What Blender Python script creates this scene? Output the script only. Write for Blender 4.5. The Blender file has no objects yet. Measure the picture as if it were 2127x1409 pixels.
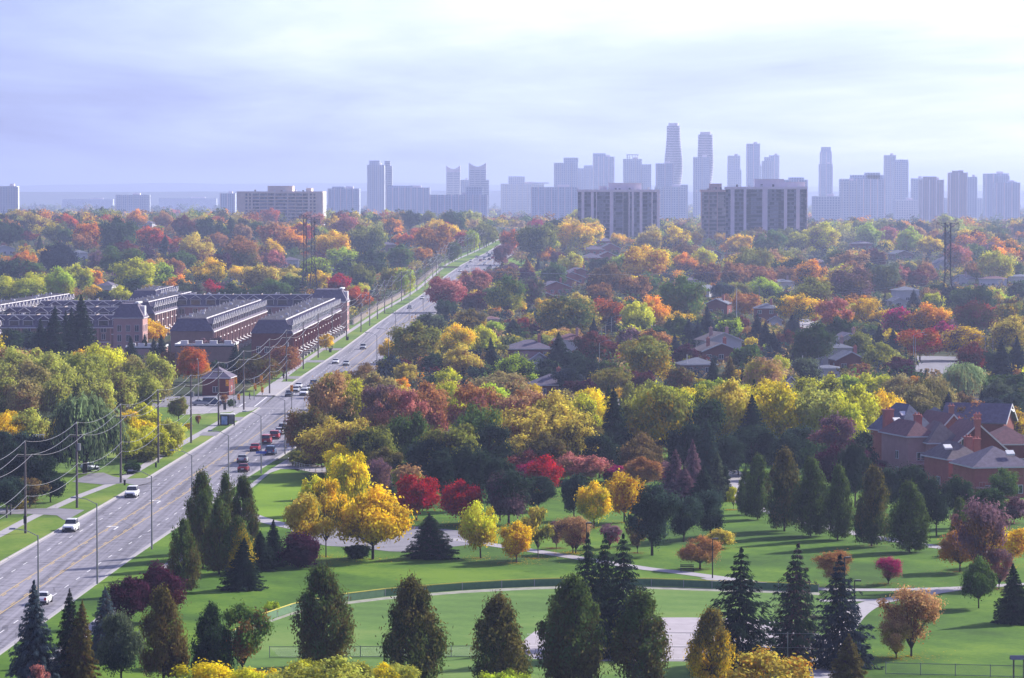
import bpy, math, random
import numpy as np
from mathutils import Vector, Matrix
R = math.radians
rnd = random.Random(7)
scene = bpy.context.scene
# ------------------------------------------------------------------ camera
F, HOR, CH = 7200.0, 397.0, 50.0          # focal length in photo pixels, horizon row, camera height (m)
PITCH = math.atan((704.5 - HOR) / F)
cam = bpy.data.cameras.new('camera')
cam.sensor_width = 36; cam.lens = 36 * F / 2127; cam.clip_start = 1; cam.clip_end = 90000
camo = bpy.data.objects.new('camera', cam); scene.collection.objects.link(camo)
camo.location = (0, 0, CH); camo.rotation_euler = (math.pi / 2 - PITCH, 0, 0)
scene.camera = camo
# ------------------------------------------------------------------ sky, sun, exposure
SUN_EL, SUN_AZ = 30.0, 54.0               # azimuth clockwise from the view direction (+Y)
HAZE = 0.000108
w = bpy.data.worlds.new('World'); scene.world = w; w.use_nodes = True
nt = w.node_tree; nt.nodes.clear()
def N(t, nt=nt, **k):
    n = nt.nodes.new(t)
    for a, b in k.items(): setattr(n, a, b)
    return n
def Mth(op, a, b=None, nt=nt, clamp=False, c=None):
    n = N('ShaderNodeMath', nt, operation=op); n.use_clamp = clamp
    for i, v in enumerate((a, b, c)):
        if v is None: continue
        if isinstance(v, (int, float)): n.inputs[i].default_value = v
        else: nt.links.new(v, n.inputs[i])
    return n.outputs[0]
def Ramp(fac, stops, nt=nt, interp='LINEAR'):
    n = N('ShaderNodeValToRGB', nt); cr = n.color_ramp; cr.interpolation = interp
    while len(cr.elements) < len(stops): cr.elements.new(0.5)
    for e, (p, c) in zip(cr.elements, stops):
        e.position = p; e.color = (c[0], c[1], c[2], 1)
    nt.links.new(fac, n.inputs[0]); return n.outputs[0]
tc = N('ShaderNodeTexCoord'); sep = N('ShaderNodeSeparateXYZ'); nt.links.new(tc.outputs['Generated'], sep.inputs[0])
zc = Mth('MAXIMUM', sep.outputs[2], 0.0)
den = Mth('ADD', zc, 0.045)
cmb = N('ShaderNodeCombineXYZ')
nt.links.new(Mth('DIVIDE', sep.outputs[0], den), cmb.inputs[0]); nt.links.new(Mth('DIVIDE', sep.outputs[1], den), cmb.inputs[1])
def cloud(scale, detail, off, rough=.55):
    mp = N('ShaderNodeMapping'); mp.inputs['Location'].default_value = off; mp.inputs['Scale'].default_value = (1, .38, 1); nt.links.new(cmb.outputs[0], mp.inputs[0])
    n = N('ShaderNodeTexNoise'); n.inputs['Scale'].default_value = scale; n.inputs['Detail'].default_value = detail
    n.inputs['Roughness'].default_value = rough; n.inputs['Distortion'].default_value = .4
    nt.links.new(mp.outputs[0], n.inputs['Vector']); return n.outputs[0]
n1 = cloud(.55, 6, (3.1, 1.7, 0)); n2 = cloud(1.3, 7, (8.3, 2.2, 4), .6); n3 = cloud(.22, 2, (1, 5, 9))
sx, sy, sz = math.sin(R(SUN_AZ)) * math.cos(R(SUN_EL)), math.cos(R(SUN_AZ)) * math.cos(R(SUN_EL)), math.sin(R(SUN_EL))
GA, GE = R(40), R(9)                        # added glow set low sunward; sky overhead and behind stays dark to cut fill
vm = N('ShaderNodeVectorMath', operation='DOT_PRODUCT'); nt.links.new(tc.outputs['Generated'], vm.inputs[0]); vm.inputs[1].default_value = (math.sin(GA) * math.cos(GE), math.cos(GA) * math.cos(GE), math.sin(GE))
glow_lobe = N('ShaderNodeMapRange'); nt.links.new(vm.outputs['Value'], glow_lobe.inputs[0])
glow_lobe.inputs[1].default_value = .55; glow_lobe.inputs[2].default_value = .93; glow_lobe.inputs[3].default_value = 0; glow_lobe.inputs[4].default_value = 1
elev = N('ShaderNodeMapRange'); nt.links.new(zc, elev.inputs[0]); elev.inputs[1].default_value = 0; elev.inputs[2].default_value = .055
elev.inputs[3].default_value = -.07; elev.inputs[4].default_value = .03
t = Mth('ADD', Mth('ADD', Mth('MULTIPLY', glow_lobe.outputs[0], .62), .34), elev.outputs[0])
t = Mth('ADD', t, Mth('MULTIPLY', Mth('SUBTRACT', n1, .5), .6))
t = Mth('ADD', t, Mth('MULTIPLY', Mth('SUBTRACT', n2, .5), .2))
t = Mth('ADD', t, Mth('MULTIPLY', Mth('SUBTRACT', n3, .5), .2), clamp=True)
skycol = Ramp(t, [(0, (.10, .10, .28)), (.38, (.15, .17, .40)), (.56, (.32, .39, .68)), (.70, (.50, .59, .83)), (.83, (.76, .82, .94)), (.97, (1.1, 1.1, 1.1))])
sky = N('ShaderNodeTexSky'); sky.sky_type = 'NISHITA'; sky.sun_disc = False
sky.sun_elevation = R(SUN_EL); sky.sun_rotation = R(SUN_AZ)
b1 = N('ShaderNodeBackground'); nt.links.new(sky.outputs[0], b1.inputs[0]); b1.inputs[1].default_value = .1
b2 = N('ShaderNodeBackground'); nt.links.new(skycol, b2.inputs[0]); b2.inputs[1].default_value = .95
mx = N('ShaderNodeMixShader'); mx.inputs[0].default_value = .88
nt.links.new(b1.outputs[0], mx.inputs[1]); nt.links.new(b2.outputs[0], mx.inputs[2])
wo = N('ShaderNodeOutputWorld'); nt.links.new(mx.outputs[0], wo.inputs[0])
sl = bpy.data.lights.new('sun', 'SUN'); sl.energy = 5.0; sl.angle = R(1.2); sl.color = (1, .94, .86)
so = bpy.data.objects.new('sun', sl); scene.collection.objects.link(so)
so.rotation_euler = Vector((sx, sy, sz)).to_track_quat('Z', 'Y').to_euler()
vs = scene.view_settings; vs.view_transform = 'Standard'; vs.look = 'None'; vs.gamma = 1; vs.exposure = 0.8; vs.use_curve_mapping = False
cy = scene.cycles
cy.max_bounces = 4; cy.diffuse_bounces = 2; cy.glossy_bounces = 2; cy.transmission_bounces = 3; cy.volume_bounces = 0; cy.transparent_max_bounces = 6
cy.sample_clamp_indirect = 3
# ------------------------------------------------------------------ basics
def link(o): scene.collection.objects.link(o); return o
def tag(o, label=None, cat=None, group=None, kind=None):
    for k, v in (('label', label), ('category', cat), ('group', group), ('kind', kind)):
        if v: o[k] = v
    return o
def empty(name, loc=(0, 0, 0), rz=0.0, parent=None):
    o = bpy.data.objects.new(name, None); o.empty_display_size = .5; link(o)
    o.location = loc; o.rotation_euler = (0, 0, rz)
    if parent: o.parent = parent
    return o
def ss(a, b, x):
    u = min(1.0, max(0.0, (x - a) / (b - a))); return u * u * (3 - 2 * u)
def TZ(x, y):                                # terrain height
    r = 18 - 8 * ss(-150, 200, x)
    z = r * ss(1500, 2900, y) * (1 - ss(3150, 4300, y))
    return z
cp, sp = math.cos(PITCH), math.sin(PITCH)
def ray(px, py):
    u, v = (px - 1063.5) / F, (704.5 - py) / F
    return Vector((u, cp + v * sp, -sp + v * cp))
def G(px, py, dz=0.0):                       # point of the ground seen at a photo pixel
    d = ray(px, py)
    if d.z > -1e-4: d.z = -1e-4
    t = (CH - TZ(0, 0)) / -d.z; s = 300.0
    step = 20.0; prev = s
    while s < 60000:
        x, y, z = d.x * s, d.y * s, CH + d.z * s
        if z <= TZ(x, y):
            lo, hi = prev, s
            for _ in range(14):
                m = (lo + hi) / 2
                if CH + d.z * m <= TZ(d.x * m, d.y * m): hi = m
                else: lo = m
            s = hi; return Vector((d.x * s, d.y * s, TZ(d.x * s, d.y * s) + dz))
        prev = s; s += max(20, s * .01)
    return Vector((d.x * s, d.y * s, dz))
def AT(px, py, Y):                           # point at depth Y
    d = ray(px, py); s = Y / d.y; return Vector((d.x * s, Y, CH + d.z * s))
class MB:
    def __init__(s): s.v = []; s.f = []; s.m = []
    def quad(s, a, b, c, d, m=0):
        i = len(s.v); s.v += [tuple(a), tuple(b), tuple(c), tuple(d)]; s.f.append((i, i + 1, i + 2, i + 3)); s.m.append(m)
    def tri(s, a, b, c, m=0):
        i = len(s.v); s.v += [tuple(a), tuple(b), tuple(c)]; s.f.append((i, i + 1, i + 2)); s.m.append(m)
    def box(s, x0, x1, y0, y1, z0, z1, m=0, M=None):
        c = [(x0, y0, z0), (x1, y0, z0), (x1, y1, z0), (x0, y1, z0), (x0, y0, z1), (x1, y0, z1), (x1, y1, z1), (x0, y1, z1)]
        if M: c = [tuple(M @ Vector(p)) for p in c]
        i = len(s.v); s.v += c
        for f in ((0, 3, 2, 1), (4, 5, 6, 7), (0, 1, 5, 4), (1, 2, 6, 5), (2, 3, 7, 6), (3, 0, 4, 7)):
            s.f.append(tuple(i + k for k in f)); s.m.append(m)
        return s
    def hull(s, bot, top, m=0):              # two rings of equal length
        n = len(bot); i = len(s.v); s.v += [tuple(p) for p in bot] + [tuple(p) for p in top]
        s.f.append(tuple(i + k for k in range(n))[::-1]); s.m.append(m)
        s.f.append(tuple(i + n + k for k in range(n))); s.m.append(m)
        for k in range(n):
            j = (k + 1) % n; s.f.append((i + k, i + j, i + n + j, i + n + k)); s.m.append(m)
        return s
    def tube(s, p, q, r0, r1=None, n=6, m=0, cap=True):
        r1 = r0 if r1 is None else r1; p = Vector(p); q = Vector(q); d = (q - p)
        if d.length < 1e-6: return s
        d.normalize(); a = d.orthogonal().normalized(); b = d.cross(a)
        i = len(s.v)
        for c, r in ((p, r0), (q, r1)):
            for k in range(n):
                an = 2 * math.pi * k / n; s.v.append(tuple(c + (a * math.cos(an) + b * math.sin(an)) * r))
        for k in range(n):
            j = (k + 1) % n; s.f.append((i + k, i + j, i + n + j, i + n + k)); s.m.append(m)
        if cap: s.f.append(tuple(i + n + k for k in range(n))); s.m.append(m)
        return s
    def mesh(s, name, mats):
        me = bpy.data.meshes.new(name); me.from_pydata(s.v, [], s.f)
        for mt in (mats if isinstance(mats, (list, tuple)) else [mats]): me.materials.append(mt)
        if any(s.m): me.polygons.foreach_set('material_index', s.m)
        me.update(); return me
    def build(s, name, mats, parent=None, loc=(0, 0, 0), rz=0):
        o = bpy.data.objects.new(name, s.mesh(name, mats)); link(o); o.location = loc; o.rotation_euler = (0, 0, rz)
        if parent: o.parent = parent
        return o
def inst(name, me, parent=None, loc=(0, 0, 0), rz=0, scale=None, color=None):
    o = bpy.data.objects.new(name, me); link(o); o.location = loc; o.rotation_euler = (0, 0, rz)
    if scale: o.scale = scale
    if color: o.color = (*color[:3], 1)
    if parent: o.parent = parent
    return o
def copy_tree(o, parent=None):
    c = o.copy(); link(c); c.parent = parent
    for ch in o.children: copy_tree(ch, c)
    return c
# ------------------------------------------------------------------ materials
def mat(name, col, rough=.8, noise=0.0, nscale=1.0, metal=0.0, spec=.3, col2=None, bump=0.0, objcol=False, coord='Object', stretch=None):
    m = bpy.data.materials.new(name); m.use_nodes = True; t_ = m.node_tree; t_.nodes.clear()
    out = N('ShaderNodeOutputMaterial', t_); b = N('ShaderNodeBsdfPrincipled', t_); t_.links.new(b.outputs[0], out.inputs[0])
    b.inputs['Roughness'].default_value = rough; b.inputs['Metallic'].default_value = metal; b.inputs['Specular IOR Level'].default_value = spec
    b.inputs['Base Color'].default_value = (*col, 1)
    src = None
    if objcol:
        oi = N('ShaderNodeObjectInfo', t_); src = oi.outputs['Color']; t_.links.new(src, b.inputs['Base Color'])
    if noise or col2 or bump:
        c = N('ShaderNodeTexCoord', t_); v = c.outputs[coord]
        if stretch:
            mp = N('ShaderNodeMapping', t_); mp.inputs['Scale'].default_value = stretch; t_.links.new(v, mp.inputs[0]); v = mp.outputs[0]
        nz = N('ShaderNodeTexNoise', t_); nz.inputs['Scale'].default_value = nscale; nz.inputs['Detail'].default_value = 6; nz.inputs['Roughness'].default_value = .65
        t_.links.new(v, nz.inputs['Vector'])
        if noise or col2:
            c2 = col2 or tuple(min(1, x * (1 + noise)) for x in col); c1 = col if col2 else tuple(x * (1 - noise) for x in col)
            o_ = Ramp(nz.outputs[0], [(.32, c1), (.68, c2)], t_)
            if src is not None:
                mm = N('ShaderNodeMix', t_, data_type='RGBA', blend_type='MULTIPLY'); mm.inputs[0].default_value = 1
                t_.links.new(src, mm.inputs[6]); t_.links.new(o_, mm.inputs[7]); o_ = mm.outputs[2]
            t_.links.new(o_, b.inputs['Base Color'])
        if bump:
            bp = N('ShaderNodeBump', t_); bp.inputs['Strength'].default_value = bump; bp.inputs['Distance'].default_value = .05
            t_.links.new(nz.outputs[0], bp.inputs['Height']); t_.links.new(bp.outputs[0], b.inputs['Normal'])
    return m
def brickmat(name, c1, c2, mortar, scale=1.0):
    m = bpy.data.materials.new(name); m.use_nodes = True; t_ = m.node_tree; t_.nodes.clear()
    out = N('ShaderNodeOutputMaterial', t_); b = N('ShaderNodeBsdfPrincipled', t_); t_.links.new(b.outputs[0], out.inputs[0])
    b.inputs['Roughness'].default_value = .9; b.inputs['Specular IOR Level'].default_value = .15
    c = N('ShaderNodeTexCoord', t_); nz = N('ShaderNodeTexNoise', t_); nz.inputs['Scale'].default_value = .6 * scale; nz.inputs['Detail'].default_value = 8; nz.inputs['Roughness'].default_value = .8
    t_.links.new(c.outputs['Object'], nz.inputs['Vector'])
    o_ = Ramp(nz.outputs[0], [(.3, c1), (.62, c2), (.8, mortar)], t_); t_.links.new(o_, b.inputs['Base Color'])
    return m
def windowgrid(name, wall, glass, fh=3.1, bw=3.4, gl=.6, gv=.62, bands=False):
    """far tower facade: floors and bays too small to tell apart"""
    m = bpy.data.materials.new(name); m.use_nodes = True; t_ = m.node_tree; t_.nodes.clear()
    out = N('ShaderNodeOutputMaterial', t_); b = N('ShaderNodeBsdfPrincipled', t_); t_.links.new(b.outputs[0], out.inputs[0])
    c = N('ShaderNodeTexCoord', t_); s_ = N('ShaderNodeSeparateXYZ', t_); t_.links.new(c.outputs['Object'], s_.inputs[0])
    fz = Mth('LESS_THAN', Mth('FRACT', Mth('DIVIDE', s_.outputs[2], fh, t_), nt=t_), gv, t_)
    if bands: msk = fz
    else:
        xy = Mth('ADD', s_.outputs[0], s_.outputs[1], t_)
        fx = Mth('LESS_THAN', Mth('FRACT', Mth('DIVIDE', xy, bw, t_), nt=t_), gl, t_); msk = Mth('MULTIPLY', fx, fz, t_)
    mm = N('ShaderNodeMix', t_, data_type='RGBA'); t_.links.new(msk, mm.inputs[0]); mm.inputs[6].default_value = (*wall, 1); mm.inputs[7].default_value = (*glass, 1)
    t_.links.new(mm.outputs[2], b.inputs['Base Color']); b.inputs['Roughness'].default_value = .7
    return m
M = {}
def groundmat():
    m = bpy.data.materials.new('ground'); m.use_nodes = True; t_ = m.node_tree; t_.nodes.clear()
    out = N('ShaderNodeOutputMaterial', t_); b = N('ShaderNodeBsdfPrincipled', t_); t_.links.new(b.outputs[0], out.inputs[0]); b.inputs['Roughness'].default_value = .95; b.inputs['Specular IOR Level'].default_value = .1
    c = N('ShaderNodeTexCoord', t_)
    a = N('ShaderNodeTexNoise', t_); a.inputs['Scale'].default_value = .03; a.inputs['Detail'].default_value = 8; t_.links.new(c.outputs['Object'], a.inputs['Vector'])
    t_.links.new(Ramp(a.outputs[0], [(.3, (.022, .03, .012)), (.5, (.035, .05, .015)), (.62, (.06, .05, .02)), (.8, (.045, .065, .02))], t_), b.inputs['Base Color'])
    return m
def lawnmat(name, c1, c2, c3, stripes=0.0, ang=0.0):
    m = bpy.data.materials.new(name); m.use_nodes = True; t_ = m.node_tree; t_.nodes.clear()
    out = N('ShaderNodeOutputMaterial', t_); b = N('ShaderNodeBsdfPrincipled', t_); t_.links.new(b.outputs[0], out.inputs[0]); b.inputs['Roughness'].default_value = .95; b.inputs['Specular IOR Level'].default_value = .1
    c = N('ShaderNodeTexCoord', t_)
    a = N('ShaderNodeTexNoise', t_); a.inputs['Scale'].default_value = .035; a.inputs['Detail'].default_value = 5; a.inputs['Roughness'].default_value = .6; t_.links.new(c.outputs['Object'], a.inputs['Vector'])
    f = N('ShaderNodeTexNoise', t_); f.inputs['Scale'].default_value = 1.3; f.inputs['Detail'].default_value = 6; f.inputs['Roughness'].default_value = .75; t_.links.new(c.outputs['Object'], f.inputs['Vector'])
    v = Mth('ADD', Mth('MULTIPLY', a.outputs[0], .72, t_), Mth('MULTIPLY', f.outputs[0], .28, t_), t_)
    if stripes:
        mp = N('ShaderNodeMapping', t_); mp.inputs['Rotation'].default_value = (0, 0, ang); t_.links.new(c.outputs['Object'], mp.inputs[0])
        s_ = N('ShaderNodeSeparateXYZ', t_); t_.links.new(mp.outputs[0], s_.inputs[0])
        si = Mth('SINE', Mth('MULTIPLY', s_.outputs[1], 1.1, t_), nt=t_)
        v = Mth('ADD', v, Mth('MULTIPLY', si, stripes, t_), t_)
    t_.links.new(Ramp(v, [(.39, c1), (.5, c2), (.61, c3)], t_), b.inputs['Base Color'])
    return m
def roadmat():
    m = bpy.data.materials.new('asphalt'); m.use_nodes = True; t_ = m.node_tree; t_.nodes.clear()
    out = N('ShaderNodeOutputMaterial', t_); b = N('ShaderNodeBsdfPrincipled', t_); t_.links.new(b.outputs[0], out.inputs[0]); b.inputs['Roughness'].default_value = .75; b.inputs['Specular IOR Level'].default_value = .25
    c = N('ShaderNodeTexCoord', t_)
    a = N('ShaderNodeTexNoise', t_); a.inputs['Scale'].default_value = .5; a.inputs['Detail'].default_value = 8; a.inputs['Roughness'].default_value = .7; t_.links.new(c.outputs['Object'], a.inputs['Vector'])
    mp = N('ShaderNodeMapping', t_); mp.inputs['Scale'].default_value = (1.3, .012, 1); mp.inputs['Rotation'].default_value = (0, 0, R(1.3)); t_.links.new(c.outputs['Object'], mp.inputs[0])
    s_ = N('ShaderNodeTexNoise', t_); s_.inputs['Scale'].default_value = 1; s_.inputs['Detail'].default_value = 4; t_.links.new(mp.outputs[0], s_.inputs['Vector'])
    vo = N('ShaderNodeTexVoronoi', t_, feature='DISTANCE_TO_EDGE'); vo.inputs['Scale'].default_value = .12; t_.links.new(c.outputs['Object'], vo.inputs['Vector'])
    crack = Mth('LESS_THAN', vo.outputs[0], .012, t_)
    v = Mth('ADD', Mth('MULTIPLY', a.outputs[0], .45, t_), Mth('MULTIPLY', s_.outputs[0], .55, t_), t_)
    v = Mth('SUBTRACT', v, Mth('MULTIPLY', crack, .09, t_), t_)
    t_.links.new(Ramp(v, [(.39, (.115, .108, .13)), (.47, (.18, .17, .20)), (.54, (.225, .213, .25)), (.62, (.28, .265, .31))], t_), b.inputs['Base Color'])
    return m
M['ground'] = groundmat()
M['lawn'] = lawnmat('lawn', (.036, .086, .010), (.066, .145, .012), (.125, .215, .018), .012, .9)
M['verge'] = lawnmat('verge', (.06, .11, .02), (.11, .19, .02), (.19, .24, .04))
M['field'] = lawnmat('outfield', (.075, .145, .032), (.105, .195, .04), (.15, .23, .055), .02, .35)
M['sunlitlawn'] = lawnmat('sunlitlawn', (.085, .17, .012), (.13, .23, .014), (.17, .28, .02))  # lighter copy of the lawn green with sunlight put into the colour
M['asphalt'] = roadmat()
M['lotasphalt'] = mat('lot_asphalt', (.2, .19, .215), .8, .18, .4)
M['concrete'] = mat('concrete', (.34, .32, .34), .85, .12, 2)
M['kerb'] = mat('kerb', (.38, .36, .36), .85, .15, 3)
M['infield'] = mat('infield_grit', (.36, .325, .35), .95, .1, .5)
M['track'] = mat('track_dirt', (.27, .27, .22), .95, .3, .8)
M['white'] = mat('white_paint', (.72, .71, .72), .7, .12, 3)
M['yellow'] = mat('yellow_paint', (.52, .36, .12), .7, .3, 3)
M['wood'] = mat('pole_wood', (.15, .125, .125), .9, .3, 6)
M['steel'] = mat('lamp_steel', (.33, .33, .35), .45, metal=.6)
M['darksteel'] = mat('dark_steel', (.02, .02, .022), .5)
M['lattice'] = mat('lattice_steel', (.035, .03, .045), .6, metal=.3)
M['wire'] = mat('wire', (.48, .47, .5), .35, metal=.7, spec=.5)
M['bark'] = mat('bark', (.055, .04, .035), .95, .4, 8)
M['signal'] = mat('signal_yellow', (.85, .38, .02), .5)
M['brick_red'] = brickmat('brick_red', (.16, .045, .045), (.22, .07, .062), (.24, .10, .09))
M['brick_orange'] = brickmat('brick_orange', (.34, .11, .10), (.43, .16, .13), (.42, .22, .2))
M['brick_tan'] = brickmat('brick_tan', (.22, .14, .12), (.29, .19, .165), (.33, .24, .22))
M['brick_pink'] = brickmat('brick_pink', (.40, .23, .22), (.48, .29, .27), (.48, .34, .33))
M['stucco'] = mat('stucco', (.58, .56, .58), .9, .06, 1)
M['roof_purple'] = mat('roof_purple', (.125, .105, .15), .9, .25, 1.5, bump=.3)
M['roof_blue'] = mat('roof_blue', (.12, .13, .175), .9, .25, 1.5, bump=.3)
M['roof_maroon'] = mat('roof_maroon', (.17, .08, .09), .9, .25, 1.5, bump=.3)
M['roof_brown'] = mat('roof_brown', (.14, .11, .12), .9, .25, 1.5, bump=.3)
M['roof_flat'] = mat('roof_flat', (.04, .038, .05), .95, .4, .7)
M['trim'] = mat('white_trim', (.66, .64, .66), .7, .05, 1)
M['glass'] = mat('window_glass', (.035, .04, .06), .12, spec=.8)
M['glass2'] = mat('window_glass_pale', (.16, .17, .24), .25, .5, .35, spec=.8)
M['apt_wall'] = mat('apartment_concrete', (.84, .74, .78), .85, .08, .2)
M['apt_tan'] = mat('apartment_tan', (.78, .64, .54), .85, .08, .2)
M['apt_pink'] = mat('apartment_brick', (.46, .32, .33), .9, .1, .3)
M['aptglass'] = mat('apartment_glass', (.012, .014, .03), .5, spec=.2)
M['balcony'] = mat('balcony_panel', (.11, .11, .18), .4, .3, .4)
M['dark'] = mat('dark_metal', (.03, .03, .035), .6)
M['black'] = mat('black_rubber', (.012, .012, .013), .85)
M['carpaint'] = mat('car_paint', (.5, .5, .5), .25, spec=.6, objcol=True)
M['carglass'] = mat('car_glass', (.015, .018, .025), .08, spec=.9)
M['headlight'] = mat('headlight_lens', (.75, .75, .78), .15, spec=.8)
M['taillight'] = mat('taillight_lens', (.45, .015, .015), .3, spec=.6)
M['skin'] = mat('skin', (.35, .2, .14), .7)
M['cloth'] = mat('cloth', (.05, .05, .08), .9, objcol=True)
M['meshgreen'] = mat('fence_mesh_green', (.10, .19, .10), .8, .15, 2)
M['chain'] = mat('chain_link', (.25, .27, .27), .6, metal=.4)
M['yellowcap'] = mat('yellow_cap', (.62, .52, .10), .6)
M['wallcream'] = mat('cream_block', (.52, .43, .38), .85, .1, 1)
M['bluesign'] = mat('blue_sign', (.04, .10, .5), .5)
M['redsign'] = mat('red_sign', (.6, .02, .02), .5)
M['poster'] = mat('poster_blue', (.10, .22, .55), .4, col2=(.4, .5, .75), nscale=1.2)
# ------------------------------------------------------------------ terrain
def interp(tab, y):
    if y <= tab[0][0]: return tab[0][1] + (tab[1][1] - tab[0][1]) / (tab[1][0] - tab[0][0]) * (y - tab[0][0])
    for (a, p), (b, q) in zip(tab, tab[1:]):
        if y <= b: return p + (q - p) * (y - a) / (b - a)
    (a, p), (b, q) = tab[-2], tab[-1]
    return q + (q - p) / (b - a) * (y - b)
KL = [(300, -74.2), (465, -68.7), (560, -64.6), (684, -60.9), (784, -58.3), (911, -57.0), (1081, -53.6), (1277, -51.0), (1469, -47.6), (1726, -41.1), (1904, -36.6), (2079, -29.8), (2176, -24), (2285, -17), (2365, -13.5), (2600, -3), (3200, 18)]
WD = [(300, 16.4), (600, 17.0), (700, 19.5), (900, 18.0), (1300, 17.0), (1900, 18.5), (2050, 23), (2200, 19), (2400, 17), (3200, 17)]
def kl(y): return interp(KL, y)
def kr(y): return interp(KL, y) + interp(WD, y)
def grid(xs, ys, zf, name, m, kind='structure'):
    v = [(x, y, zf(x, y)) for y in ys for x in xs]; n = len(xs)
    f = [(j * n + i, j * n + i + 1, (j + 1) * n + i + 1, (j + 1) * n + i) for j in range(len(ys) - 1) for i in range(n - 1)]
    me = bpy.data.meshes.new(name); me.from_pydata(v, [], f); me.materials.append(m); me.polygons.foreach_set('use_smooth', [True] * len(f))
    o = bpy.data.objects.new(name, me); link(o); o['kind'] = kind; return o
ys = [-300, 0, 200] + list(range(300, 1500, 100)) + list(range(1500, 4400, 60)) + [4600, 5200, 6000, 8000, 11000, 16000, 24000, 38000]
xs = [-9000, -5000, -3000, -2000, -1400, -1000, -700] + list(range(-500, 520, 50)) + [700, 1000, 1400, 2000, 3000, 5000, 9000]
o = grid(xs, ys, lambda x, y: TZ(x, y), 'ground', M['ground'])
# low blue hills on the horizon
def hill(name, Y, h0, h1, seed, x0, x1):
    r_ = random.Random(seed); n = 90; ph = [r_.uniform(0, 6.28) for _ in range(6)]
    mb = MB(); pts = []
    for i in range(n + 1):
        x = x0 + (x1 - x0) * i / n; u = i / n
        h = h0 + (h1 - h0) * (.5 + .2 * math.sin(u * 9 + ph[0]) + .15 * math.sin(u * 23 + ph[1]) + .08 * math.sin(u * 61 + ph[2]) + .05 * math.sin(u * 140 + ph[3]))
        pts.append((x, h))
    for (a, ha), (b, hb) in zip(pts, pts[1:]):
        mb.quad((a, Y, -.5), (b, Y, -.5), (b, Y + 600, hb), (a, Y + 600, ha)); mb.quad((a, Y + 600, ha), (b, Y + 600, hb), (b, Y + 2600, -.5), (a, Y + 2600, -.5))
    o = mb.build(name, M['ground']); o['kind'] = 'structure'; return o
hill('hills', 13000, 36, 62, 3, -8800, 8800); hill('hills', 22000, 60, 110, 5, -8800, 8800)
# road surface, kerbs, markings
YS = [300 + 12 * i for i in range(60)] + [1020 + 25 * i for i in range(90)]
def strip(name, fa, fb, y0, y1, m, dz, kind='structure', parent=None, step=None):
    yy = [y0] + [y for y in YS if y0 < y < y1] + [y1]; mb = MB(); dz = dz if callable(dz) else (lambda y, d=dz: d)
    for a, b in zip(yy, yy[1:]):
        pa, pb, pc, pd = (fa(a), a), (fb(a), a), (fb(b), b), (fa(b), b)
        mb.quad((*pa, TZ(*pa) + dz(a)), (*pb, TZ(*pb) + dz(a)), (*pc, TZ(*pc) + dz(b)), (*pd, TZ(*pd) + dz(b)))
    o = mb.build(name, m, parent)
    if kind: o['kind'] = kind
    return o
def poly(name, pts, m, dz, kind='structure', px=True, parent=None):
    P = [G(*p) if px else Vector((p[0], p[1], TZ(*p))) for p in pts]
    mb = MB(); mb.v = [(p.x, p.y, p.z + dz) for p in P]; mb.f = [tuple(range(len(P)))]; mb.m = [0]
    o = mb.build(name, m, parent); o['kind'] = kind
    return o
CX0, CX1 = 800, 842                     # the cross street between these depths
strip('road', lambda y: kl(y), lambda y: kr(y), 300, 2850, M['asphalt'], .05)
# cross street
mb = MB()
for (x0, x1) in ((-330, kl(CX0) - .0), (kr(CX0) - 0, 330)):
    mb.quad((x0, CX0 + 4 - .02 * x0 * 0, .05), (x1, CX0 - (0), .05), (x1, CX1, .05), (x0, CX1 - 12, .05))
o = mb.build('cross_street', M['asphalt']); o['kind'] = 'structure'
# corner aprons
def fan(cx, cy, rr, a0, a1, m, dz, name, ox, oy):
    mb = MB(); P = [(ox, oy)] + [(cx + rr * math.cos(a0 + (a1 - a0) * i / 10), cy + rr * math.sin(a0 + (a1 - a0) * i / 10)) for i in range(11)]
    mb.v = [(x, y, dz) for x, y in P]; mb.f = [tuple(range(len(P)))]; mb.m = [0]; o = mb.build(name, m); o['kind'] = 'structure'
def block(y0, y1): return y0, y1
SEG = [(300, CX0 - 2), (CX1 + 2, 2020), (2048, 2800)]
for a, b in SEG:
    for side, f in ((-1, kl), (1, kr)):
        yy = [a] + [y for y in YS if a < y < b] + [b]; mb = MB()
        for p, q in zip(yy, yy[1:]):
            x0, x1 = f(p), f(q); w_ = .28 * side; z0, z1 = TZ(x0, p), TZ(x1, q)
            mb.quad((x0, p, z0), (x1, q, z1), (x1, q, z1 + .17), (x0, p, z0 + .17))
            mb.quad((x0, p, z0 + .17), (x1, q, z1 + .17), (x1 + w_, q, z1 + .17), (x0 + w_, p, z0 + .17))
            mb.quad((x0 + w_, p, z0 + .17), (x1 + w_, q, z1 + .17), (x1 + w_, q, z1), (x0 + w_, p, z0))
        o = mb.build('kerb', M['kerb']); o['kind'] = 'structure'
        # pale gutter band
        strip('gutter', lambda y, f=f, s=side: f(y) - s * .02, lambda y, f=f, s=side: f(y) - s * .55, a, b, M['concrete'], .06)
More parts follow.
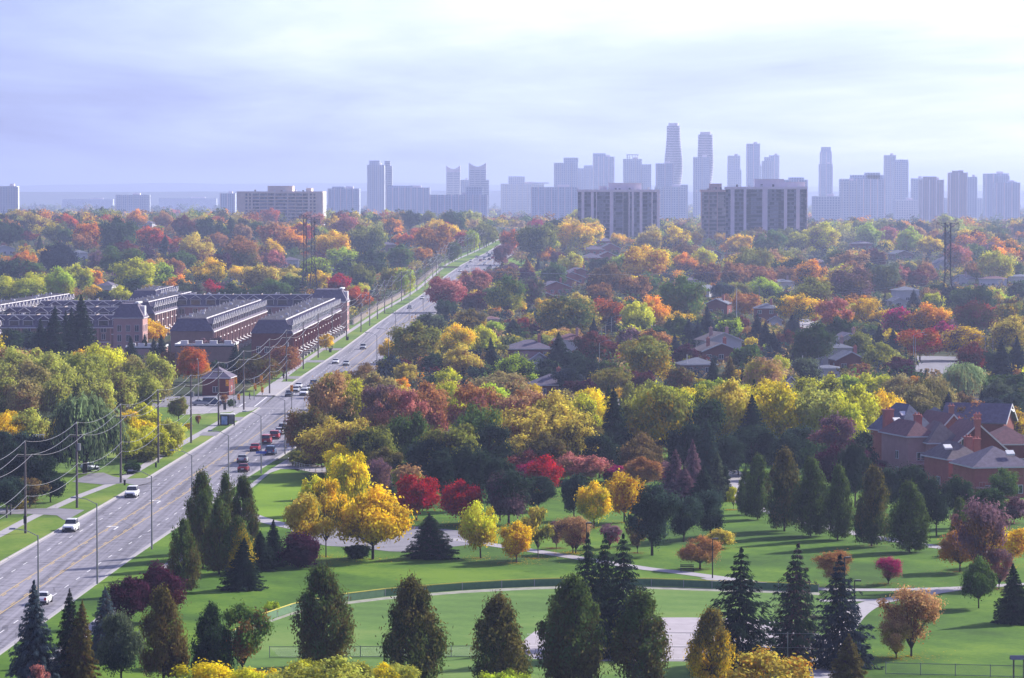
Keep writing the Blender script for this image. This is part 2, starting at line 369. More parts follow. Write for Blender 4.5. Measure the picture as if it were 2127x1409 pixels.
# markings, one child of the road set
def fr(u): return lambda y: kl(y) + u * interp(WD, y)
def mark_line(u, wd, y0, y1, m, dash=None, name='road_marking'):
    mb = MB(); y = y0
    while y < y1:
        e = min(y1, y + (dash[0] if dash else 24)); x0 = fr(u)(y); x1 = fr(u)(e)
        ww = wd * (1 + max(0, y - 700) / 2500)
        mb.quad((x0 - ww / 2, y, TZ(x0, y) + .064), (x0 + ww / 2, y, TZ(x0, y) + .064), (x1 + ww / 2, e, TZ(x1, e) + .064), (x1 - ww / 2, e, TZ(x1, e) + .064))
        y = y + (dash[0] + dash[1] if dash else 24)
    o = mb.build(name, m); o['kind'] = 'structure'; return o
for a, b in ((300, CX0 - 12), (CX1 + 12, 2010), (2060, 2800)):
    mark_line(.405, .14, a, b, M['yellow']); mark_line(.605, .14, a, b, M['yellow'])
    if a < 400:
        mark_line(.425, .14, a, b - 90, M['yellow'], (3, 6)); mark_line(.585, .14, a, b - 90, M['yellow'], (3, 6))
    mark_line(.205, .13, a, b, M['white'], (3, 6)); mark_line(.80, .13, a, b, M['white'], (3, 6))
# turn arrows
def arrow(px, py, s=1, ang=0):
    c = G(px, py); mb = MB(); z = .068
    for (x0, x1, y0, y1) in ((-.12, .12, -1.8, .8), ):
        mb.quad((x0, y0, 0), (x1, y0, 0), (x1, y1, 0), (x0, y1, 0))
    mb.quad((-.12, .55, 0), (-.12, .85, 0), (s * 1.0, 1.2, 0), (s * 1.0, .9, 0)); mb.tri((s * 1.0, .55, 0), (s * 1.75, 1.05, 0), (s * 1.0, 1.55, 0))
    o = mb.build('turn_arrow', M['white'], None, (c.x, c.y, z), R(-1.5)); o.scale = (1.15, 1.7, 1); o['kind'] = 'structure'
arrow(243, 1097, -1); arrow(331, 1043, -1); arrow(560, 906, -1); arrow(600, 952, 1)
# stop bars and crosswalks
def bar(y, u0, u1, wd, yy=None):
    mb = MB(); x0, x1 = fr(u0)(y), fr(u1)(y); mb.quad((x0, y, .068), (x1, y, .068), (x1, y + wd, .068), (x0, y + wd, .068)); o = mb.build('stop_line', M['white']); o['kind'] = 'structure'
bar(CX0 - 9, .61, .98, .7); bar(CX1 + 9, .02, .59, .7)
for y in (CX0 - 6, CX0 - 2.6, CX1 + 3, CX1 + 6): bar(y, .02, .98, .25)
mb = MB()
for dx in (1.5, 5): mb.quad((kl(810) - dx - .3, CX0 + 2, .068), (kl(810) - dx, CX0 + 2, .068), (kl(830) - dx, CX1 - 2, .068), (kl(830) - dx - .3, CX1 - 2, .068))
o = mb.build('crosswalk', M['white']); o['kind'] = 'structure'
# left sidewalk + verge + lawn
SW = [(300, -85), (503, -74.3), (525, -73.6), (564, -70.9), (592, -67.9), (626, -66.8), (669, -65.6), (735, -63.4), (796, -61.9), (1026, -60.6), (1216, -58.0), (1451, -54.3), (1726, -46.9), (1904, -43.6), (2079, -39), (2176, -33.5), (2285, -26), (2365, -21.5), (2600, -10), (3200, 10)]
def swl(y): return interp(SW, y)
for a, b in SEG:
    strip('verge', lambda y: swl(y) + .85, lambda y: kl(y) - .28, a, b, M['verge'], .15)
    strip('sidewalk', lambda y: swl(y) - .85, lambda y: swl(y) + .87, a, b, M['concrete'], .165)
    if a < 400: strip('lawn', lambda y: swl(y) - 17 - 3 * math.sin(y * .05), lambda y: swl(y) - .8, a, b, M['verge'], .15)
    elif a < 1000: strip('lawn', lambda y: swl(y) - 5, lambda y: swl(y) - .8, a, b, M['verge'], .15)
    else: strip('lawn', lambda y: swl(y) - 5, lambda y: swl(y) - .8, a, b, M['verge'], .15)
# driveways and aprons crossing verge (dz above verge)
def drive(name, pts, m='lotasphalt', dz=.185): return poly(name, pts, M[m], dz)
drive('driveway', [(-40, 1059), (60, 1059.5), (112, 1058), (150, 1060), (176, 1062), (150, 1077), (133, 1083), (118, 1073), (60, 1070), (-40, 1072)])
drive('driveway', [(150, 1003), (188, 985), (215, 984), (235, 992), (262, 997), (310, 995), (330, 994), (308, 1006), (285, 1011), (262, 1006), (215, 1009)])
for (px, py) in ((418, 903), (480, 872), (620, 786), (676, 752), (707, 727)):
    c = G(px, py); y = c.y
    mb = MB(); hw = 5 if y < 760 else 6; xa, xb = swl(y) + .3, kl(y) - .02
    mb.quad((xa, y - hw, .19), (xb, y - hw - 1.5, .19), (xb, y + hw + 1.5, .19), (xa, y + hw, .19)); o = mb.build('driveway', M['lotasphalt']); o['kind'] = 'structure'
mb = MB(); mb.quad((swl(850) - 1, CX1 + 2, .19), (kl(850) - .3, CX1 + 2, .19), (kl(905) - .3, 905, .19), (swl(905) - 1, 905, .19)); mb.build('corner_pavement', M['concrete'])['kind'] = 'structure'
mb = MB(); mb.quad((swl(790) - 1, CX0 - 26, .19), (kl(770) - .3, CX0 - 14, .19), (kl(790) - .3, CX0 - 2, .19), (swl(790) - 1, CX0 - 2, .19)); mb.build('corner_pavement', M['concrete'])['kind'] = 'structure'
poly('plaza', [(372, 852), (378, 845), (470, 847), (500, 849), (478, 858), (372, 864)], M['concrete'], .18)
poly('parking_lot', [(300, 847), (300, 826), (480, 822), (530, 824), (520, 836), (430, 838)], M['lotasphalt'], .10)
# right-hand park
strip('verge', lambda y: kr(y) + .28, lambda y: kr(y) + 5.6, 300, 640, M['lawn'], .15)
strip('sidewalk', lambda y: kr(y) + 5.6, lambda y: kr(y) + 7.4, 300, 600, M['concrete'], .165)
strip('lawn', lambda y: kr(y) + 7.4, lambda y: 180, 300, 640, M['lawn'], .15)
strip('lawn', lambda y: 20, lambda y: 260, 640, 700, M['lawn'], .15)
poly('lawn', [(521, 1076), (527, 1020), (545, 1000), (578, 977), (612, 978), (637, 992), (646, 1010), (640, 1030), (620, 1052), (598, 1081), (560, 1078)], M['sunlitlawn'], .175)
poly('sidewalk', [(478, 1040), (560, 978), (590, 960), (600, 955), (640, 966), (683, 972), (683, 986), (650, 984), (615, 976), (583, 977), (560, 985), (500, 1036)], M['concrete'], .185)
# paths
def path(name, pts, wd, m='concrete', dz=.185):
    P = [G(*p) for p in pts]; Q = []
    for i in range(len(P) - 1):                 # catmull-rom
        p0, p1, p2, p3 = P[max(0, i - 1)], P[i], P[i + 1], P[min(len(P) - 1, i + 2)]
        for k in range(8):
            t_ = k / 8; Q.append(.5 * ((2 * p1) + (p2 - p0) * t_ + (2 * p0 - 5 * p1 + 4 * p2 - p3) * t_ ** 2 + (3 * p1 - p0 - 3 * p2 + p3) * t_ ** 3))
    Q.append(P[-1]); mb = MB()
    def nn(i):
        d = (Q[min(i + 1, len(Q) - 1)] - Q[max(i - 1, 0)]).normalized(); return Vector((-d.y, d.x, 0))
    for i in range(len(Q) - 1):
        a, b = nn(i) * wd / 2, nn(i + 1) * wd / 2; z = Vector((0, 0, dz))
        mb.quad(Q[i] - a + z, Q[i] + a + z, Q[i + 1] + b + z, Q[i + 1] - b + z)
    o = mb.build(name, M[m]); o['kind'] = 'structure'; return Q
poly('plaza', [(600, 1082), (684, 1090), (843, 1095), (905, 1099), (959, 1106), (985, 1121), (973, 1135), (933, 1139), (857, 1149.5), (807, 1148), (731, 1139), (681, 1137), (640, 1128), (605, 1108)], M['lotasphalt'], .185)
path('path', [(500, 1066), (538, 1080), (575, 1090), (620, 1100)], 3.2, dz=.181)
path('path', [(930, 1122), (975, 1127), (1038, 1137), (1114, 1148), (1208, 1163), (1335, 1183), (1396, 1190), (1479, 1201), (1533, 1208), (1606, 1219), (1714, 1227), (1820, 1228.5), (1918, 1227), (2001, 1224), (2064, 1220), (2200, 1214)], 2.7, dz=.189)
path('path', [(1985, 1226), (1939, 1233), (1876, 1245), (1820, 1254), (1780, 1275), (1750, 1310), (1720, 1360), (1700, 1420)], 3.0, dz=.193)
path('path', [(1470, 1203), (1540, 1222), (1620, 1240), (1700, 1250), (1790, 1250), (1830, 1250)], 2.2, dz=.181)
path('path', [(1490, 955), (1512, 975), (1527, 990), (1530, 1010), (1518, 1030), (1540, 1044), (1600, 1064), (1646, 1080), (1700, 1094), (1767, 1109), (1876, 1128), (1981, 1143), (2100, 1150)], 3.0, dz=.181)
path('path', [(1240, 1025), (1275, 1027), (1330, 1040)], 2.5, dz=.181)
# baseball outfield, warning track and infield
FEN = [(480, 1312), (543, 1276), (608, 1254), (650, 1245), (724, 1232), (800, 1223), (883, 1216), (960, 1210), (1042, 1205.5), (1110, 1202.5), (1168, 1201), (1260, 1200.5), (1353, 1201.7), (1420, 1204), (1479, 1206), (1550, 1208), (1617, 1210), (1700, 1214)]
FW = [G(px, py + (py - HOR) / 50 * 1.15 * (1 + .023)) for px, py in FEN]
mb = MB(); mb.v = [(p.x, p.y - .1, .19) for p in FW] + [tuple(G(1720, 1409, .19)), tuple(G(1700, 1500, .19)), tuple(G(560, 1500, .19)), tuple(G(500, 1400, .19))]; mb.f = [tuple(range(len(mb.v)))]; mb.m = [0]
mb.build('outfield', M['field'])['kind'] = 'structure'
mb = MB()
for a, b in zip(FW, FW[1:]):
    mb.quad((a.x, a.y - .6, .20), (b.x, b.y - .6, .20), (b.x, b.y - 3.4, .20), (a.x, a.y - 3.4, .20))
mb.build('warning_track', M['track'])['kind'] = 'structure'
poly('infield', [(1075, 1352), (1092, 1330), (1110, 1316), (1135, 1309), (1200, 1300), (1300, 1290), (1367, 1286.5), (1440, 1286.5), (1560, 1289), (1650, 1300), (1720, 1330), (1700, 1372), (1600, 1380), (1420, 1378), (1240, 1377), (1110, 1373)], M['infield'], .205)
for py in (1321.5, 1345.5, 1373):
    a, b = G(1095, py), G(1425, py); mb = MB(); mb.quad((a.x, a.y, .215), (b.x, a.y, .215), (b.x, a.y + .16, .215), (a.x, a.y + .16, .215)); mb.build('chalk_line', M['white'])['kind'] = 'structure'
# residential streets glimpsed between trees
poly('street', [(1655, 600), (1690, 600), (1700, 660), (1712, 690), (1662, 690), (1660, 640)], M['concrete'], .12)
poly('street', [(1905, 740), (1985, 742), (2000, 765), (1990, 782), (1900, 782)], M['lotasphalt'], .12)
poly('street', [(1320, 690), (1345, 660), (1385, 660), (1375, 690)], M['concrete'], .12)
poly('lawn', [(1055, 540), (1100, 520), (1095, 560), (1058, 572)], M['sunlitlawn'], .12)
poly('lawn', [(900, 660), (960, 650), (965, 700), (905, 705)], M['lawn'], .12)
poly('lawn', [(800, 720), (835, 700), (830, 760), (790, 800)], M['lawn'], .12)
# ------------------------------------------------------------------ foliage
def leafmat():
    m = bpy.data.materials.new('foliage'); m.use_nodes = True; t_ = m.node_tree; t_.nodes.clear()
    out = N('ShaderNodeOutputMaterial', t_)
    oi = N('ShaderNodeObjectInfo', t_); ti = N('ShaderNodeAttribute', t_); ti.attribute_type = 'OBJECT'; ti.attribute_name = 'tint'
    la = N('ShaderNodeAttribute', t_); la.attribute_type = 'GEOMETRY'; la.attribute_name = 'leaf'
    s_ = N('ShaderNodeSeparateColor', t_); t_.links.new(la.outputs['Color'], s_.inputs[0])
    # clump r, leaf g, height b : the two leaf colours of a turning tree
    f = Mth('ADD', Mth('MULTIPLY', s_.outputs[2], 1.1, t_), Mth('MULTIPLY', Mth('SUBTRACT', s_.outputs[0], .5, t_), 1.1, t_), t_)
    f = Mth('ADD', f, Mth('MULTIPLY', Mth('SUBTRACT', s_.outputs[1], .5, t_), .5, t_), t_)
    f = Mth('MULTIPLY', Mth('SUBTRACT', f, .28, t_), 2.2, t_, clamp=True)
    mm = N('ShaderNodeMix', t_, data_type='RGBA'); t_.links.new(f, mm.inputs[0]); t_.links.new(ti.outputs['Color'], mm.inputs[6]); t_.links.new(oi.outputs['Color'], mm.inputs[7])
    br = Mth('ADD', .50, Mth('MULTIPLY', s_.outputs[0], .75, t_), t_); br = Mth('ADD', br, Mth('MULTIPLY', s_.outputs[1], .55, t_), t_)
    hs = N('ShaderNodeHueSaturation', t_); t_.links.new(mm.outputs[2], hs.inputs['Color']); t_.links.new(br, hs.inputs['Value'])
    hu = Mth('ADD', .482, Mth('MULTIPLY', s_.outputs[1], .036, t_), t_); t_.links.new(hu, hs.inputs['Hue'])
    d = N('ShaderNodeBsdfDiffuse', t_); tr = N('ShaderNodeBsdfTranslucent', t_)
    t_.links.new(hs.outputs[0], d.inputs[0]); t_.links.new(hs.outputs[0], tr.inputs[0])
    mx = N('ShaderNodeMixShader', t_); mx.inputs[0].default_value = .45; t_.links.new(d.outputs[0], mx.inputs[1]); t_.links.new(tr.outputs[0], mx.inputs[2])
    t_.links.new(mx.outputs[0], out.inputs[0]); return m
M['leaf'] = leafmat()
def leafmesh(name, C, Nn, S, var, elong=1.0, hang=None):
    """C centres, Nn normals, S sizes, var (n,3)"""
    rs = np.random.RandomState(len(C)); n = len(C)
    Nn = Nn / (np.linalg.norm(Nn, axis=1, keepdims=True) + 1e-9)
    a = rs.normal(size=(n, 3)) if hang is None else hang + rs.normal(size=(n, 3)) * .25
    a -= (a * Nn).sum(1, keepdims=True) * Nn; a /= (np.linalg.norm(a, axis=1, keepdims=True) + 1e-9)
    b = np.cross(Nn, a); S = S[:, None]
    el = elong
    P = np.stack([C + a * S * el, C + b * S * .62, C - a * S * el * .9, C - b * S * .62], 1).reshape(-1, 3)
    me = bpy.data.meshes.new(name); me.from_pydata(P.tolist(), [], np.arange(4 * n).reshape(-1, 4).tolist())
    at = me.attributes.new('leaf', 'FLOAT_COLOR', 'FACE')
    buf = np.ones((n, 4), np.float32); buf[:, :3] = np.clip(var, 0, 1); at.data.foreach_set('color', buf.ravel())
    me.materials.append(M['leaf']); me.update(); return me
def limbs(name, segs):
    mb = MB()
    for p, q, a, b in segs: mb.tube(p, q, a, b, 5, cap=False)
    return mb.mesh(name, M['bark'])
# every prototype is built in a unit box: crown width 1, height 1
def proto_round(seed, n, kind='R'):
    rs = np.random.RandomState(seed); blobs = []
    cfg = dict(R=(.54, .46, 46, .10, .21), O=(.54, .46, 74, .12, .19), P=(.56, .44, 22, .13, .22), B=(.5, .48, 14, .22, .32),
               W=(.60, .38, 22, .17, .26), L=(.62, .38, 30, .10, .17), C=(.53, .47, 30, .2, .32), V=(.6, .4, 30, .10, .18))[kind]
    zc, rz, nb, r0, r1 = cfg
    for i in range(nb):
        for _ in range(50):
            d = rs.normal(size=3); d /= np.linalg.norm(d); rr = (rs.uniform(.25, 1)) ** .5
            if kind == 'O':
                z = rs.uniform(.08, .97); u = z
                prof = .5 * (.6 + .4 * u / .3) if u < .3 else .5 * max(0, 1 - ((u - .3) / .74) ** 1.7)
                r = rs.uniform(r0, r1) * (1 - .45 * u); z = min(z, .985 - r * 1.1)
                an = rs.uniform(0, 6.283); q = max(0, prof - r * .6) * rs.uniform(.0, 1) ** .35
                c = np.array([math.cos(an) * q, math.sin(an) * q, z]); break
            r = rs.uniform(r0, r1)
            k = .5 - r * rs.uniform(.25, .8)
            c = np.array([d[0] * k * rr, d[1] * k * rr, zc + d[2] * (rz - r * .55) * rr])
            if kind in 'RLB' and c[2] < zc - rz * .55: continue
            if kind == 'V':
                u = (c[2] - .2) / .8
                if np.hypot(c[0], c[1]) > .08 + .42 * max(u, 0) ** .7: continue
            break
        blobs.append((c, r, rs.uniform(0, 1)))
    tot = sum(b[1] ** 2 for b in blobs); C, Nn, V = [], [], []
    for c, r, v in blobs:
        k = max(8, int(n * r * r / tot)); d = rs.normal(size=(k, 3)); d[:, 2] += .35; d /= np.linalg.norm(d, axis=1, keepdims=True)
        rad = r * (rs.uniform(0.2, 1.0, size=(k, 1)) ** .5) * (1 + .3 * rs.normal(size=(k, 1)))
        sq = np.array([1, 1, .8 if kind != 'O' else 1.2]); p = c + d * rad * sq
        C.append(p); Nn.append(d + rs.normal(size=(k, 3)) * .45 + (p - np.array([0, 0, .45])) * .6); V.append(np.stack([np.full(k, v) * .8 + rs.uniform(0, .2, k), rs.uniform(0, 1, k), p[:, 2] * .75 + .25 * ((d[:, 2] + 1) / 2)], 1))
    C = np.concatenate(C); Nn = np.concatenate(Nn); V = np.concatenate(V); keep = C[:, 2] > .05; C, Nn, V = C[keep], Nn[keep], V[keep]
    base = dict(R=.030, O=.023, P=.026, B=.05, W=.03, L=.022, C=.036, V=.019)[kind] * (9000 / n) ** .5
    S = base * rs.uniform(.6, 1.35, len(C))
    if kind == 'P': me = leafmesh('needles', C, Nn, S, V, 1.1)
    elif kind == 'W':
        # hanging strands
        out = []; nn = []; vv = []
        for i in range(0, len(C), 3):
            p = C[i]; L = rs.uniform(.06, .24) * (1 if np.hypot(p[0], p[1]) > .25 else .5)
            for q in range(4): out.append(p - np.array([0, 0, L * q / 3]) + rs.normal(size=3) * .006 + np.array([p[0], p[1], 0]) * .05 * q); nn.append(Nn[i] + np.array([p[0], p[1], 0]) * 3); vv.append(V[i])
        C2 = np.concatenate([C[::2], np.array(out)]); N2 = np.concatenate([Nn[::2], np.array(nn)]); V2 = np.concatenate([V[::2], np.array(vv)])
        k = C2[:, 2] > .03; C2, N2, V2 = C2[k], N2[k], V2[k]
        me = leafmesh('leaves', C2, N2, base * .75 * rs.uniform(.7, 1.3, len(C2)), V2, 1.9, np.array([0, 0, -1.0]))
    else: me = leafmesh('leaves', C, Nn, S, V, 1.25 if kind == 'O' else 1.05)
    segs = []; tr = dict(R=.022, O=.022, P=.024, B=.02, W=.035, L=.016, C=.03, V=.016)[kind]
    top = np.array([rs.uniform(-.03, .03), rs.uniform(-.03, .03), .55 if kind not in 'OPC' else .88])
    fork = .2 if kind not in 'V' else .12
    segs.append(((0, 0, -.03), (0, 0, fork), tr * 1.25, tr)); 
    if kind in 'OPC': segs.append(((0, 0, fork), tuple(top), tr, tr * .3))
    for i, (c, r, v) in enumerate(blobs):
        if kind in 'OPC':
            z0 = max(fork, c[2] - .12 - .5 * np.hypot(c[0], c[1])); s0 = (0, 0, z0)
        else:
            an = math.atan2(c[1], c[0]); s0 = (0, 0, fork)
            mid = np.array([c[0] * .45, c[1] * .45, fork + (c[2] - fork) * .5]); segs.append((s0, tuple(mid), tr * .6, tr * .35)); s0 = tuple(mid)
        e = c + (c - np.array([0, 0, .3])) * .25
        segs.append((s0, tuple(e), tr * .35, tr * .08))
        for _ in range(3 if kind not in 'LV' else 6):
            e2 = c + rs.normal(size=3) * r * .7; segs.append((tuple(c * .8 + np.array(s0) * .2), tuple(e2), tr * .14, tr * .04))
    return me, limbs('branches', segs)
def proto_spruce(seed, n, kind='S'):
    rs = np.random.RandomState(seed); C, Nn, V, H = [], [], [], []; segs = [((0, 0, -.02), (0, 0, .97), .018, .003)]
    sparse = kind == 'D'; z = .07; lev = 0
    nl = 22 if not sparse else 19; shape = rs.uniform(.75, 1.05)
    per = n // (nl * 9)
    for l in range(nl):
        u = l / (nl - 1); z = .06 + .90 * u ** .93; rad = .5 * (1 - u) ** shape * (1 if l > 1 else .8) + .012
        nb = int(7 + 5 * (1 - u)) + (2 if not sparse else -1)
        a0 = rs.uniform(0, 6.28)
        for b in range(nb):
            an = a0 + 6.283 * b / nb + rs.uniform(-.22, .22); L = rad * rs.uniform(.62 if sparse else .72, 1.18)
            droop = rs.uniform(.10, .30) * L * (1.3 - u); v = rs.uniform(0, 1)
            dx, dy = math.cos(an), math.sin(an)
            k = max(5, int(per * (.25 + 1.6 * L / .5) * (1 if not sparse else .62))); s_ = rs.uniform(.12, 1, k) ** .75
            wob = (1 - s_) * .10 * L + .012; side = rs.normal(size=k) * (.16 * L * (1.15 - s_) + .006)
            zz = z - droop * s_ + .35 * droop * s_ ** 3 + rs.normal(size=k) * .008 - np.abs(side) * .18 - rs.uniform(0, .02, k) * (1.2 - u)
            p = np.stack([dx * L * s_ - dy * side, dy * L * s_ + dx * side, zz], 1)
            C.append(p); Nn.append(np.stack([dx * .45 - dy * side * 6 + rs.normal(size=k) * .3, dy * .45 + dx * side * 6 + rs.normal(size=k) * .3, np.full(k, .75)], 1))
            H.append(np.tile(np.array([dx, dy, -.35]), (k, 1))); V.append(np.stack([v * .7 + rs.uniform(0, .3, k), rs.uniform(0, 1, k), .35 + .65 * s_], 1))
            if L > .09: segs.append(((0, 0, z + .01), (dx * L * .9, dy * L * .9, z - droop * .75), .006, .0015))
    C = np.concatenate(C); Nn = np.concatenate(Nn); V = np.concatenate(V); H = np.concatenate(H)
    S = .019 * (9000 / n) ** .45 * rs.uniform(.6, 1.4, len(C)) * (1.15 - .5 * C[:, 2])
    me = leafmesh('needles', C, Nn, S, V, 1.7, H)
    return me, limbs('branches', segs)
HI, MI, LO = 15000, 6500, 1500
PROTO = {}
def P_(kind, lod, seed):
    k = (kind, lod, seed)
    if k not in PROTO:
        n = dict(h=HI, m=MI, l=LO)[lod]
        if kind in 'OW' and lod == 'h': n = 15000
        if kind in 'LV': n = int(n * .62)
        PROTO[k] = (proto_spruce if kind in 'SD' else proto_round)(seed * 13 + ord(kind), n, kind)
    return PROTO[k]
# colours (linear, as on the leaf) : code -> (rgb, word)
COL = dict(
    ye=((.60, .47, .015), 'bright yellow'), go=((.60, .41, .018), 'golden yellow'), or_=((.58, .26, .02), 'orange'), ro=((.44, .115, .03), 'red-orange'),
    re=((.34, .045, .03), 'red'), cr=((.36, .012, .035), 'crimson'), ma=((.11, .028, .03), 'maroon'), pu=((.055, .014, .034), 'dark purple'),
    mg=((.28, .02, .11), 'magenta'), pk=((.36, .15, .13), 'dusty pink'), pp=((.17, .095, .12), 'mauve'), ru=((.28, .15, .05), 'rust'), br=((.18, .12, .045), 'brown'),
    ta=((.34, .23, .10), 'tan'), gt=((.44, .35, .06), 'tan-gold'), ol=((.19, .20, .035), 'olive'), ot=((.26, .245, .085), 'dusty olive'), li=((.32, .40, .035), 'lime green'), lo=((.33, .34, .07), 'pale olive'),
    yl=((.45, .44, .03), 'yellow-green'), gr=((.085, .145, .03), 'green'), dg=((.035, .066, .024), 'dark green'), bg=((.035, .062, .045), 'blue-green'),
    sp=((.024, .042, .026), 'blackish green'), bs=((.07, .10, .115), 'silvery blue'), gg=((.085, .11, .06), 'grey-green'), wi=((.22, .26, .12), 'pale green'),
    rg=((.12, .10, .028), 'brownish green'), lg=((.07, .105, .026), 'deep green'), nv=((.026, .038, .052), 'dark blue-green'))
KIND = dict(R=('maple_tree', 'round maple', 1.12), O=('linden_tree', 'pointed linden', 1.55), S=('spruce_tree', 'spruce', 1.9), D=('spruce_tree', 'ragged spruce', 2.1),
            P=('pine_tree', 'pine', 1.2), B=('bush', 'bush', .85), W=('willow_tree', 'willow', 1.15), L=('locust_tree', 'airy honey locust', 1.35),
            C=('poplar_tree', 'narrow poplar', 2.3), V=('cherry_tree', 'twiggy thin-leaved tree', 1.15))
LANDM = [(1290, 440, 'wide dark-windowed apartment slab'), (1590, 440, 'larger dark-windowed apartment slab'), (585, 440, 'tan apartment slab on the left skyline'), (638, 560, 'left lattice pylon'),
         (1968, 580, 'right lattice pylon'), (600, 670, 'long brick townhouse row by the road'), (440, 665, 'inner townhouse row'), (340, 660, 'turreted townhouse end'), (60, 655, 'far left townhouse rows'),
         (420, 735, 'flat-roofed brick building'), (450, 800, 'small red brick house at the crossing'), (640, 815, 'waiting cars at the crossing'), (466, 875, 'bus shelter'), (185, 985, 'driveway under the willow'),
         (60, 1060, 'left side street'), (640, 970, 'curved railing'), (850, 1120, 'grey park plaza'), (600, 1030, 'bright lawn triangle'), (1000, 1215, 'outfield fence'), (1300, 1330, 'grey infield'),
         (1480, 1160, 'park lamp by the path'), (1530, 1010, 'upper park path'), (1850, 1120, 'linden row path'), (1960, 930, 'big brick houses'), (1100, 730, 'hip-roofed house left of centre'),
         (1180, 590, 'cluster of gabled houses'), (1250, 520, 'far roof cluster'), (1500, 730, 'twin gabled houses'), (1757, 745, 'white and brick house group'), (1590, 650, 'brick house with tall chimney'),
         (1885, 610, 'white two-storey house'), (2030, 590, 'white house with red roof'), (1690, 650, 'pale residential street'), (1950, 750, 'residential street with lamps'), (1000, 545, 'far queue of cars'),
         (880, 620, 'cream roadside wall'), (120, 440, 'far left horizon'), (820, 470, 'flat dark roof behind the ridge'), (1090, 480, 'far end of the road'), (1140, 800, 'lone purple-grey roof'),
         (1900, 480, 'hazy right horizon'), (300, 500, 'left ridge'), (250, 780, 'olive grove'), (60, 900, 'dark pines at the left edge'), (560, 1240, 'dark tall trees beside the road'), (1450, 790, 'back gardens'),
         (1300, 930, 'dark tree belt'), (200, 1180, 'street lamp by the road'), (2050, 1230, 'right edge of the park'), (760, 900, 'thicket right of the road'), (1760, 1290, 'path junction')]
trees = []          # (root, px, py, base label)
PXS = []
def relate(px, py):
    best = min(LANDM, key=lambda l: math.hypot(l[0] - px, (l[1] - py) * 1.6)); dx, dy = px - best[0], (py - best[1]) * 1.6
    if abs(dx) > abs(dy): rel = 'right of' if dx > 0 else 'left of'
    else: rel = 'in front of' if dy > 0 else 'behind'
    return f'{rel} the {best[2]}'
def plant(px, top, wpx, kind, col, col2=None, asp=None, lod=None, base=None, dens=None):
    name, word, a0 = KIND[kind]; asp = asp or a0
    if kind == 'R':
        name, word = ('maple_tree', 'maple') if col in ('or_', 'ro', 're', 'cr', 'mg', 'pk', 'ma') else ('brown_leaf_tree', 'broadleaf') if col in ('ru', 'br', 'ta', 'gt', 'rg') else ('yellow_leaf_tree', 'leafy tree') if col in ('ye', 'go', 'yl', 'li') else ('purple_leaf_tree', 'plum tree') if col in ('pu', 'pp') else ('green_leaf_tree', 'broad leafy tree')  # named by leaf colour alone; every one is the same round tree type
    by = base if base else top + wpx * asp
    by = max(by, 441.0); g = G(px, by); s = F / g.y; hpx = by - top
    W, H = wpx / s, hpx / s * 1.0
    if col in COL: c1 = COL[col][0]
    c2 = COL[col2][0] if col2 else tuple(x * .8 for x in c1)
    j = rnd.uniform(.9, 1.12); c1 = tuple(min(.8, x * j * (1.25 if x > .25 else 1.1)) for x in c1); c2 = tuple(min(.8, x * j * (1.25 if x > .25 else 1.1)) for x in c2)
    lod = lod or ('h' if wpx > 62 else 'm' if wpx > 22 else 'l')
    seeds = dict(h=4, m=5, l=3)[lod]
    seed = rnd.randrange(seeds) if kind in 'RSOP' else rnd.randrange(min(2, seeds))
    crown, wood = P_(kind, lod, seed)
    root = empty(name, g, rnd.uniform(0, 6.28)); root.rotation_euler[0] = rnd.gauss(0, .022); root.rotation_euler[1] = rnd.gauss(0, .022); wf = 1.55 if kind == 'D' else 1.3 if kind == 'S' else 1.04 if kind == 'O' or wpx > 75 and by > 1000 else 1.16
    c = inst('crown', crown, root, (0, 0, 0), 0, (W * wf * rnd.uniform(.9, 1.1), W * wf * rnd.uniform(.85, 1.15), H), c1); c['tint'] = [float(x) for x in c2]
    if lod != 'l' or kind in 'LV': inst('trunk', wood, root, (0, 0, 0), 0, (W, W, H))
    size = 'huge' if H > 22 else 'tall' if H > 14 else 'mid-sized' if H > 8 else 'small'
    cw = COL[col][1]
    if col2 and COL[col2][1] != cw: cw += ' and ' + COL[col2][1]
    rel = relate(px, by); lab = f'{size} {cw} {word}'
    if len((lab + ' ' + rel).split()) > 13: lab = f'{cw} {word}'
    if len((lab + ' ' + rel).split()) > 13: lab = f'{COL[col][1]} {word}'
    if len((lab + ' ' + rel).split()) > 13: lab = f'{COL[col][1].split()[-1]} {word.split()[-1]}'
    trees.append((root, px, by, lab, name)); PXS.append((px, by, wpx, top)); return root
def finish_labels():
    groups = {}
    for t_ in trees:
        root, px, py, lab, name = t_
        groups.setdefault(f'{lab} {relate(px, py)}', []).append(t_)
    ordn = ['leftmost', 'second from left', 'third from left', 'fourth from left', 'fifth from left', 'sixth from left', 'seventh from left', 'eighth from left', 'ninth from left', 'tenth from left']
    for lab, ts in groups.items():
        ts.sort(key=lambda q: q[1])
        for i, t_ in enumerate(ts):
            l = lab if len(ts) == 1 else (f'{lab}, ' + (ordn[i] if i < len(ordn) and i < len(ts) - 1 else 'rightmost' if i == len(ts) - 1 else f'{i + 1}th from left'))
            tag(t_[0], l, 'bush' if t_[4] == 'bush' else 'tree', 'trees of the park and the streets' if t_[2] > 900 else 'trees of the residential district')
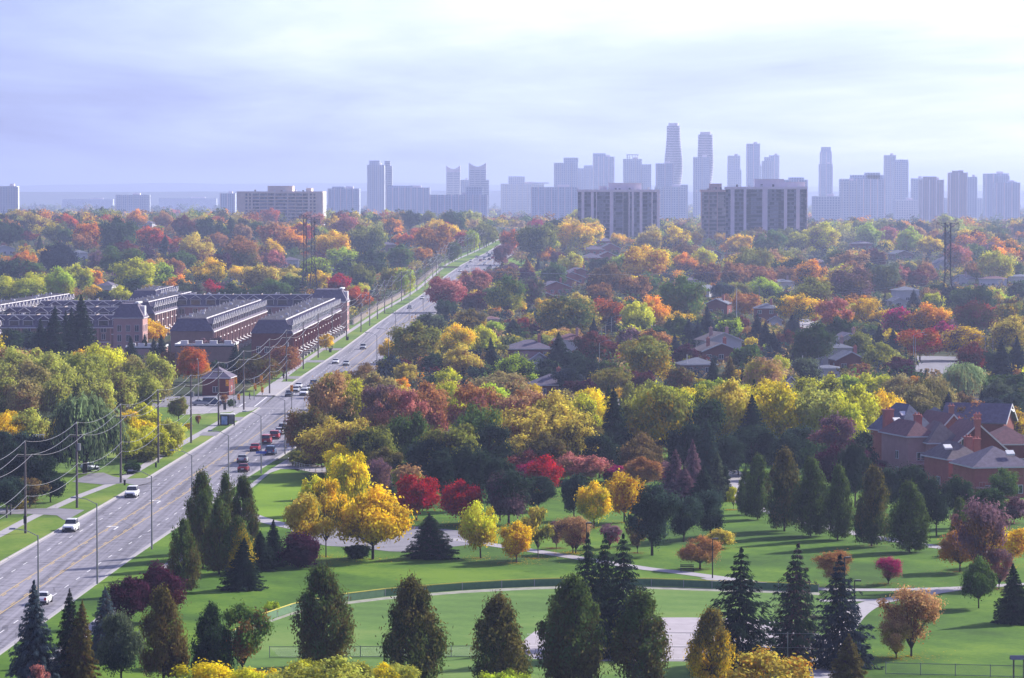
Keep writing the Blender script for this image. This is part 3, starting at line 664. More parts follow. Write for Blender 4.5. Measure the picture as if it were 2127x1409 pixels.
# hand placed trees: crop coordinates (origin, scale), rows "x top width kind colour [colour2] [aspect]"
LISTS = []
def L(ox, oy, sc, txt): LISTS.append((ox, oy, sc, txt))
L(0, 370, 2.936, '''540 255 180 R or_ ro;500 330 120 R ru;720 240 220 R dg gr;50 250 170 R dg;150 310 90 R ma;910 290 150 R ro ru;830 190 120 R or_ ta;1000 200 110 R ta or_;1065 185 70 R ro
1130 225 150 R ma br;1290 235 160 R dg gr;1410 230 90 S dg;1650 185 100 R ro pk;1715 190 80 R pk ro;1785 205 60 R ro;1480 270 120 R ta ru;1560 260 110 R gr;1660 275 160 R ru ro;1840 265 140 R re ru;1790 310 150 R or_ ru
2030 325 190 R go or_;1480 355 215 R ru ol;1650 370 150 R go pk;1660 440 130 R pk pp;1200 335 200 R gt ru;1340 445 150 R pu;980 330 120 R re;1010 340 80 S bg;1090 390 140 R pp br;770 380 150 R ma rg
740 405 210 R gr ol;880 420 110 B pu;1110 440 150 R gr dg;350 385 195 R nv;240 350 60 S dg;170 440 110 R or_ go;110 460 90 R ro;50 480 160 R dg;200 490 150 R gr ru;590 440 130 R pp ta;820 490 230 R yl li;950 500 200 R li gr
1050 490 130 R ru pk;1270 485 185 R go gr;1470 525 150 R go ye .8;1590 525 180 R gt ru;1570 565 160 R rg ol;1930 480 180 R li ol;1960 540 110 R go;2060 430 130 R li gr;2090 510 90 R dg;1950 450 90 R pu
1640 615 210 R gr lg .8;1790 590 140 R dg;1290 620 130 R cr re;1420 645 180 R dg bg;1150 610 190 R gg pp;920 640 130 R gt ta;820 590 170 R dg gr;740 655 120 R yl ol;560 555 120 R or_ ta;560 650 100 R go;470 525 180 R yl li
360 545 200 R li yl 1.2;230 560 190 R yl li;90 590 220 R yl li .9;40 600 90 R ye;160 660 120 B ma;640 690 110 B dg;2060 585 135 R cr;1330 330 110 R ru;660 300 100 S dg;1210 260 90 R dg;400 300 110 R gr;330 280 120 R ol
310 770 180 S sp nv 2.35;400 800 110 S sp nv 3.2;500 700 200 S sp nv 2.3;440 780 120 S sp nv 2.8;250 850 120 S sp nv 2.4;590 840 110 D bg 1.9;700 860 90 D sp 2;60 910 150 R dg bg;170 925 130 R bg;860 840 220 R go or_ .95;950 880 110 R go or_;880 945 90 S sp;940 970 90 S sp;985 950 90 S sp 2.1
1075 950 55 S sp;800 960 90 S sp;250 900 90 S sp;60 1030 260 R lo ot 1.3;250 1045 280 R lo ot 1.35;380 1035 230 R lo gr 1.3;520 1045 250 R lo li 1.4;650 980 240 R yl lo 1.5;800 1080 230 R ot lo 1.4;920 1070 250 R lo ot 1.45;740 1060 180 R ta lo 1.2
150 1110 260 R ot lo 1.4;460 1120 240 R lo gg 1.4;30 1200 230 R lo ol 1.3;1060 1040 130 R ru ta;1165 1018 185 R ro or_ 1.3;1215 1110 120 R or_ go;1240 980 110 R pp br;1440 1000 130 S bg sp;1560 1080 200 R rg ru 1.1;1690 1060 110 R rg;1730 1010 190 R ru pk;1990 945 85 R go 1.3;1330 960 140 R pp nv 1.2
1640 1100 130 R rg ru;1480 1090 130 P bg;330 1200 210 R lo ot 1.4;140 1230 230 R ot ta 1.2;700 1170 230 R lo br 1.4;600 1210 230 R lo ot 1.5;860 1170 210 R lo ol 1.4;980 1160 150 R yl ol 1.4''')
L(0, 560, 2.936, '''520 750 400 W wi bg 1.25;780 850 130 R go yl;900 865 160 R yl go 1.2;1020 915 160 R yl ol 1.1;1090 760 130 R ol ot 1.3;60 850 120 R go ol;210 935 140 R go rg;830 980 160 R gg ol 1.1;740 960 130 R gg
80 960 230 P bg sp;250 1000 210 P bg sp;130 1080 200 P dg bg;330 1060 150 P bg;205 1130 150 P br pp 1.2;800 1175 90 B dg;60 1180 120 B dg;1370 760 50 V ru pp 1.6;1410 790 40 R gr 1.4;1210 885 40 V ru 1.7;1150 930 50 R go
1870 815 240 R rg ru 1.5;1990 900 230 R gt ru 1.1;2060 840 120 V pp 1.4;1940 800 130 R go ol;1830 1110 140 B ol rg .7;2070 1070 210 R ye go;2060 620 210 L yl go 1.2;2110 950 160 R gt br;1960 1060 150 R rg dg 1.0;1900 1110 110 B rg''')
L(0, 930, 2.942, '''215 790 290 S bs nv 2.3;430 845 190 S sp pp 3.0;490 915 200 S rg ru 2.6;640 835 240 S bs pp 2.0;790 790 270 R pu 1.15;960 695 310 R pu ma 1.2;740 990 270 P gg bg 1.8;1000 845 350 O rg br 1.7;1290 950 280 O dg bg 1.8
1480 950 360 L gr ru 1.35;1225 140 240 O lg rg 2.3;1385 148 190 O lg rg 2.6;1490 162 200 O lg rg 2.5;1240 260 230 O lg rg 2.1;1130 430 230 O lg rg 2.0;1340 300 240 O lg rg 2.0;1460 420 200 O lg go 1.8;1480 540 240 S sp bg 1.4;1590 500 190 S sp 1.35;1665 430 150 S sp 2.0
230 1310 130 L pk pp 2;1230 1335 320 R yl ye 1;1540 1350 260 R go ye 1;1850 1290 230 L yl ol 1''')
L(500, 900, 2.768, '''480 755 400 O lg rg 1.5;1000 818 380 O rg lg 1.65;1490 925 380 O rg lg 1.6;1910 815 390 O lg rg 1.7;400 320 310 L gt go 1.37;490 235 220 L go ol 2.2;760 300 360 R go 1.2;1095 455 240 S sp pp 1.12
1380 392 215 R yl go 1.55;1585 508 215 R go or_ 1.14;1710 402 155 L gt ol 2.1;1010 225 245 R cr re 1.15;1270 272 225 R cr 1.15;620 78 250 R ye yl 1.7;670 148 90 S nv 1.9;830 158 110 S bg pp 2.2;790 138 180 V pp ta 1.6
960 180 160 B ta li 1.1;1160 88 210 P sp bg 1.6;1330 58 230 P sp bg 1.7;1490 98 190 P sp bg 2.2;1540 195 290 P sp pp 1.15;1610 90 180 R pk re 1.1;1740 130 230 R cr re 1.1;1670 165 150 R mg 1.1;1710 235 200 P sp bg 1.1
1900 108 190 R pk ru .9;330 580 200 B pu 1;1815 500 100 V pp ta 1.7;1910 468 190 V ta pp 1.2;180 960 90 R li;1460 1345 230 R li ol;560 120 130 R yl ta 2;420 240 140 R yl ye 1.7;900 130 130 R bg dg 1.3;1050 60 160 P bg sp 1.5;660 640 120 B dg .7
1600 10 220 R gt br 1.2;360 1290 260 L yl ol;640 1290 240 L ol yl;830 1320 180 R ye yl;160 1345 180 R ye;1430 160 120 P sp 1.7;760 560 60 B dg''')
L(1100, 900, 2.768, '''345 545 290 D sp nv 2.6;440 552 250 D sp 2.7;545 556 320 D sp nv 2.3;230 828 380 O lg rg 1.6;645 898 360 O lg rg 1.55;1045 998 290 O rg go 1.6;1200 632 370 D sp nv 2.0;1520 612 310 D sp pp 2.2;1800 678 340 D nv sp 2.0;1820 1140 280 S rg pp 1.5
1380 1225 540 L gt or_ .9;370 282 180 R go yl 1.5;545 212 205 R go or_ 1.5;255 218 165 P bg 1.75;705 282 310 P bg sp 1.38;885 348 210 P bg sp 1.35;1040 315 210 P bg sp 1.4;980 588 235 R ru ta .85;1095 548 150 R gt ol .8
265 478 210 V ta pk 1.05;460 518 150 V pp mg 1;620 475 130 V br 1.7;155 498 95 V pp 1.8;300 108 290 R pk ta .65;650 138 210 R ru ta .9;490 188 130 B mg pp;940 28 140 S pp sp 2.2;1080 98 150 S gg nv 2;890 188 190 S pp sp 1.25;1000 178 170 S sp 1.5;1130 180 90 S sp 2.4
1240 198 120 O lg gr 2.3;1310 122 190 O lg 2.0;1465 86 225 O rg lg 2.15;1615 136 220 O lg 2.1;1770 178 210 O lg 2.1;1965 188 240 O rg lg 1.95;1172 300 70 L yl 2.1;1420 10 110 S bs 1.6;1480 8 95 S bs 1.7;1850 38 210 R pu 1.3;1765 668 260 V ru ta .85
690 -30 160 R rg br;860 0 140 P sp 1.7;1200 10 150 P sp nv 1.6;760 170 120 B pp mg;1330 40 130 P sp nv 1.4''')
L(1500, 820, 2.392, '''930 428 200 O lg 1.8;825 803 190 V mg pk .76;940 945 330 V ta ru 1.1;865 1108 200 V ta gt 1.05;1275 805 150 R gr lg 1.75;1455 828 190 S sp 1.65;1285 505 310 V pp ru 1.5;1425 638 200 R go or_ 1.1;1180 650 170 R ru or_ 1.4;1375 755 150 V pp pk 1.45
870 328 150 P sp bg 1.8;965 350 150 P sp bg 1.9;1065 408 150 P sp 2;1190 395 170 P dg bg 1.6;1180 508 130 O lg ol 1.8;1400 368 150 R gr lg 1.1;560 238 200 R pu 1.3;660 220 180 P sp bg 1.9;470 220 190 R dg bg 1.2;270 208 90 S bs 1.6;330 196 80 S bs 1.6
150 -10 180 S sp nv 1.9;310 -5 200 S sp pp 1.5;430 20 130 R pp pk 1.6;580 8 230 R yl li 1.3;800 -25 180 R go ye 1.6;520 90 160 R ta gt 1.2;1255 33 205 R ru rg 1.1;1455 58 170 R go ru 1.1;780 318 100 V pp mg 1;1330 440 180 P dg 1.4;1450 500 130 R pp ma
1290 600 180 R or_ go 1.1;700 180 120 P sp 2;380 150 170 P bg dg 1.2;1040 900 5 B dg''')
L(1300, 400, 2.572, '''130 190 135 R gt go;50 170 65 R li;100 280 205 R go or_;400 295 135 R yl go;320 320 115 R or_ ru;440 370 135 R ru ma;590 360 155 R ru br;690 275 195 R ol gt;770 200 145 R gr ol;940 195 125 R yl;610 220 115 R go;505 205 65 R go;370 205 85 R go or_
720 380 135 R ru pk;850 390 115 R ru;985 360 165 R or_ dg;900 340 135 R dg;1050 160 165 R yl ta;1290 160 125 R li;1400 180 95 R pk or_;1510 185 145 R li yl;1620 235 135 R ye .85;1850 265 125 R gr li;1970 295 185 R yl ye;1850 210 135 R or_ pk;2110 205 60 R or_
1770 265 135 R pk or_;1600 375 115 R ru pk;1475 390 95 R pk;1330 300 115 R ma;1380 360 195 R gg ol;1200 390 205 R pp br;1430 450 115 R ru;1280 435 95 R pk 1.5;1560 410 105 R ma;1100 440 125 R go or_ 1.3;1000 455 205 R ol ma;730 455 185 R li gr .8;640 525 135 R ru or_
530 545 95 R ru;920 530 215 R go gr .9;1010 600 95 R or_ ro;1115 560 175 L pk or_;1300 555 165 L go 1.15;1460 610 155 R mg pp;1610 590 205 R or_ ru .95;1700 610 90 R go;1860 570 190 R ma rg;1960 590 120 R re ru;2060 570 155 R ol go;2100 470 110 R dg;1860 490 205 R dg gr .9
1640 525 110 R yl li;1540 515 90 S nv 1.3;1570 715 190 R cr or_ 1;1700 690 135 R mg;1800 705 215 R go pp .9;1850 800 165 R ma re;2050 660 235 R gt rg 1;2010 780 155 S nv bg;2090 760 120 S nv bg;60 580 155 R yl li 1.3;150 555 135 R or_ go 1.4;300 448 245 R gr ol 1.15
120 768 245 R ol go;60 450 120 R ru;440 600 115 S nv sp 1.9;335 680 105 S nv sp 1.6;380 680 90 S nv;270 750 95 S nv;320 810 135 R pu;290 920 145 R rg ru;80 950 115 R ma;560 660 135 R li gr;700 640 105 S nv;750 680 95 S nv sp;890 650 125 S nv sp 1.2;790 740 125 S nv 1.3;770 810 70 S bs
860 735 115 R ma ru;1005 698 215 R dg lg;1130 660 155 R dg;1250 738 135 R ol gr;1210 690 75 S nv;1350 700 105 S nv 1.6;1430 720 100 S nv 1.6;1350 798 155 R ol yl;1460 880 165 R pu .8;1250 908 115 R ru .7;650 800 155 R gr;730 868 205 R ta yl;820 868 115 R yl;745 905 135 R ru gt
560 870 115 S rg ru;470 880 95 S sp;970 878 155 P gg nv 1.1;125 1005 205 R ol yl;350 1030 135 R ye yl;390 1068 215 R dg sp 1.3;430 1198 110 S dg bg 1.5;470 985 155 R li;540 1008 165 R gt ol;620 1010 115 R yl;745 980 185 R ye yl 1.4;690 988 160 S sp 2;862 1038 180 S sp nv 1.8
965 1118 155 R pp pk;1030 963 225 R yl ol 1.1;1130 1068 235 R yl li 1.1;1090 1180 145 R ta ru;1180 970 135 R li gr;1330 958 155 R yl li;1480 970 190 R ot ta 1.1;1640 978 215 W ot ol;1800 908 230 W wi ot .95;1930 960 125 R gr;2060 950 155 R dg gr;1385 1048 190 R go ye 1.35;1480 1088 60 S sp
200 1018 155 R li yl;590 1080 150 R yl ol;200 1130 200 R yl ol;290 1080 150 R go ol;560 1130 140 R go ol;1250 1030 130 R gg bg 1.3;1560 1030 190 R ot ol;1720 1060 110 S nv;1900 1060 90 S nv;1990 1000 170 R gg dg;1960 1090 130 P nv;2060 1060 140 P bg dg''')
L(640, 400, 2.936, '''60 120 95 R pk or_;240 130 155 R pk or_;200 170 110 R gr;160 238 175 R go or_;360 180 205 R ol gr;520 150 125 R or_ dg;620 110 115 R dg;740 110 105 R ol;780 150 125 R go;880 110 155 R dg gr;840 180 95 R cr;470 255 50 S nv;550 250 75 R or_ ro;600 250 95 R ro or_;670 240 105 R or_
775 188 180 R ru or_ 1.3;930 240 95 R re;990 230 85 C li yl 1.6;1070 180 135 R ol;700 330 95 R or_ ru;560 320 135 R gr ol 1.3;210 330 155 R li ol;380 345 175 R dg gr;300 290 105 R gt;60 365 115 R ma;220 420 90 R nv;330 430 165 R ol gr;190 498 140 R cr 1.1;310 570 145 R ro ru;70 478 135 R go gt;50 390 125 R li
500 450 115 R ol gt 1.5;590 460 105 C li yl 1.6;880 300 70 C gr ol 1.8;1040 200 70 C ol 2;1110 200 60 C ol 2;1225 218 115 R ro ru 1.5;1190 310 130 V pp pk 1.3;1280 240 80 R ru;1400 168 250 R ol gr 1.1;1345 220 140 R gr;1390 155 90 R cr mg;1620 160 205 R go yl;1720 165 155 R go yl;1580 248 65 S nv
1450 330 115 R or_ 1;1600 365 135 R yl go;1690 268 80 B dg;1830 200 90 R li;1960 190 95 R ol;1890 240 95 R go;2045 325 205 R go or_;1780 385 135 R dg rg;1910 380 155 R li;1520 350 95 R ma;1500 425 145 R gr;1400 400 55 S nv;1335 398 110 S ru dg 1.3;1210 450 135 R ru dg;1330 460 95 R pu
1010 460 175 R pk ru;980 480 115 R gt;840 495 225 R pk cr 1.05;1020 588 155 R ma pp;1210 508 205 R gr yl 1.3;1360 508 165 R gg pp 1.3;1290 660 75 R go;1100 580 80 R gr;850 690 75 S sp 1.5;750 720 175 R gg;990 710 155 R rg go;1570 618 330 R lg gt .88;1430 640 95 R go;1780 545 155 R ru;1815 640 235 R ro ru .9
1720 500 80 S nv;1850 430 205 R br ru;2000 500 165 R ru;2010 660 175 R yl li;2080 630 160 R or_ go 1.2;1850 748 135 S nv bs 1.1;1740 760 90 S nv;1250 768 115 S sp 1;1310 760 70 R re;1400 790 95 R pu;1140 790 100 B li ol;650 788 265 R ol gt 1.12;490 890 95 R go 1.6;890 800 235 R go yl 1.0
1045 808 160 R yl li 1.35;940 930 205 R gt ru;1120 878 120 S sp 1.9;1265 978 215 R li dg;720 990 115 R ru;770 970 145 R dg;590 1038 115 R gt 1.3;920 1030 105 B bg;1030 1050 115 R bg;1530 848 165 S sp nv 1.4;1600 958 145 P sp;1720 850 205 R ma dg;1820 890 155 R ma re;2020 868 215 R ol go
1960 820 175 R pp pu;1700 1008 205 P sp nv .9;1480 1008 155 P sp nv;1660 1128 180 R pu ma .8;1850 1058 225 R ol gt .9;2040 1080 125 R pu ma;1180 1080 350 R ot ta .65;850 1070 155 R yl li;340 1038 205 L br ta;180 1078 155 R yl ol;400 1100 245 R ot ta;260 1198 135 R gr li 1.3;590 1178 155 R gt go
380 1258 145 R cr re;460 1310 175 R re ru;650 1270 165 R gr lg 1.1;840 1138 255 R ru pk 1;1100 1168 255 R li ru 1;1330 1188 225 R ta pk;1355 1158 125 R ye go;1560 1208 250 R ot pp;1710 1188 175 R ye yl;1830 1165 160 S dg sp 2.2;2000 1158 205 R ol ot;1880 1180 90 R go;2080 1158 155 R yl gr
560 1120 110 R or_ go;1600 1060 160 P nv sp;1130 1060 110 R dg;1430 1060 120 P sp;1900 1130 130 R rg;720 1230 130 R pp gt;960 1210 130 R ol br''')
L(0, 0, 1, '''700 865 125 R gt ru 1;770 880 110 R ol dg 1.1;850 860 95 R lg ol 1.2;935 870 130 R ol rg 1.1;1090 828 120 R gt ru 1.15;1170 842 125 R gt rg 1.15;1278 800 80 S sp 2.1;1370 800 115 R ol go 1.4;1455 815 95 R dg sp 1.5;1470 866 70 S bg gg 2;1320 830 90 R ol rg 1.4
1020 880 95 P sp bg 1.3;900 905 85 P sp bg 1.3;970 915 80 P sp bg;1215 880 90 R rg br;1420 880 90 P sp;1510 900 80 P sp;1400 930 60 S pp sp;1245 900 80 P sp;1075 905 70 R rg br;800 930 70 R rg ol;1130 900 90 R rg br;1330 900 90 R br rg;1560 880 90 P sp;1640 900 80 P sp bg 1.2;1700 890 70 R dg pp
690 770 95 L ta ol 1.6;735 790 85 R yl ol 1.5;790 792 85 L pp ta 1.6;835 800 90 L pk ru 1.6;885 795 85 R ru pk 1.5;925 785 80 R yl li 1.6;985 795 95 L ru pk 1.6;1020 800 90 R yl gr 1.6;1065 815 90 L ta pk 1.6;1105 805 90 R ru ta 1.6
1150 812 95 R gt yl 1.6;1200 808 90 R yl ol 1.6;1245 812 80 R ye yl 1.5;1340 800 90 R lo yl 1.7;1390 795 95 R yl lo 1.7;1430 792 90 R yl gr 1.6;1512 790 95 R gt yl 1.7;1548 812 90 R yl gt 1.5;1600 786 95 R ye yl 1.7;1665 800 85 R lo ol 1.5;1700 795 90 R lo yl 1.7
1735 860 80 L pp pk 1.5;1775 800 90 R yl lo 1.6;1120 860 90 R gt br 1.3;1185 865 95 R gt rg 1.3;1090 850 100 R gt ru 1.4;850 850 80 R gr lg 1.7;730 860 90 R gt ta 1.5;680 880 80 R gt ta 1.3;770 870 80 R rg gr 1.4;1000 830 95 R gr yl 1.6
420 1368 150 L ye yl .9;520 1385 130 L yl lo .9;600 1372 150 R lo yl .9;690 1366 170 R lo yl .8;770 1375 120 R ye lo .8;830 1378 90 L lo yl .9;1060 1392 90 R li .8;8 905 85 P sp bg 1.3;45 925 80 P sp 1.3;88 940 70 P sp bg 1.3;15 985 75 P bg sp 1.1;62 990 60 P br sp 1.1;105 985 55 P sp 1.1;262 880 65 R yl lo 1.3;292 868 60 L ye yl 1.4;318 880 65 R yl ol 1.2;350 870 60 R lo yl 1.3;345 905 50 B yl .9;272 915 45 B gg .9;300 925 45 B ol .8;120 870 55 R gt ol 1.2;15 860 70 R go rg 1.2;60 850 70 R lo ot 1.3;35 1035 30 B gt .8;250 470 45 S dg;1010 470 40 R ol;935 460 45 R go;20 745 60 R ol;350 1340 60 B rg''')
for ox, oy, sc, txt in LISTS:
    for e in txt.replace('\n', ';').split(';'):
        p = e.split(); x, tp, wd = ox + float(p[0]) / sc, oy + float(p[1]) / sc, float(p[2]) / sc
        kd, c1 = p[3], p[4]; rest = p[5:]; c2 = asp = None
        for q in rest:
            if q in COL: c2 = q
            else: asp = float(q)
        if wd < 8: continue
        plant(x, tp, wd, kd, c1, c2, asp)
NHAND = len(trees)
# ------------------------------------------------------------------ buildings
BM = []
def meshq(name, mats, fn):
    for k, me in BM:
        if k == name: return me
    mb = MB(); fn(mb); me = mb.mesh(name, mats); BM.append((name, me)); return me
def window_mesh(w_, h_, d=.12, mull=1, key='window'):
    def f(mb):
        mb.box(-w_ / 2 - .1, w_ / 2 + .1, -.07, .02, -h_ / 2 - .1, h_ / 2 + .1, 0)
        mb.box(-w_ / 2, w_ / 2, -.075, -.03, -h_ / 2, h_ / 2, 1)
        for i in range(mull):
            x = -w_ / 2 + w_ * (i + 1) / (mull + 1); mb.box(x - .05, x + .05, -.12, -.076, -h_ / 2, h_ / 2, 0)
    return meshq(f'{key}_{w_:.1f}_{h_:.1f}_{mull}', [M['trim'], M['glass']], f)
def gable_tri(mb, x0, x1, y, z0, z1, m=0, th=.3):
    xm = (x0 + x1) / 2
    mb.hull([(x0, y, z0), (x1, y, z0), (xm, y, z1)], [(x0, y + th, z0), (x1, y + th, z0), (xm, y + th, z1)], m)
def hip(mb, x0, x1, y0, y1, z0, z1, inset=None, m=0, over=.5):
    x0 -= over; x1 += over; y0 -= over; y1 += over; W_, D_ = x1 - x0, y1 - y0
    if W_ >= D_: a = inset if inset is not None else D_ / 2; r = [(x0 + a, (y0 + y1) / 2), (x1 - a, (y0 + y1) / 2)]
    else: a = inset if inset is not None else W_ / 2; r = [((x0 + x1) / 2, y0 + a), ((x0 + x1) / 2, y1 - a)]
    A, B, C_, D = (x0, y0, z0), (x1, y0, z0), (x1, y1, z0), (x0, y1, z0); P, Q = (*r[0], z1), (*r[1], z1)
    if W_ >= D_:
        mb.quad(A, B, Q, P, m); mb.quad(C_, D, P, Q, m); mb.tri(D, A, P, m); mb.tri(B, C_, Q, m)
    else:
        mb.quad(B, C_, Q, P, m); mb.quad(D, A, P, Q, m); mb.tri(A, B, P, m); mb.tri(C_, D, Q, m)
    mb.box(x0, x1, y0, y1, z0 - .22, z0 - .002, m + 1)
def house(px, by, wpx, d=10, h=3.0, rt='hip', rh=2.4, wall='brick_red', roof='roof_purple', rot=0, label='', chim=1, garage=False, white_gable=False, name='house', skylight=False, base=None):
    g = base or G(px, by); s = F / g.y; w_ = wpx / s; hw = w_ / 2
    o = empty(name, g, rot); tag(o, label, 'house', 'houses among the trees')
    mb = MB(); mb.box(-hw, hw, 0, d, -1.5, h)
    mb.build('wall', M[wall], o)
    mb = MB()
    if rt == 'hip': hip(mb, -hw, hw, 0, d, h + .22, h + rh)
    else:
        ov = .6; z0, z1 = h - .05, h + rh; xm = 0
        th = .2
        for sx_ in (-1, 1):
            a = (sx_ * (hw + ov), -ov, z0 - .1); b = (sx_ * (hw + ov), d + ov, z0 - .1); c = (xm, d + ov, z1 + .2); e = (xm, -ov, z1 + .2)
            dn = Vector((0, 0, -th)); mb.hull([tuple(Vector(q) + dn) for q in (a, b, c, e)], [a, b, c, e], 0)
        for y_ in (-ov - .02,):
            for sx_ in (-1, 1):
                mb.hull([(sx_ * (hw + ov), y_ - .12, z0 - .42), (sx_ * (hw + ov), y_ - .12, z0 - .08), (0, y_ - .12, z1 + .24), (0, y_ - .12, z1 - .1)],
                        [(sx_ * (hw + ov), y_, z0 - .42), (sx_ * (hw + ov), y_, z0 - .08), (0, y_, z1 + .24), (0, y_, z1 - .1)], 1)
    ro = mb.build('roof', [M[roof], M['trim']], o)
    if rt != 'hip':
        mb = MB(); gable_tri(mb, -hw + .02, hw - .02, .03, h - .02, h + rh, 0, .25); gable_tri(mb, -hw + .02, hw - .02, d - .3, h - .02, h + rh, 0, .25); mb.build('gable', M['trim'] if white_gable else M[wall], o)
    for k in range(chim):
        cx = hw * (-.5 + k * .9) if chim > 1 else hw * .45
        mb = MB(); mb.box(cx - .45, cx + .45, d * .35, d * .35 + .8, h - .3, h + rh + 1.3); mb.box(cx - .55, cx + .55, d * .35 - .1, d * .35 + .9, h + rh + 1.3, h + rh + 1.5); mb.tube((cx, d * .35 + .4, h + rh + 1.5), (cx, d * .35 + .4, h + rh + 1.9), .16)
        mb.build('chimney', M['brick_orange'] if wall != 'stucco' else M['brick_pink'], o)
    if skylight:
        mb = MB(); mb.box(-hw * .35 - .5, -hw * .35 + .6, 1.6, 2.2, h + rh * .45, h + rh * .62); mb.build('skylight', M['white'], o)
    n = max(1, int(w_ / 3.6)); wm = window_mesh(1.3, 1.25)
    for fl in range(int(h // 2.7)):
        for i in range(n):
            x = -hw + w_ * (i + .5) / n
            if garage and fl == 0 and i == n - 1: continue
            inst('window', wm, o, (x, -.01, 1.5 + fl * 2.8))
        for sd in (-1, 1): inst('window', wm, o, (sd * (hw + .01), d * .4, 1.5 + fl * 2.8), sd * math.pi / 2)
    if garage:
        mb = MB(); x = hw - w_ / n / 2; mb.box(x - 1.3, x + 1.3, -.06, .0, 0, 2.2)
        for k in range(3): mb.box(x - 1.25, x + 1.25, -.08, -.061, .1 + k * .7, .7 + k * .7)
        mb.build('garage_door', M['trim'], o)
    return o
H = house
# hip roofed bungalows and gabled houses, left to right, nearest first
H(1103, 747, 92, 11, 3.0, 'hip', 2.7, 'brick_red', 'roof_purple', .12, 'low brick house with wide purple hip roof left of a dark spruce', 1)
H(1118, 768, 48, 9, 2.8, 'gable', 1.9, 'stucco', 'roof_maroon', .5, 'white-walled garage wing with mauve gable roof below the wide hip roof', 0, True)
H(1183, 745, 66, 9, 5.4, 'hip', 2.0, 'stucco', 'roof_maroon', -.05, 'white two-storey house with maroon hip roof behind a dark spruce', 1)
H(1147, 826, 76, 10, 2.9, 'hip', 2.6, 'brick_red', 'roof_purple', .1, 'lone house with plain purple-grey hip roof above the autumn thicket', 1)
for i, (x, y, w_, l) in enumerate([(1155, 606, 66, 'nearest'), (1172, 594, 60, 'second'), (1187, 584, 56, 'third'), (1205, 575, 56, 'farthest')]):
    H(x, y + 6, w_, 11, 3.6, 'gable', 2.6, 'brick_orange', 'roof_purple', .25, f'{l} of four staggered gabled brick houses with white-edged purple roofs', 1)
H(1135, 632, 46, 8, 3, 'gable', 2, 'brick_red', 'roof_maroon', .3, 'small gabled brick house in front of the staggered gables', 0)
for i, (x, y, w_, l) in enumerate([(1230, 548, 40, 'left front'), (1262, 545, 46, 'right front'), (1235, 530, 38, 'left rear'), (1268, 526, 40, 'right rear'), (1250, 512, 46, 'rearmost')]):
    H(x, y, w_, 12, 3.6, 'gable' if i % 2 else 'hip', 3, 'brick_orange', 'roof_purple', .1, f'{l} of the purple-roofed far cluster left of the apartment slab', 0)
H(1498, 752, 80, 10, 3.4, 'gable', 2.0, 'brick_red', 'roof_brown', .25, 'nearer twin gabled brick house with white fascia and side chimney', 2, white_gable=False)
H(1503, 738, 78, 10, 4.6, 'gable', 2.2, 'stucco', 'roof_brown', .25, 'farther twin gabled house with brown roof and pale chimney', 2)
H(1452, 780, 74, 9, 2.8, 'hip', 1.9, 'brick_tan', 'roof_blue', .1, 'low house with blue-grey hip roof beside a white lamp pole', 0)
H(1768, 772, 62, 9, 3.4, 'gable', 2.0, 'brick_red', 'roof_blue', .12, 'red brick gable-fronted house with white fascia at the front of its group', 1)
H(1740, 762, 62, 10, 5.2, 'hip', 1.8, 'stucco', 'roof_blue', .12, 'white-walled house with grey roof and pale chimney left in its group', 1)
H(1765, 745, 60, 10, 5.4, 'gable', 2.1, 'stucco', 'roof_purple', .12, 'white gable-fronted house at the back of its group', 1, white_gable=True)
H(1720, 785, 50, 7, 2.4, 'hip', .9, 'stucco', 'roof_blue', 0, 'low pale shed roof in front of the white and brick house group', 0)
H(1590, 672, 48, 9, 5.6, 'hip', 2.0, 'brick_red', 'roof_blue', -.1, 'two-storey red brick house with tall outside chimney and pale hip roof', 1)
H(1610, 683, 26, 7, 3.2, 'gable', 1.2, 'stucco', 'roof_purple', -.1, 'small white side wing beside the tall-chimney brick house', 0, True)
H(1488, 655, 46, 9, 4.8, 'gable', 1.8, 'brick_red', 'roof_blue', -.3, 'brick house with grey roof behind blue spruces', 1)
H(1885, 628, 50, 10, 5.2, 'hip', 1.8, 'stucco', 'roof_blue', .1, 'white two-storey house with grey hip roof left of the right pylon', 0)
H(1868, 640, 30, 8, 3, 'gable', 1.4, 'stucco', 'roof_blue', .2, 'white low wing stepping down in front of the grey-roofed white house', 0)
H(1992, 596, 38, 10, 4.2, 'gable', 1.8, 'stucco', 'roof_purple', -.5, 'white gabled house right behind the right pylon', 1)
H(2063, 598, 56, 10, 4.4, 'hip', 1.5, 'stucco', 'roof_maroon', -.1, 'long white house with maroon hip roof right of the pylon', 0)
H(2122, 592, 44, 10, 4.2, 'hip', 1.2, 'stucco', 'roof_blue', 0, 'white house with pale roof cut by the right edge of the photo', 0)
H(1630, 604, 44, 9, 4.2, 'hip', 1.5, 'stucco', 'roof_blue', .2, 'pale house half hidden above the lime-coloured trees', 1)
H(1455, 617, 40, 9, 3.6, 'gable', 1.8, 'stucco', 'roof_blue', -.5, 'pale gabled house right of the tall olive tree', 0)
H(1440, 600, 34, 9, 4.2, 'hip', 1.5, 'stucco', 'roof_purple', .1, 'pale house behind the one with the grey gable', 0)
H(1484, 540, 32, 10, 4, 'gable', 2, 'brick_tan', 'roof_purple', .4, 'small gabled house below the larger apartment slab', 0)
H(1990, 556, 60, 12, 4, 'gable', 3, 'brick_red', 'roof_purple', .5, 'dark-roofed house with skylights behind the right pylon', 0, skylight=True)
H(1960, 562, 30, 9, 4, 'gable', 2, 'stucco', 'roof_blue', .3, 'white gable beside the right pylon shaft', 0)
H(1790, 518, 44, 14, 4, 'hip', 2, 'brick_red', 'roof_purple', 0, 'dark red low roof on the far right ridge', 0)
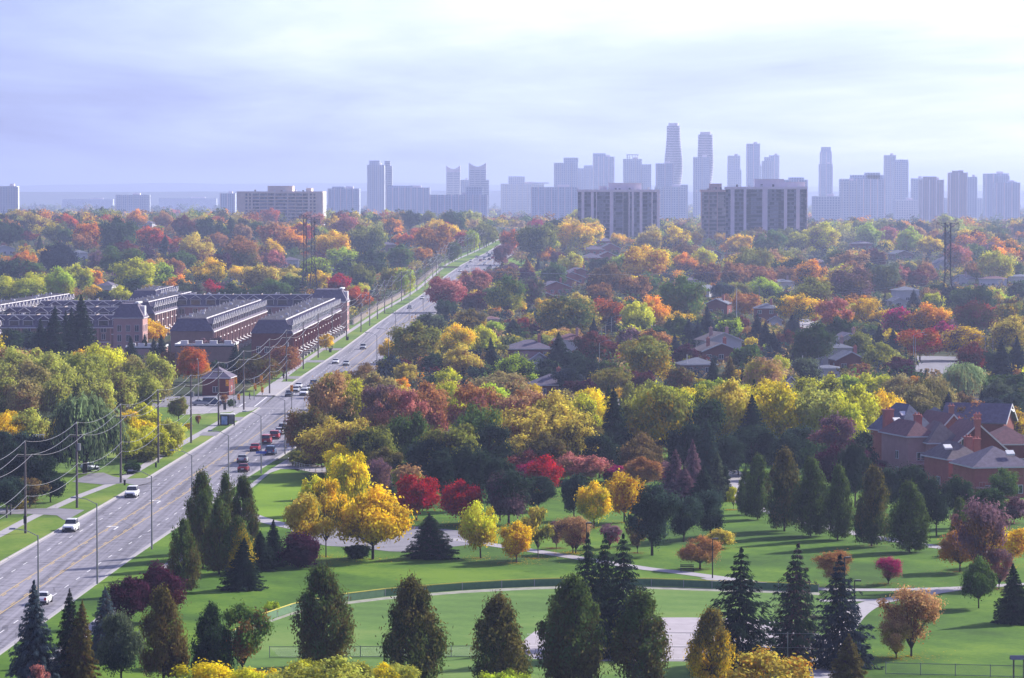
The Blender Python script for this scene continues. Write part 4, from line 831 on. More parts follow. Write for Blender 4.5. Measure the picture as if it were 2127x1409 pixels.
H(1878, 540, 40, 12, 4, 'gable', 2, 'brick_tan', 'roof_blue', .3, 'low grey roof with pale stripes left of the pylon', 0)
H(1985, 692, 44, 9, 3, 'gable', 1.8, 'brick_pink', 'roof_maroon', 1.57, 'low mauve roof above the magenta tree', 0)
H(2043, 698, 34, 9, 3, 'gable', 1.8, 'brick_pink', 'roof_maroon', 1.57, 'low mauve roof right of a thin white pole', 0)
H(1625, 780, 36, 8, 2.8, 'gable', 1.7, 'brick_tan', 'roof_purple', .5, 'small purple gable right of the yellow-topped tree', 0)
H(1640, 822, 30, 8, 3, 'gable', 1.6, 'stucco', 'roof_brown', .6, 'sliver of house between two dark spruces', 0)
H(1018, 677, 34, 7, 2.4, 'hip', 1.1, 'brick_pink', 'roof_maroon', 0, 'small pinkish garden house among round trees right of the road', 0)
for x, y, w_, rt, l in [(167, 540, 30, 'hip', 'far left pale house below the dark round tree'), (105, 560, 34, 'hip', 'low roof among orange trees at far left'), (10, 530, 40, 'gable', 'grey roof cut by the left edge of the photo'),
                        (603, 556, 34, 'hip', 'pale grey house left of the left pylon'), (548, 550, 26, 'gable', 'small roof edge above the tan trees'), (493, 585, 30, 'gable', 'pale gabled house above the round green tree'),
                        (422, 600, 24, 'gable', 'white gable left of the crimson bush'), (306, 474, 22, 'hip', 'tiny white building on the left ridge'), (670, 584, 34, 'gable', 'pale house right of the left pylon'),
                        (690, 568, 40, 'hip', 'mauve roof right of the left pylon'), (218, 612, 30, 'hip', 'blue-grey roof among lime trees'), (30, 575, 34, 'hip', 'grey bungalow roof at far left'),
                        (806, 522, 30, 'hip', 'small grey roof left of the road poplars'), (1700, 560, 30, 'hip', 'small roof in the hazy right middle distance')]:
    H(x, y, w_, 9, 4.2, rt, 1.9, rnd.choice(['stucco', 'brick_tan', 'stucco']), rnd.choice(['roof_blue', 'roof_purple']), rnd.uniform(-.4, .4), l, 0)
H(448, 822, 56, 9, 4.2, 'hip', 2.6, 'brick_red', 'roof_purple', -.08, 'small red brick house with purple hip roof by the crossing', 0)
# big brick houses on the right
def bigwin(o, xs_, zs_, w_=1.4, h_=1.5, y=-.01, mull=1):
    wm = window_mesh(w_, h_, mull=mull)
    for z in zs_:
        for x in xs_: inst('window', wm, o, (x, y, z))
def big(px, by, wpx, d, h, rt, rh, wall, roof, rot, label, chims=(), sky=(), deck=None, winx=None, z0=0):
    o = house(px, by, wpx, d, h, rt, rh, wall, roof, rot, label, 0, name='house')
    hw = wpx / (F / G(px, by).y) / 2
    for cx, cy_, ch, cw in chims:
        mb = MB(); mb.box(cx - cw, cx + cw, cy_, cy_ + .9, 0, ch); mb.box(cx - cw - .12, cx + cw + .12, cy_ - .12, cy_ + 1.02, ch, ch + .25)
        for k in (-.3, .3): mb.tube((cx + k, cy_ + .45, ch + .25), (cx + k, cy_ + .45, ch + .6), .14)
        mb.build('chimney', M['brick_orange'], o)
    for x, y, z in sky:
        mb = MB(); mb.hull([(x - .7, y, z), (x + .7, y, z), (x + .7, y + .9, z + .55), (x - .7, y + .9, z + .55)], [(x - .7, y, z + .25), (x + .7, y, z + .25), (x + .7, y + .9, z + .8), (x - .7, y + .9, z + .8)]); mb.build('skylight', M['white'], o)
    if deck:
        x0, x1, z = deck; mb = MB(); mb.box(x0, x1, -2.4, -.02, z, z + .2); 
        for x in np.linspace(x0, x1, int((x1 - x0) / .5) + 1): mb.box(x - .03, x + .03, -2.4, -2.34, z + .2, z + 1.1)
        mb.box(x0, x1, -2.42, -2.3, z + 1.1, z + 1.18); mb.box(x0 + .1, x0 + .3, -2.3, -2.1, -1, z); mb.box(x1 - .3, x1 - .1, -2.3, -2.1, -1, z); mb.build('deck', M['brick_pink'], o)
    return o
big(1906, 985, 80, 12, 7.2, 'hip', 5.0, 'brick_orange', 'roof_blue', .35, 'big house with grey hip roof and tall left chimney, leftmost of the brick group', [(-4.6, 2, 11.2, .9)], [(-1.4, 2.1, 10.2), (-3.4, .9, 9.2)], (-4, 0, 5))
big(1912, 1000, 56, 13, 7.6, 'hip', 2.6, 'brick_pink', 'roof_maroon', .25, 'pink-walled house with maroon hip roof in the brick group', [(1, 4, 11.0, .45), (2.2, 6, 10.6, .35)], (), (-2, 2, 3))
big(1978, 975, 90, 12, 5.4, 'gable', 4.4, 'brick_orange', 'roof_maroon', .25, 'house with long maroon gable roof behind the pink-walled one', [(1.5, 1, 8.9, .6), (5, 0, 9.6, .5)], ())
big(1962, 1002, 66, 10, 6.6, 'hip', 3.6, 'brick_pink', 'roof_brown', .15, 'brown-roofed house with open upper terrace in the brick group', [], (), (-4, 1, 3))
o = big(2030, 1005, 128, 12, 5.4, 'gable', 4.8, 'brick_red', 'roof_maroon', .12, 'red brick house with broad gable and one small white window', [(-.2, -.95, 10.9, .5)], ())
inst('window', window_mesh(1.2, 1.4, mull=0), o, (-2.2, -.05, 7.2))
big(2003, 1020, 72, 10, 5.2, 'hip', 2.8, 'brick_orange', 'roof_brown', .3, 'brick house with brown hip roof, skylight and deck in front', [(2, 2.5, 8.6, .6), (3.8, 3.2, 8.2, .6)], [(-2.2, 1.4, 6.9)], (-3, 3.4, 2.2))
big(2085, 1036, 128, 11, 5.0, 'hip', 3.2, 'brick_orange', 'roof_purple', .2, 'nearest brick house with wide purple hip roof and satellite dish', [], [(1.8, 1.7, 6.9)], (-5, 1, 1.8))
big(1953, 940, 58, 12, 5.2, 'hip', 3.0, 'brick_orange', 'roof_blue', 0, 'blue-grey hip roof behind the brick group', [(2.4, 2, 8.6, .5)])
big(2095, 930, 92, 12, 5.2, 'gable', 3.2, 'brick_red', 'roof_purple', 1.2, 'house with long lilac-grey roof slope at the back right', [], [(0, -1, 7)])
big(2100, 978, 100, 12, 4.6, 'hip', 3, 'brick_red', 'roof_maroon', 0, 'dark maroon roof between the broad gable and the right edge', [])
# ---- townhouse rows
def townhouse(x, y, rot, length, width, units, wall, wh=8.0, rh=3.7, label='', gables=True, endw=True, z=0.0, side=1):
    """rot = heading of the row; local +Y runs along the row, the facade looks to local +X (side=1)"""
    o = empty('townhouse_row', (x, y, z), rot); tag(o, label, 'townhouse row', 'rows of brick townhouses')
    hw = width / 2; mb = MB(); mb.box(-hw, hw, 0, length, -1, wh); mb.build('wall', M[wall], o)
    ins = 2.0
    mb = MB(); e = .35
    b = [(-hw - e, -e, wh), (hw + e, -e, wh), (hw + e, length + e, wh), (-hw - e, length + e, wh)]
    t_ = [(-hw + ins, ins * .75, wh + rh), (hw - ins, ins * .75, wh + rh), (hw - ins, length - ins * .75, wh + rh), (-hw + ins, length - ins * .75, wh + rh)]
    mb.hull(b, t_, 0); rf = mb.build('roof', M['roof_purple'], o)
    mb = MB(); mb.box(-hw + ins + .1, hw - ins - .1, ins, length - ins, wh + rh + .01, wh + rh + .12); mb.build('flat_roof', M['roof_flat'], o)
    u = length / units
    # party walls and parapets
    pw = meshq(f'party_{width}_{side}', [M['wallcream']], lambda mb: (mb.box(-hw + ins - .15, hw - ins + .15, -.13, .13, 0, .30)))
    vent = meshq('vent', [M['trim']], lambda mb: (mb.tube((0, 0, 0), (0, 0, .5), .12), mb.tube((.0, 0, .5), (0, 0, .65), .2)))
    ac = meshq('air_unit', [M['trim']], lambda mb: (mb.box(-.45, .45, -.4, .4, 0, .5), mb.box(-.3, .3, -.25, .25, .5, .58)))
    par = meshq(f'parapet_{u:.2f}', [M['trim']], lambda mb: mb.box(-.13, .13, .5, u - .5, 0, .28))
    fh = side
    dm = meshq(f'dormer_{u:.2f}_{side}_{gables}', [M['roof_purple'], M['trim'], M['glass']], lambda mb: dormer(mb, u, rh, gables, side))
    wm = window_mesh(1.1, 1.7); wm2 = window_mesh(1.6, 1.9)
    bay = meshq(f'facade_{u:.2f}_{wh}', [M['brick_red'] if wall == 'brick_red' else M['brick_pink'], M['trim']], lambda mb: (mb.box(-.05, .55, .5, .9, 0, wh - .3), mb.box(-.05, .55, u * .5 - .2, u * .5 + .2, 0, wh - .3), mb.box(-.05, .3, .9, u * .5 - .2, wh * .34, wh * .34 + .35, 1), mb.box(-.05, .3, u * .5 + .2, u - .1, wh * .67, wh * .67 + .35, 1)))
    step = meshq('entry', [M['white'], M['concrete']], lambda mb: (mb.hull([(0, -1.2, 2.5), (1.9, -1.2, 1.9), (1.9, 1.2, 1.9), (0, 1.2, 2.5)], [(0, -1.2, 2.75), (1.9, -1.2, 2.15), (1.9, 1.2, 2.15), (0, 1.2, 2.75)], 0), mb.box(0, 2.4, -1, 1, 0, .9, 1)))
    for k in range(units + 1):
        inst('party_wall', pw, o, (0, min(max(k * u, ins), length - ins), wh + rh))
    rr = random.Random(int(length * 10))
    for k in range(units):
        inst('parapet', par, o, (side * (hw - ins + .05), k * u, wh + rh + .02))
        inst('roof_vent', vent, o, (rr.uniform(-hw + ins + .5, hw - ins - .5), k * u + rr.uniform(1, u - 1), wh + rh + .1))
        inst('roof_vent', vent, o, (-side * (hw - ins - .5), k * u + u * .5, wh + rh + .1))
        if k % 2: inst('air_unit', ac, o, (rr.uniform(-hw + ins + 1, hw - ins - 1), k * u + u * .5, wh + rh + .12))
        dd = inst('dormer', dm, o, (side * hw, k * u, wh)); 
        r_ = 0 if side > 0 else math.pi
        ff = inst('pilaster', bay, o, (side * hw, k * u if side > 0 else k * u + u, 0), r_)
        for fl in (1.6, 4.4, 6.8):
            for q in (.28, .74):
                inst('window', wm if fl < 5 else wm2, o, (side * (hw + .01), k * u + u * q, fl), math.pi / 2 * side)
        inst('entry_canopy', step, o, (side * (hw + .02), k * u + u * .25, 0), r_)
    if endw:
        for q in (-.32, -.12, .12, .32): inst('window', wm, o, (width * q, -.01, 3.2))
    return o
def dormer(mb, u, rh, gables, s):
    # stands on the mansard slope: x from the eave inwards
    ins = 2.0; w_ = u * .36
    for c in ((u * .27, w_), (u * .74, w_)):
        y0, y1 = c[0] - c[1] / 2, c[0] + c[1] / 2; z1 = rh * .62
        mb.hull([(s * -.1, y0, .1), (s * -.1, y1, .1), (s * -ins * .9, y1, .1), (s * -ins * .9, y0, .1)], [(s * -.1, y0, z1), (s * -.1, y1, z1), (s * -ins * .9, y1, z1), (s * -ins * .9, y0, z1)], 0)
        mb.box(min(s * -.1, s * .02), max(s * -.1, s * .02), y0 + .25, y1 - .25, .5, z1 - .25, 2)
        mb.box(min(s * -.12, s * -.01), max(s * -.12, s * -.01), y0 + .08, y1 - .08, .3, z1 - .08, 1)
        ym = (y0 + y1) / 2
        if gables:
            mb.hull([(s * .12, y0 - .3, z1), (s * .12, y1 + .3, z1), (s * .12, ym, z1 + 1.5)], [(s * -ins, y0 - .3, z1), (s * -ins, y1 + .3, z1), (s * -ins, ym, z1 + 1.5)], 0)
            for a in (y0 - .3, y1 + .3): mb.hull([(s * .14, a, z1 - .12), (s * .14, a, z1 + .12), (s * .14, ym, z1 + 1.62), (s * .14, ym, z1 + 1.38)], [(s * .26, a, z1 - .12), (s * .26, a, z1 + .12), (s * .26, ym, z1 + 1.62), (s * .26, ym, z1 + 1.38)], 1)
        else:
            mb.hull([(s * .25, y0 - .15, z1 + .01), (s * .25, y1 + .15, z1 + .01), (s * -ins, y1 + .15, z1 + .01), (s * -ins, y0 - .15, z1 + .01)], [(s * .25, y0 - .15, z1 + .14), (s * .25, y1 + .15, z1 + .14), (s * -ins * .85, y1 + .15, z1 + .75), (s * -ins * .85, y0 - .15, z1 + .75)], 0)
            mb.box(min(s * .25, s * .32), max(s * .25, s * .32), y0 - .15, y1 + .15, z1 - .05, z1 + .2, 1)
    mb.box(min(0, s * .42), max(0, s * .42), .05, u - .05, -.35, -.03, 1)
def turret(x, y, w_, d, wh, rh, wall, label, rot=0, z=0):
    o = empty('corner_house', (x, y, z), rot); tag(o, label, 'townhouse'); hw = w_ / 2
    mb = MB(); mb.box(-hw, hw, 0, d, -1, wh); mb.build('wall', M[wall], o)
    mb = MB(); mb.hull([(-hw - .4, -.4, wh + .3), (hw + .4, -.4, wh + .3), (hw + .4, d + .4, wh + .3), (-hw - .4, d + .4, wh + .3)], [(-hw + 2, 2, wh + rh), (hw - 2, 2, wh + rh), (hw - 2, d - 2, wh + rh), (-hw + 2, d - 2, wh + rh)])
    mb.build('roof', M['roof_purple'], o)
    mb = MB(); mb.box(-hw - .35, hw + .35, -.35, d + .35, wh + .01, wh + .29); mb.build('cornice', M['trim'], o)
    mb = MB(); mb.box(hw - 2.6, hw - 1.4, 1.5, d - 1.5, wh + rh + .01, wh + rh + .5); mb.build('parapet', M['white'], o)
    wm = window_mesh(1.1, 1.9)
    for fl in (1.9, 5.0, 8.0):
        if fl + 1 > wh: continue
        for q in (-.3, 0, .3): inst('window', wm, o, (w_ * q, -.01, fl))
        for q in (.2, .5, .8): inst('window', wm, o, (hw + .01, d * q, fl), math.pi / 2)
    mb = MB(); mb.box(hw - 1.2, hw + .1, d * .35, d * .65, wh + .31, wh + rh - .8); mb.build('dormer', M['trim'], o)
    return o
TH = -R(1.15)
yA = 1022
townhouse(-70.9, yA, TH, 205, 12, 17, 'brick_red', 8.0, 3.9, 'long red brick townhouse row with pointed white-edged dormers beside the main road', True)
turret(-65.2, 1228, 13, 15, 10.5, 4.6, 'brick_pink', 'tall pinkish corner house with steep roof at the far end of the roadside row', TH)
townhouse(-96.0, 1038, TH, 178, 12.6, 16, 'brick_tan', 8.0, 3.7, 'tan brick townhouse row with flat dormers and balconies behind the roadside row', True)
townhouse(-69.5, 1252, math.pi / 2 + .03, 52, 12, 5, 'brick_pink', 8.6, 4.0, 'far cross row closing the townhouse court, long dark mansard facing the camera', True, side=-1, endw=False)
townhouse(-128, 1180, TH - .01, 120, 12, 10, 'brick_tan', 8.2, 3.9, 'tan townhouse row left of the small pale cupola building', True)
turret(-117.5, 1060, 9, 12, 11.0, 4.5, 'brick_pink', 'pink stone-faced corner house with steep turret roof', TH)
for k, (yy, x1, l) in enumerate([(1090, -121, 'front'), (1155, -128, 'middle'), (1212, -128, 'rear')]):
    townhouse(x1, yy, math.pi / 2, 56 + 6 * k, 11, 6, 'brick_tan', 7.4 + .3 * k, 3.6, f'{l} of three camera-facing townhouse rows behind the dark spruces', True, side=-1, endw=False)
townhouse(-178, 1075, -R(3.2), 200, 12, 16, 'brick_tan', 8.4, 3.7, 'far left townhouse row receding up to the lime trees', True)
townhouse(-163, 1012, -R(2), 46, 11, 4, 'brick_tan', 7.0, 3.4, 'short end block of the far left townhouses with plain mansard end', True)
townhouse(-141, 1330, TH, 60, 12, 5, 'brick_tan', 8.0, 3.7, 'farthest townhouse row glimpsed behind the others', True)
# small pale cupola building, low flat-roofed buildings
house(432, 668, 19, 8, 9.0, 'hip', 2.0, 'stucco', 'roof_blue', 0, 'small pale building with hip roof between the townhouse rows', 0)
def flat(px, by, wpx, d, h, wall, rim, label, cat='building', rot=0):
    g = G(px, by); w_ = wpx * g.y / F; o = empty('low_building', g, rot); tag(o, label, cat); hw = w_ / 2
    mb = MB(); mb.box(-hw, hw, 0, d, -1, h); mb.build('wall', M[wall], o)
    mb = MB(); mb.box(-hw - .1, hw + .1, -.1, d + .1, h + .01, h + .3); mb.build('roof', M['roof_flat'], o)
    mb = MB(); mb.box(-hw - .15, hw + .15, -.15, .1, h + .31, h + .8); mb.box(-hw - .15, -hw + .1, .11, d, h + .31, h + .8); mb.box(hw - .1, hw + .15, .11, d, h + .31, h + .8); mb.build('parapet', M[rim], o)
    for k in range(4): mb = MB(); x = -hw + w_ * (k + .5) / 4; mb.box(x - 1, x + 1, d * .3, d * .3 + 1.4, h + .3, h + 1.5); mb.build('air_unit', M['trim'], o)
    for k in range(max(2, int(w_ / 5))): inst('window', window_mesh(1.6, 1.2), o, (-hw + w_ * (k + .5) / max(2, int(w_ / 5)), -.01, 1.9))
    return o
flat(425, 775, 122, 16, 7.2, 'brick_tan', 'white', 'flat-roofed tan brick building with white parapet in front of the townhouses')
flat(300, 752, 78, 14, 3.8, 'brick_pink', 'white', 'low pale flat roof behind the small dark spruces')
flat(820, 467, 26, 20, 13, 'brick_red', 'dark', 'dark stair block above the long flat roof on the ridge')
flat(838, 458, 150, 40, 6.0, 'brick_red', 'dark', 'long low dark building on the ridge behind the autumn trees')
# ---- apartment slabs
def slab(x, y, w_, d, floors, fh, bays, wall, label, rot=0, z=0, pent=None, style='dark'):
    """bays: list of (start, end) fractions that hold windows; piers between"""
    o = empty('apartment_building', (x, y, z), rot); tag(o, label, 'apartment building'); hw = w_ / 2; h = floors * fh
    mb = MB(); mb.box(-hw + .6, hw - .6, .8, d - .6, -2, h); mb.build('core', M['apt_tan'] if style != 'pink' else M['apt_pink'], o)
    # piers
    edges = [0.0] + [q for b in bays for q in b[:2]] + [1.0]
    for i in range(0, len(edges), 2):
        a, b = edges[i], edges[i + 1]
        if b - a < .004: continue
        pm = MB(); pm.box(-hw + a * w_, -hw + b * w_, 0, .795, -2, h); pm.build('pier', M[wall], o)
    mb = MB(); mb.box(-hw - .2, hw + .2, -.2, d + .2, h + .01, h + 1.8); mb.build('roof_band', M[wall], o)
    rr = random.Random(int(w_ * 7 + d))
    
    for bi, bb in enumerate(bays):
        a, b = bb[:2]; x0, x1 = -hw + a * w_, -hw + b * w_; dark = len(bb) > 2; bw = x1 - x0
        for half in range(2 if bw > 8 else 1):
            nh = 2 if bw > 8 else 1; xa, xb = x0 + bw * half / nh, x0 + bw * (half + 1) / nh
            def mk(mb, pal, W_=xb - xa):
                n = max(2, int(W_ / 1.5))
                for k in range(n):
                    mb.box(W_ * k / n + .08, W_ * (k + 1) / n - .08, .12, .18, .95, fh - .35, pal if rr.random() < .62 else 1 - pal)
                mb.box(0, W_, .19, .3, .02, fh - .02, 0)
                if not dark: mb.box(0, W_, -.02, .06, .02, .9, 2)
                mb.box(0, W_, -.2 if not dark else .0, .15, fh - .14, fh - .03, 2)
            ms = []
            for v in range(3):
                mb = MB(); mk(mb, 1 if v == 2 and not dark else 0); ms.append(mb.mesh('window_bay', [M['aptglass'], M['glass2'], M['apt_tan'] if style == 'tan' else M['balcony'], M['dark'] if dark else M['apt_tan']]))
            for f_ in range(floors): inst('window_bay', rr.choice(ms), o, (xa, .35, f_ * fh))
    # right-hand end: white balconies catching the sun
    for f_ in range(floors):
        pass
    eb = MB()
    eb.box(0, 1.2, 0, d * .42, 0, 1.05)
    em = eb.mesh('balcony', [M[wall]])
    for f_ in range(floors): inst('end_balcony', em, o, (hw - .595, d * .3, f_ * fh + .1))
    if pent:
        for (a, b, ph, m_) in pent:
            mb = MB(); mb.box(-hw + a * w_, -hw + b * w_, d * .25, d * .75, h + 1.81, h + 1.8 + ph); mb.box(-hw + a * w_ - .2, -hw + b * w_ + .2, d * .25 - .2, d * .75 + .2, h + 1.81 + ph, h + 2.2 + ph); mb.build('penthouse', M[m_], o)
    for k in range(7):
        mb = MB(); x_ = rr.uniform(-hw + 2, hw - 2); mb.box(x_ - .7, x_ + .7, 2, 3.2, h + 1.81, h + 1.8 + rr.uniform(.8, 2)); mb.build('roof_unit', M['dark'] if k % 2 else M['white'], o)
    mb = MB(); x_ = hw * .6; mb.tube((x_, d * .5, h + 1.8), (x_, d * .5, h + 6.5), .12); mb.build('antenna', M['dark'], o)
    return o
# photo 1200-1370
Y1 = 2620; k1 = Y1 / F
x0, x1 = (1200 - 1063.5) * k1, (1370 - 1063.5) * k1
ztop = CH - (399 - HOR) * k1; fl = 15; fh = 3.0
slab((x0 + x1) / 2, Y1, x1 - x0, 22, fl, fh, [(.0, .045), (.08, .16), (.195, .225, 1), (.235, .39), (.435, .55), (.555, .62, 1), (.635, .66), (.685, .755), (.79, .90), (.915, .965)], 'apt_wall', 'left dark-windowed apartment slab with lavender concrete piers', 0, ztop - fl * fh,
     [(.38, .78, 4.6, 'apt_wall'), (.27, .36, 2.2, 'apt_wall')])
Y2 = 2500; k2 = Y2 / F; x0, x1 = (1507 - 1063.5) * k2, (1676 - 1063.5) * k2; ztop = CH - (393.5 - HOR) * k2
slab((x0 + x1) / 2, Y2, x1 - x0, 22, fl, fh, [(.0, .06), (.11, .22), (.255, .31, 1), (.31, .45), (.515, .65), (.65, .715, 1), (.755, .865), (.91, .95), (.95, .995, 1)], 'apt_wall', 'right dark-windowed apartment slab with sunlit white balcony edge', -.03, ztop - fl * fh,
     [(.36, .72, 5.2, 'apt_wall'), (.72, .98, 3.2, 'apt_wall')])
Y3 = 2640; k3 = Y3 / F; x0, x1 = (1456 - 1063.5) * k3, (1509 - 1063.5) * k3; ztop = CH - (399 - HOR) * k3
slab((x0 + x1) / 2, Y3, x1 - x0, 18, fl, fh, [(.03, .30), (.32, .62), (.65, .97)], 'apt_pink', 'pinkish brick apartment block adjoining the right dark slab', 0, ztop - fl * fh, [(.35, .82, 4.2, 'apt_pink')], 'pink')
Y4 = 3150; k4 = Y4 / F; x0, x1 = (491 - 1063.5) * k4, (671 - 1063.5) * k4; ztop = CH - (402 - HOR) * k4; fl = 12
o = slab((x0 + x1) / 2, Y4, x1 - x0, 22, fl, 3.0, [(.10, .125), (.145, .165), (.185, .265), (.27, .355), (.36, .44), (.45, .59), (.60, .68), (.685, .765), (.77, .83), (.855, .875), (.895, .92)], 'apt_tan', 'tan apartment slab with white sunlit end on the left ridge', -.10, ztop - fl * 3.0,
     [(.35, .64, 4.6, 'apt_tan'), (.80, .86, 2.6, 'apt_tan')], 'tan')
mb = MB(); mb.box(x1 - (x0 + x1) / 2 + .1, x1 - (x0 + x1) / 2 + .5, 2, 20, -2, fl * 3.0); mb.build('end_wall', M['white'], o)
# ------------------------------------------------------------------ distant skyline
M['sk1'] = windowgrid('tower_haze_blue', (.56, .62, .74), (.28, .34, .46)); M['sk2'] = windowgrid('tower_pale', (.8, .82, .86), (.42, .48, .58)); M['sk3'] = windowgrid('tower_brick', (.44, .34, .36), (.2, .22, .3), gl=.45)  # pale and bluish facades carry some of the distance haze in their colour
M['sk4'] = windowgrid('tower_bands', (.8, .79, .8), (.3, .34, .42), bands=True, gv=.5)
def tower(xl, xr, top, Y, m='sk1', label='', steps=(), d=None, base=None, piers=True, crown=None, name='tower', cat='tower', rot=0):
    k = Y / F; x0, x1 = (xl - 1063.5) * k, (xr - 1063.5) * k; w_ = x1 - x0; d = d or min(w_, 30); hw = w_ / 2
    z = CH - (top - HOR) * k + k * 0; o = empty(name, ((x0 + x1) / 2, Y, 0), rot); tag(o, label, cat, 'distant skyline buildings')
    mb = MB(); mb.box(-hw, hw, 0, d, -1, z); mb.build('shaft', M[m], o)
    if piers and w_ > 14:
        n = max(2, int(w_ / 9)); mb = MB()
        for i in range(n + 1): x = -hw + (w_ - 1.6) * i / n; mb.box(x, x + 1.6, -.7, -.01, 0, z + .3)
        mb.build('pilasters', M['white'] if m in ('sk2', 'sk4') else M['apt_wall'], o)
    mb = MB(); mb.box(hw * .1, hw * .6, d * .3, d * .7, z + .01, z + 3.2); mb.build('roof_unit', M['apt_wall'], o)
    for i, (a, b, t_) in enumerate(steps):
        xa, xb = (a - 1063.5) * k - (x0 + x1) / 2, (b - 1063.5) * k - (x0 + x1) / 2; zt = CH - (t_ - HOR) * k
        if zt > z: mb = MB(); mb.box(xa, xb, d * .1, d * .85, z + .02, zt); mb.build('upper_block', M[m], o)
        else: mb = MB(); mb.box(xa, xb, -d * .3, -.72, -1, zt); mb.build('side_block', M[m], o)
    if crown: crown(o, hw, d, z, k)
    return o
def crown_wing(o, hw, d, z, k):
    mb = MB(); mb.hull([(-hw * .9, 2, z + .3), (hw * .9, 2, z + .3), (hw * .9, d - 2, z + .3), (-hw * .9, d - 2, z + .3)], [(-hw, 2, z + 9), (hw, 2, z + 9), (hw, d - 2, z + 9), (-hw, d - 2, z + 9)])
    mb2 = MB(); n = 10; mb2.v = []; pts = [(-hw + 2 * hw * i / n, z + 5 + 7 * abs(2 * i / n - 1) ** 1.6) for i in range(n + 1)]
    for (a, za), (b, zb) in zip(pts, pts[1:]): mb2.hull([(a, 1, z + .3), (b, 1, z + .3), (b, d - 1, z + .3), (a, d - 1, z + .3)], [(a, 1, za), (b, 1, zb), (b, d - 1, zb), (a, d - 1, za)])
    mb2.build('winged_crown', M['apt_wall'], o)
def crown_spikes(o, hw, d, z, k):
    mb = MB()
    for x in (-hw * .8, hw * .8): mb.tube((x, d / 2, z), (x, d / 2, z + 9), .8, .2)
    mb.box(-hw * .85, hw * .85, 1, d - 1, z + .02, z + 3); mb.build('crown', M['sk1'], o)
def crown_ring(o, hw, d, z, k):
    mb = MB()
    for i in range(12):
        a = i * math.pi / 6; mb.tube((hw * .6 * math.cos(a), d / 2 + hw * .6 * math.sin(a), z), (hw * .6 * math.cos(a), d / 2 + hw * .6 * math.sin(a), z + 7), .5)
    mb.box(-hw * .65, hw * .65, d / 2 - hw * .65, d / 2 + hw * .65, z + 7, z + 8.2); mb.build('crown_ring', M['white'], o)
T = tower
T(0, 36, 387, 4600, 'sk2', 'hazy pale tower at the far left edge', [(36, 40, 389)])
T(241, 303, 405, 6200, 'sk2', 'low wide hazy block on the far left horizon', [(303, 313, 405)])
T(457, 489, 402, 5200, 'sk1', 'narrow hazy slab just left of the tan apartment slab')
T(681, 747, 392, 5000, 'sk1', 'hazy slab just right of the tan apartment slab', [(690, 716, 388)])
T(763, 799, 343, 5600, 'sk2', 'left of the pair of tall pale towers', [(767, 789, 334)]); T(797, 815, 345, 5900, 'sk4', 'right slim partner of the tall pale pair', [(799, 811, 335)])
T(802, 893, 390, 5100, 'sk1', 'long low slab at the foot of the pale pair', [(805, 858, 386)])
T(927, 956, 358, 6100, 'sk4', 'left tower with an upswept winged top', crown=crown_wing); T(974, 1010, 353, 5900, 'sk4', 'right tower with an upswept winged top', [(1008, 1016, 374)], crown=crown_wing)
T(893, 1013, 405, 4700, 'sk1', 'broad low slab under the winged-top towers', [(968, 1003, 388)])
T(956, 975, 374, 6400, 'sk2', 'pale low tower between the winged-top towers')
T(1040, 1130, 382, 6000, 'sk2', 'pale stepped hall left of the city cluster', [(1056, 1090, 367), (1105, 1140, 379)])
T(1103, 1202, 389, 4700, 'sk1', 'broad lavender slab left of the left dark apartment slab', [])
T(1151, 1200, 339, 5900, 'sk2', 'stepped tower at the left of the city cluster', [(1171, 1201, 328)])
T(1194, 1246, 350, 6500, 'sk2', 'pale construction-like tower with ragged top', [(1213, 1232, 344)])
T(1232, 1276, 326, 6100, 'sk1', 'broad tower with a two-level top', [(1232, 1258, 319)])
T(1295, 1333, 331, 5900, 'sk2', 'tower with a small white crown ring', [(1333, 1352, 342)], crown=crown_ring)
T(1363, 1399, 340, 5300, 'sk1', 'slab tower in front of the taller twisting tower', [(1399, 1428, 384)])
T(1361, 1427, 388, 4700, 'sk2', 'wide pale mid-rise beside the left dark apartment slab')
T(1441, 1475, 327, 5600, 'sk2', 'flat-topped tower in front of the shorter twisting tower')
T(1512, 1537, 324, 6200, 'sk2', 'pale tower with narrow shoulders between two taller ones', [(1510, 1539, 353)])
T(1551, 1578, 299, 6200, 'sk1', 'plain dark rectangular tower, tallest of the right half but one')
T(1583, 1606, 335, 5900, 'sk2', 'slim pale tower with a round top', [(1588, 1602, 327)]); T(1598, 1618, 323, 6300, 'sk1', 'slab behind the round-topped tower')
T(1576, 1581, 345, 6000, 'sk2', 'very thin tower beside the plain dark one')
T(1621, 1677, 374, 4500, 'sk1', 'broad block behind the right dark apartment slab', [(1640, 1670, 369)])
T(1704, 1727, 316, 6200, 'sk1', 'tall notched tower with two spikes', [(1706, 1725, 306)], crown=crown_spikes); T(1702, 1729, 341, 6150, 'sk1', 'lower shoulders of the two-spiked tower', [])
T(1748, 1838, 372, 4500, 'sk1', 'massive dark office block on the right', [(1770, 1836, 364), (1800, 1828, 359)], d=40); T(1747, 1780, 376, 4450, 'sk2', 'pale striped wing of the massive office block')
T(1837, 1860, 323, 5600, 'sk2', 'taller of the right pair of residential towers', []); T(1856, 1886, 336, 5400, 'sk2', 'shorter broader one of the right tower pair', [(1858, 1886, 332)])
T(1894, 1920, 371, 5200, 'sk2', 'left part of the low twin towers', []); T(1914, 1960, 374, 4700, 'sk3', 'low tower with reddish stripe on the right', [(1920, 1945, 367)])
T(1972, 2009, 359, 4700, 'sk3', 'brick-striped tower near the right edge', [(1980, 2000, 355)]); T(2009, 2029, 368, 5000, 'sk1', 'slim slab behind the brick-striped tower')
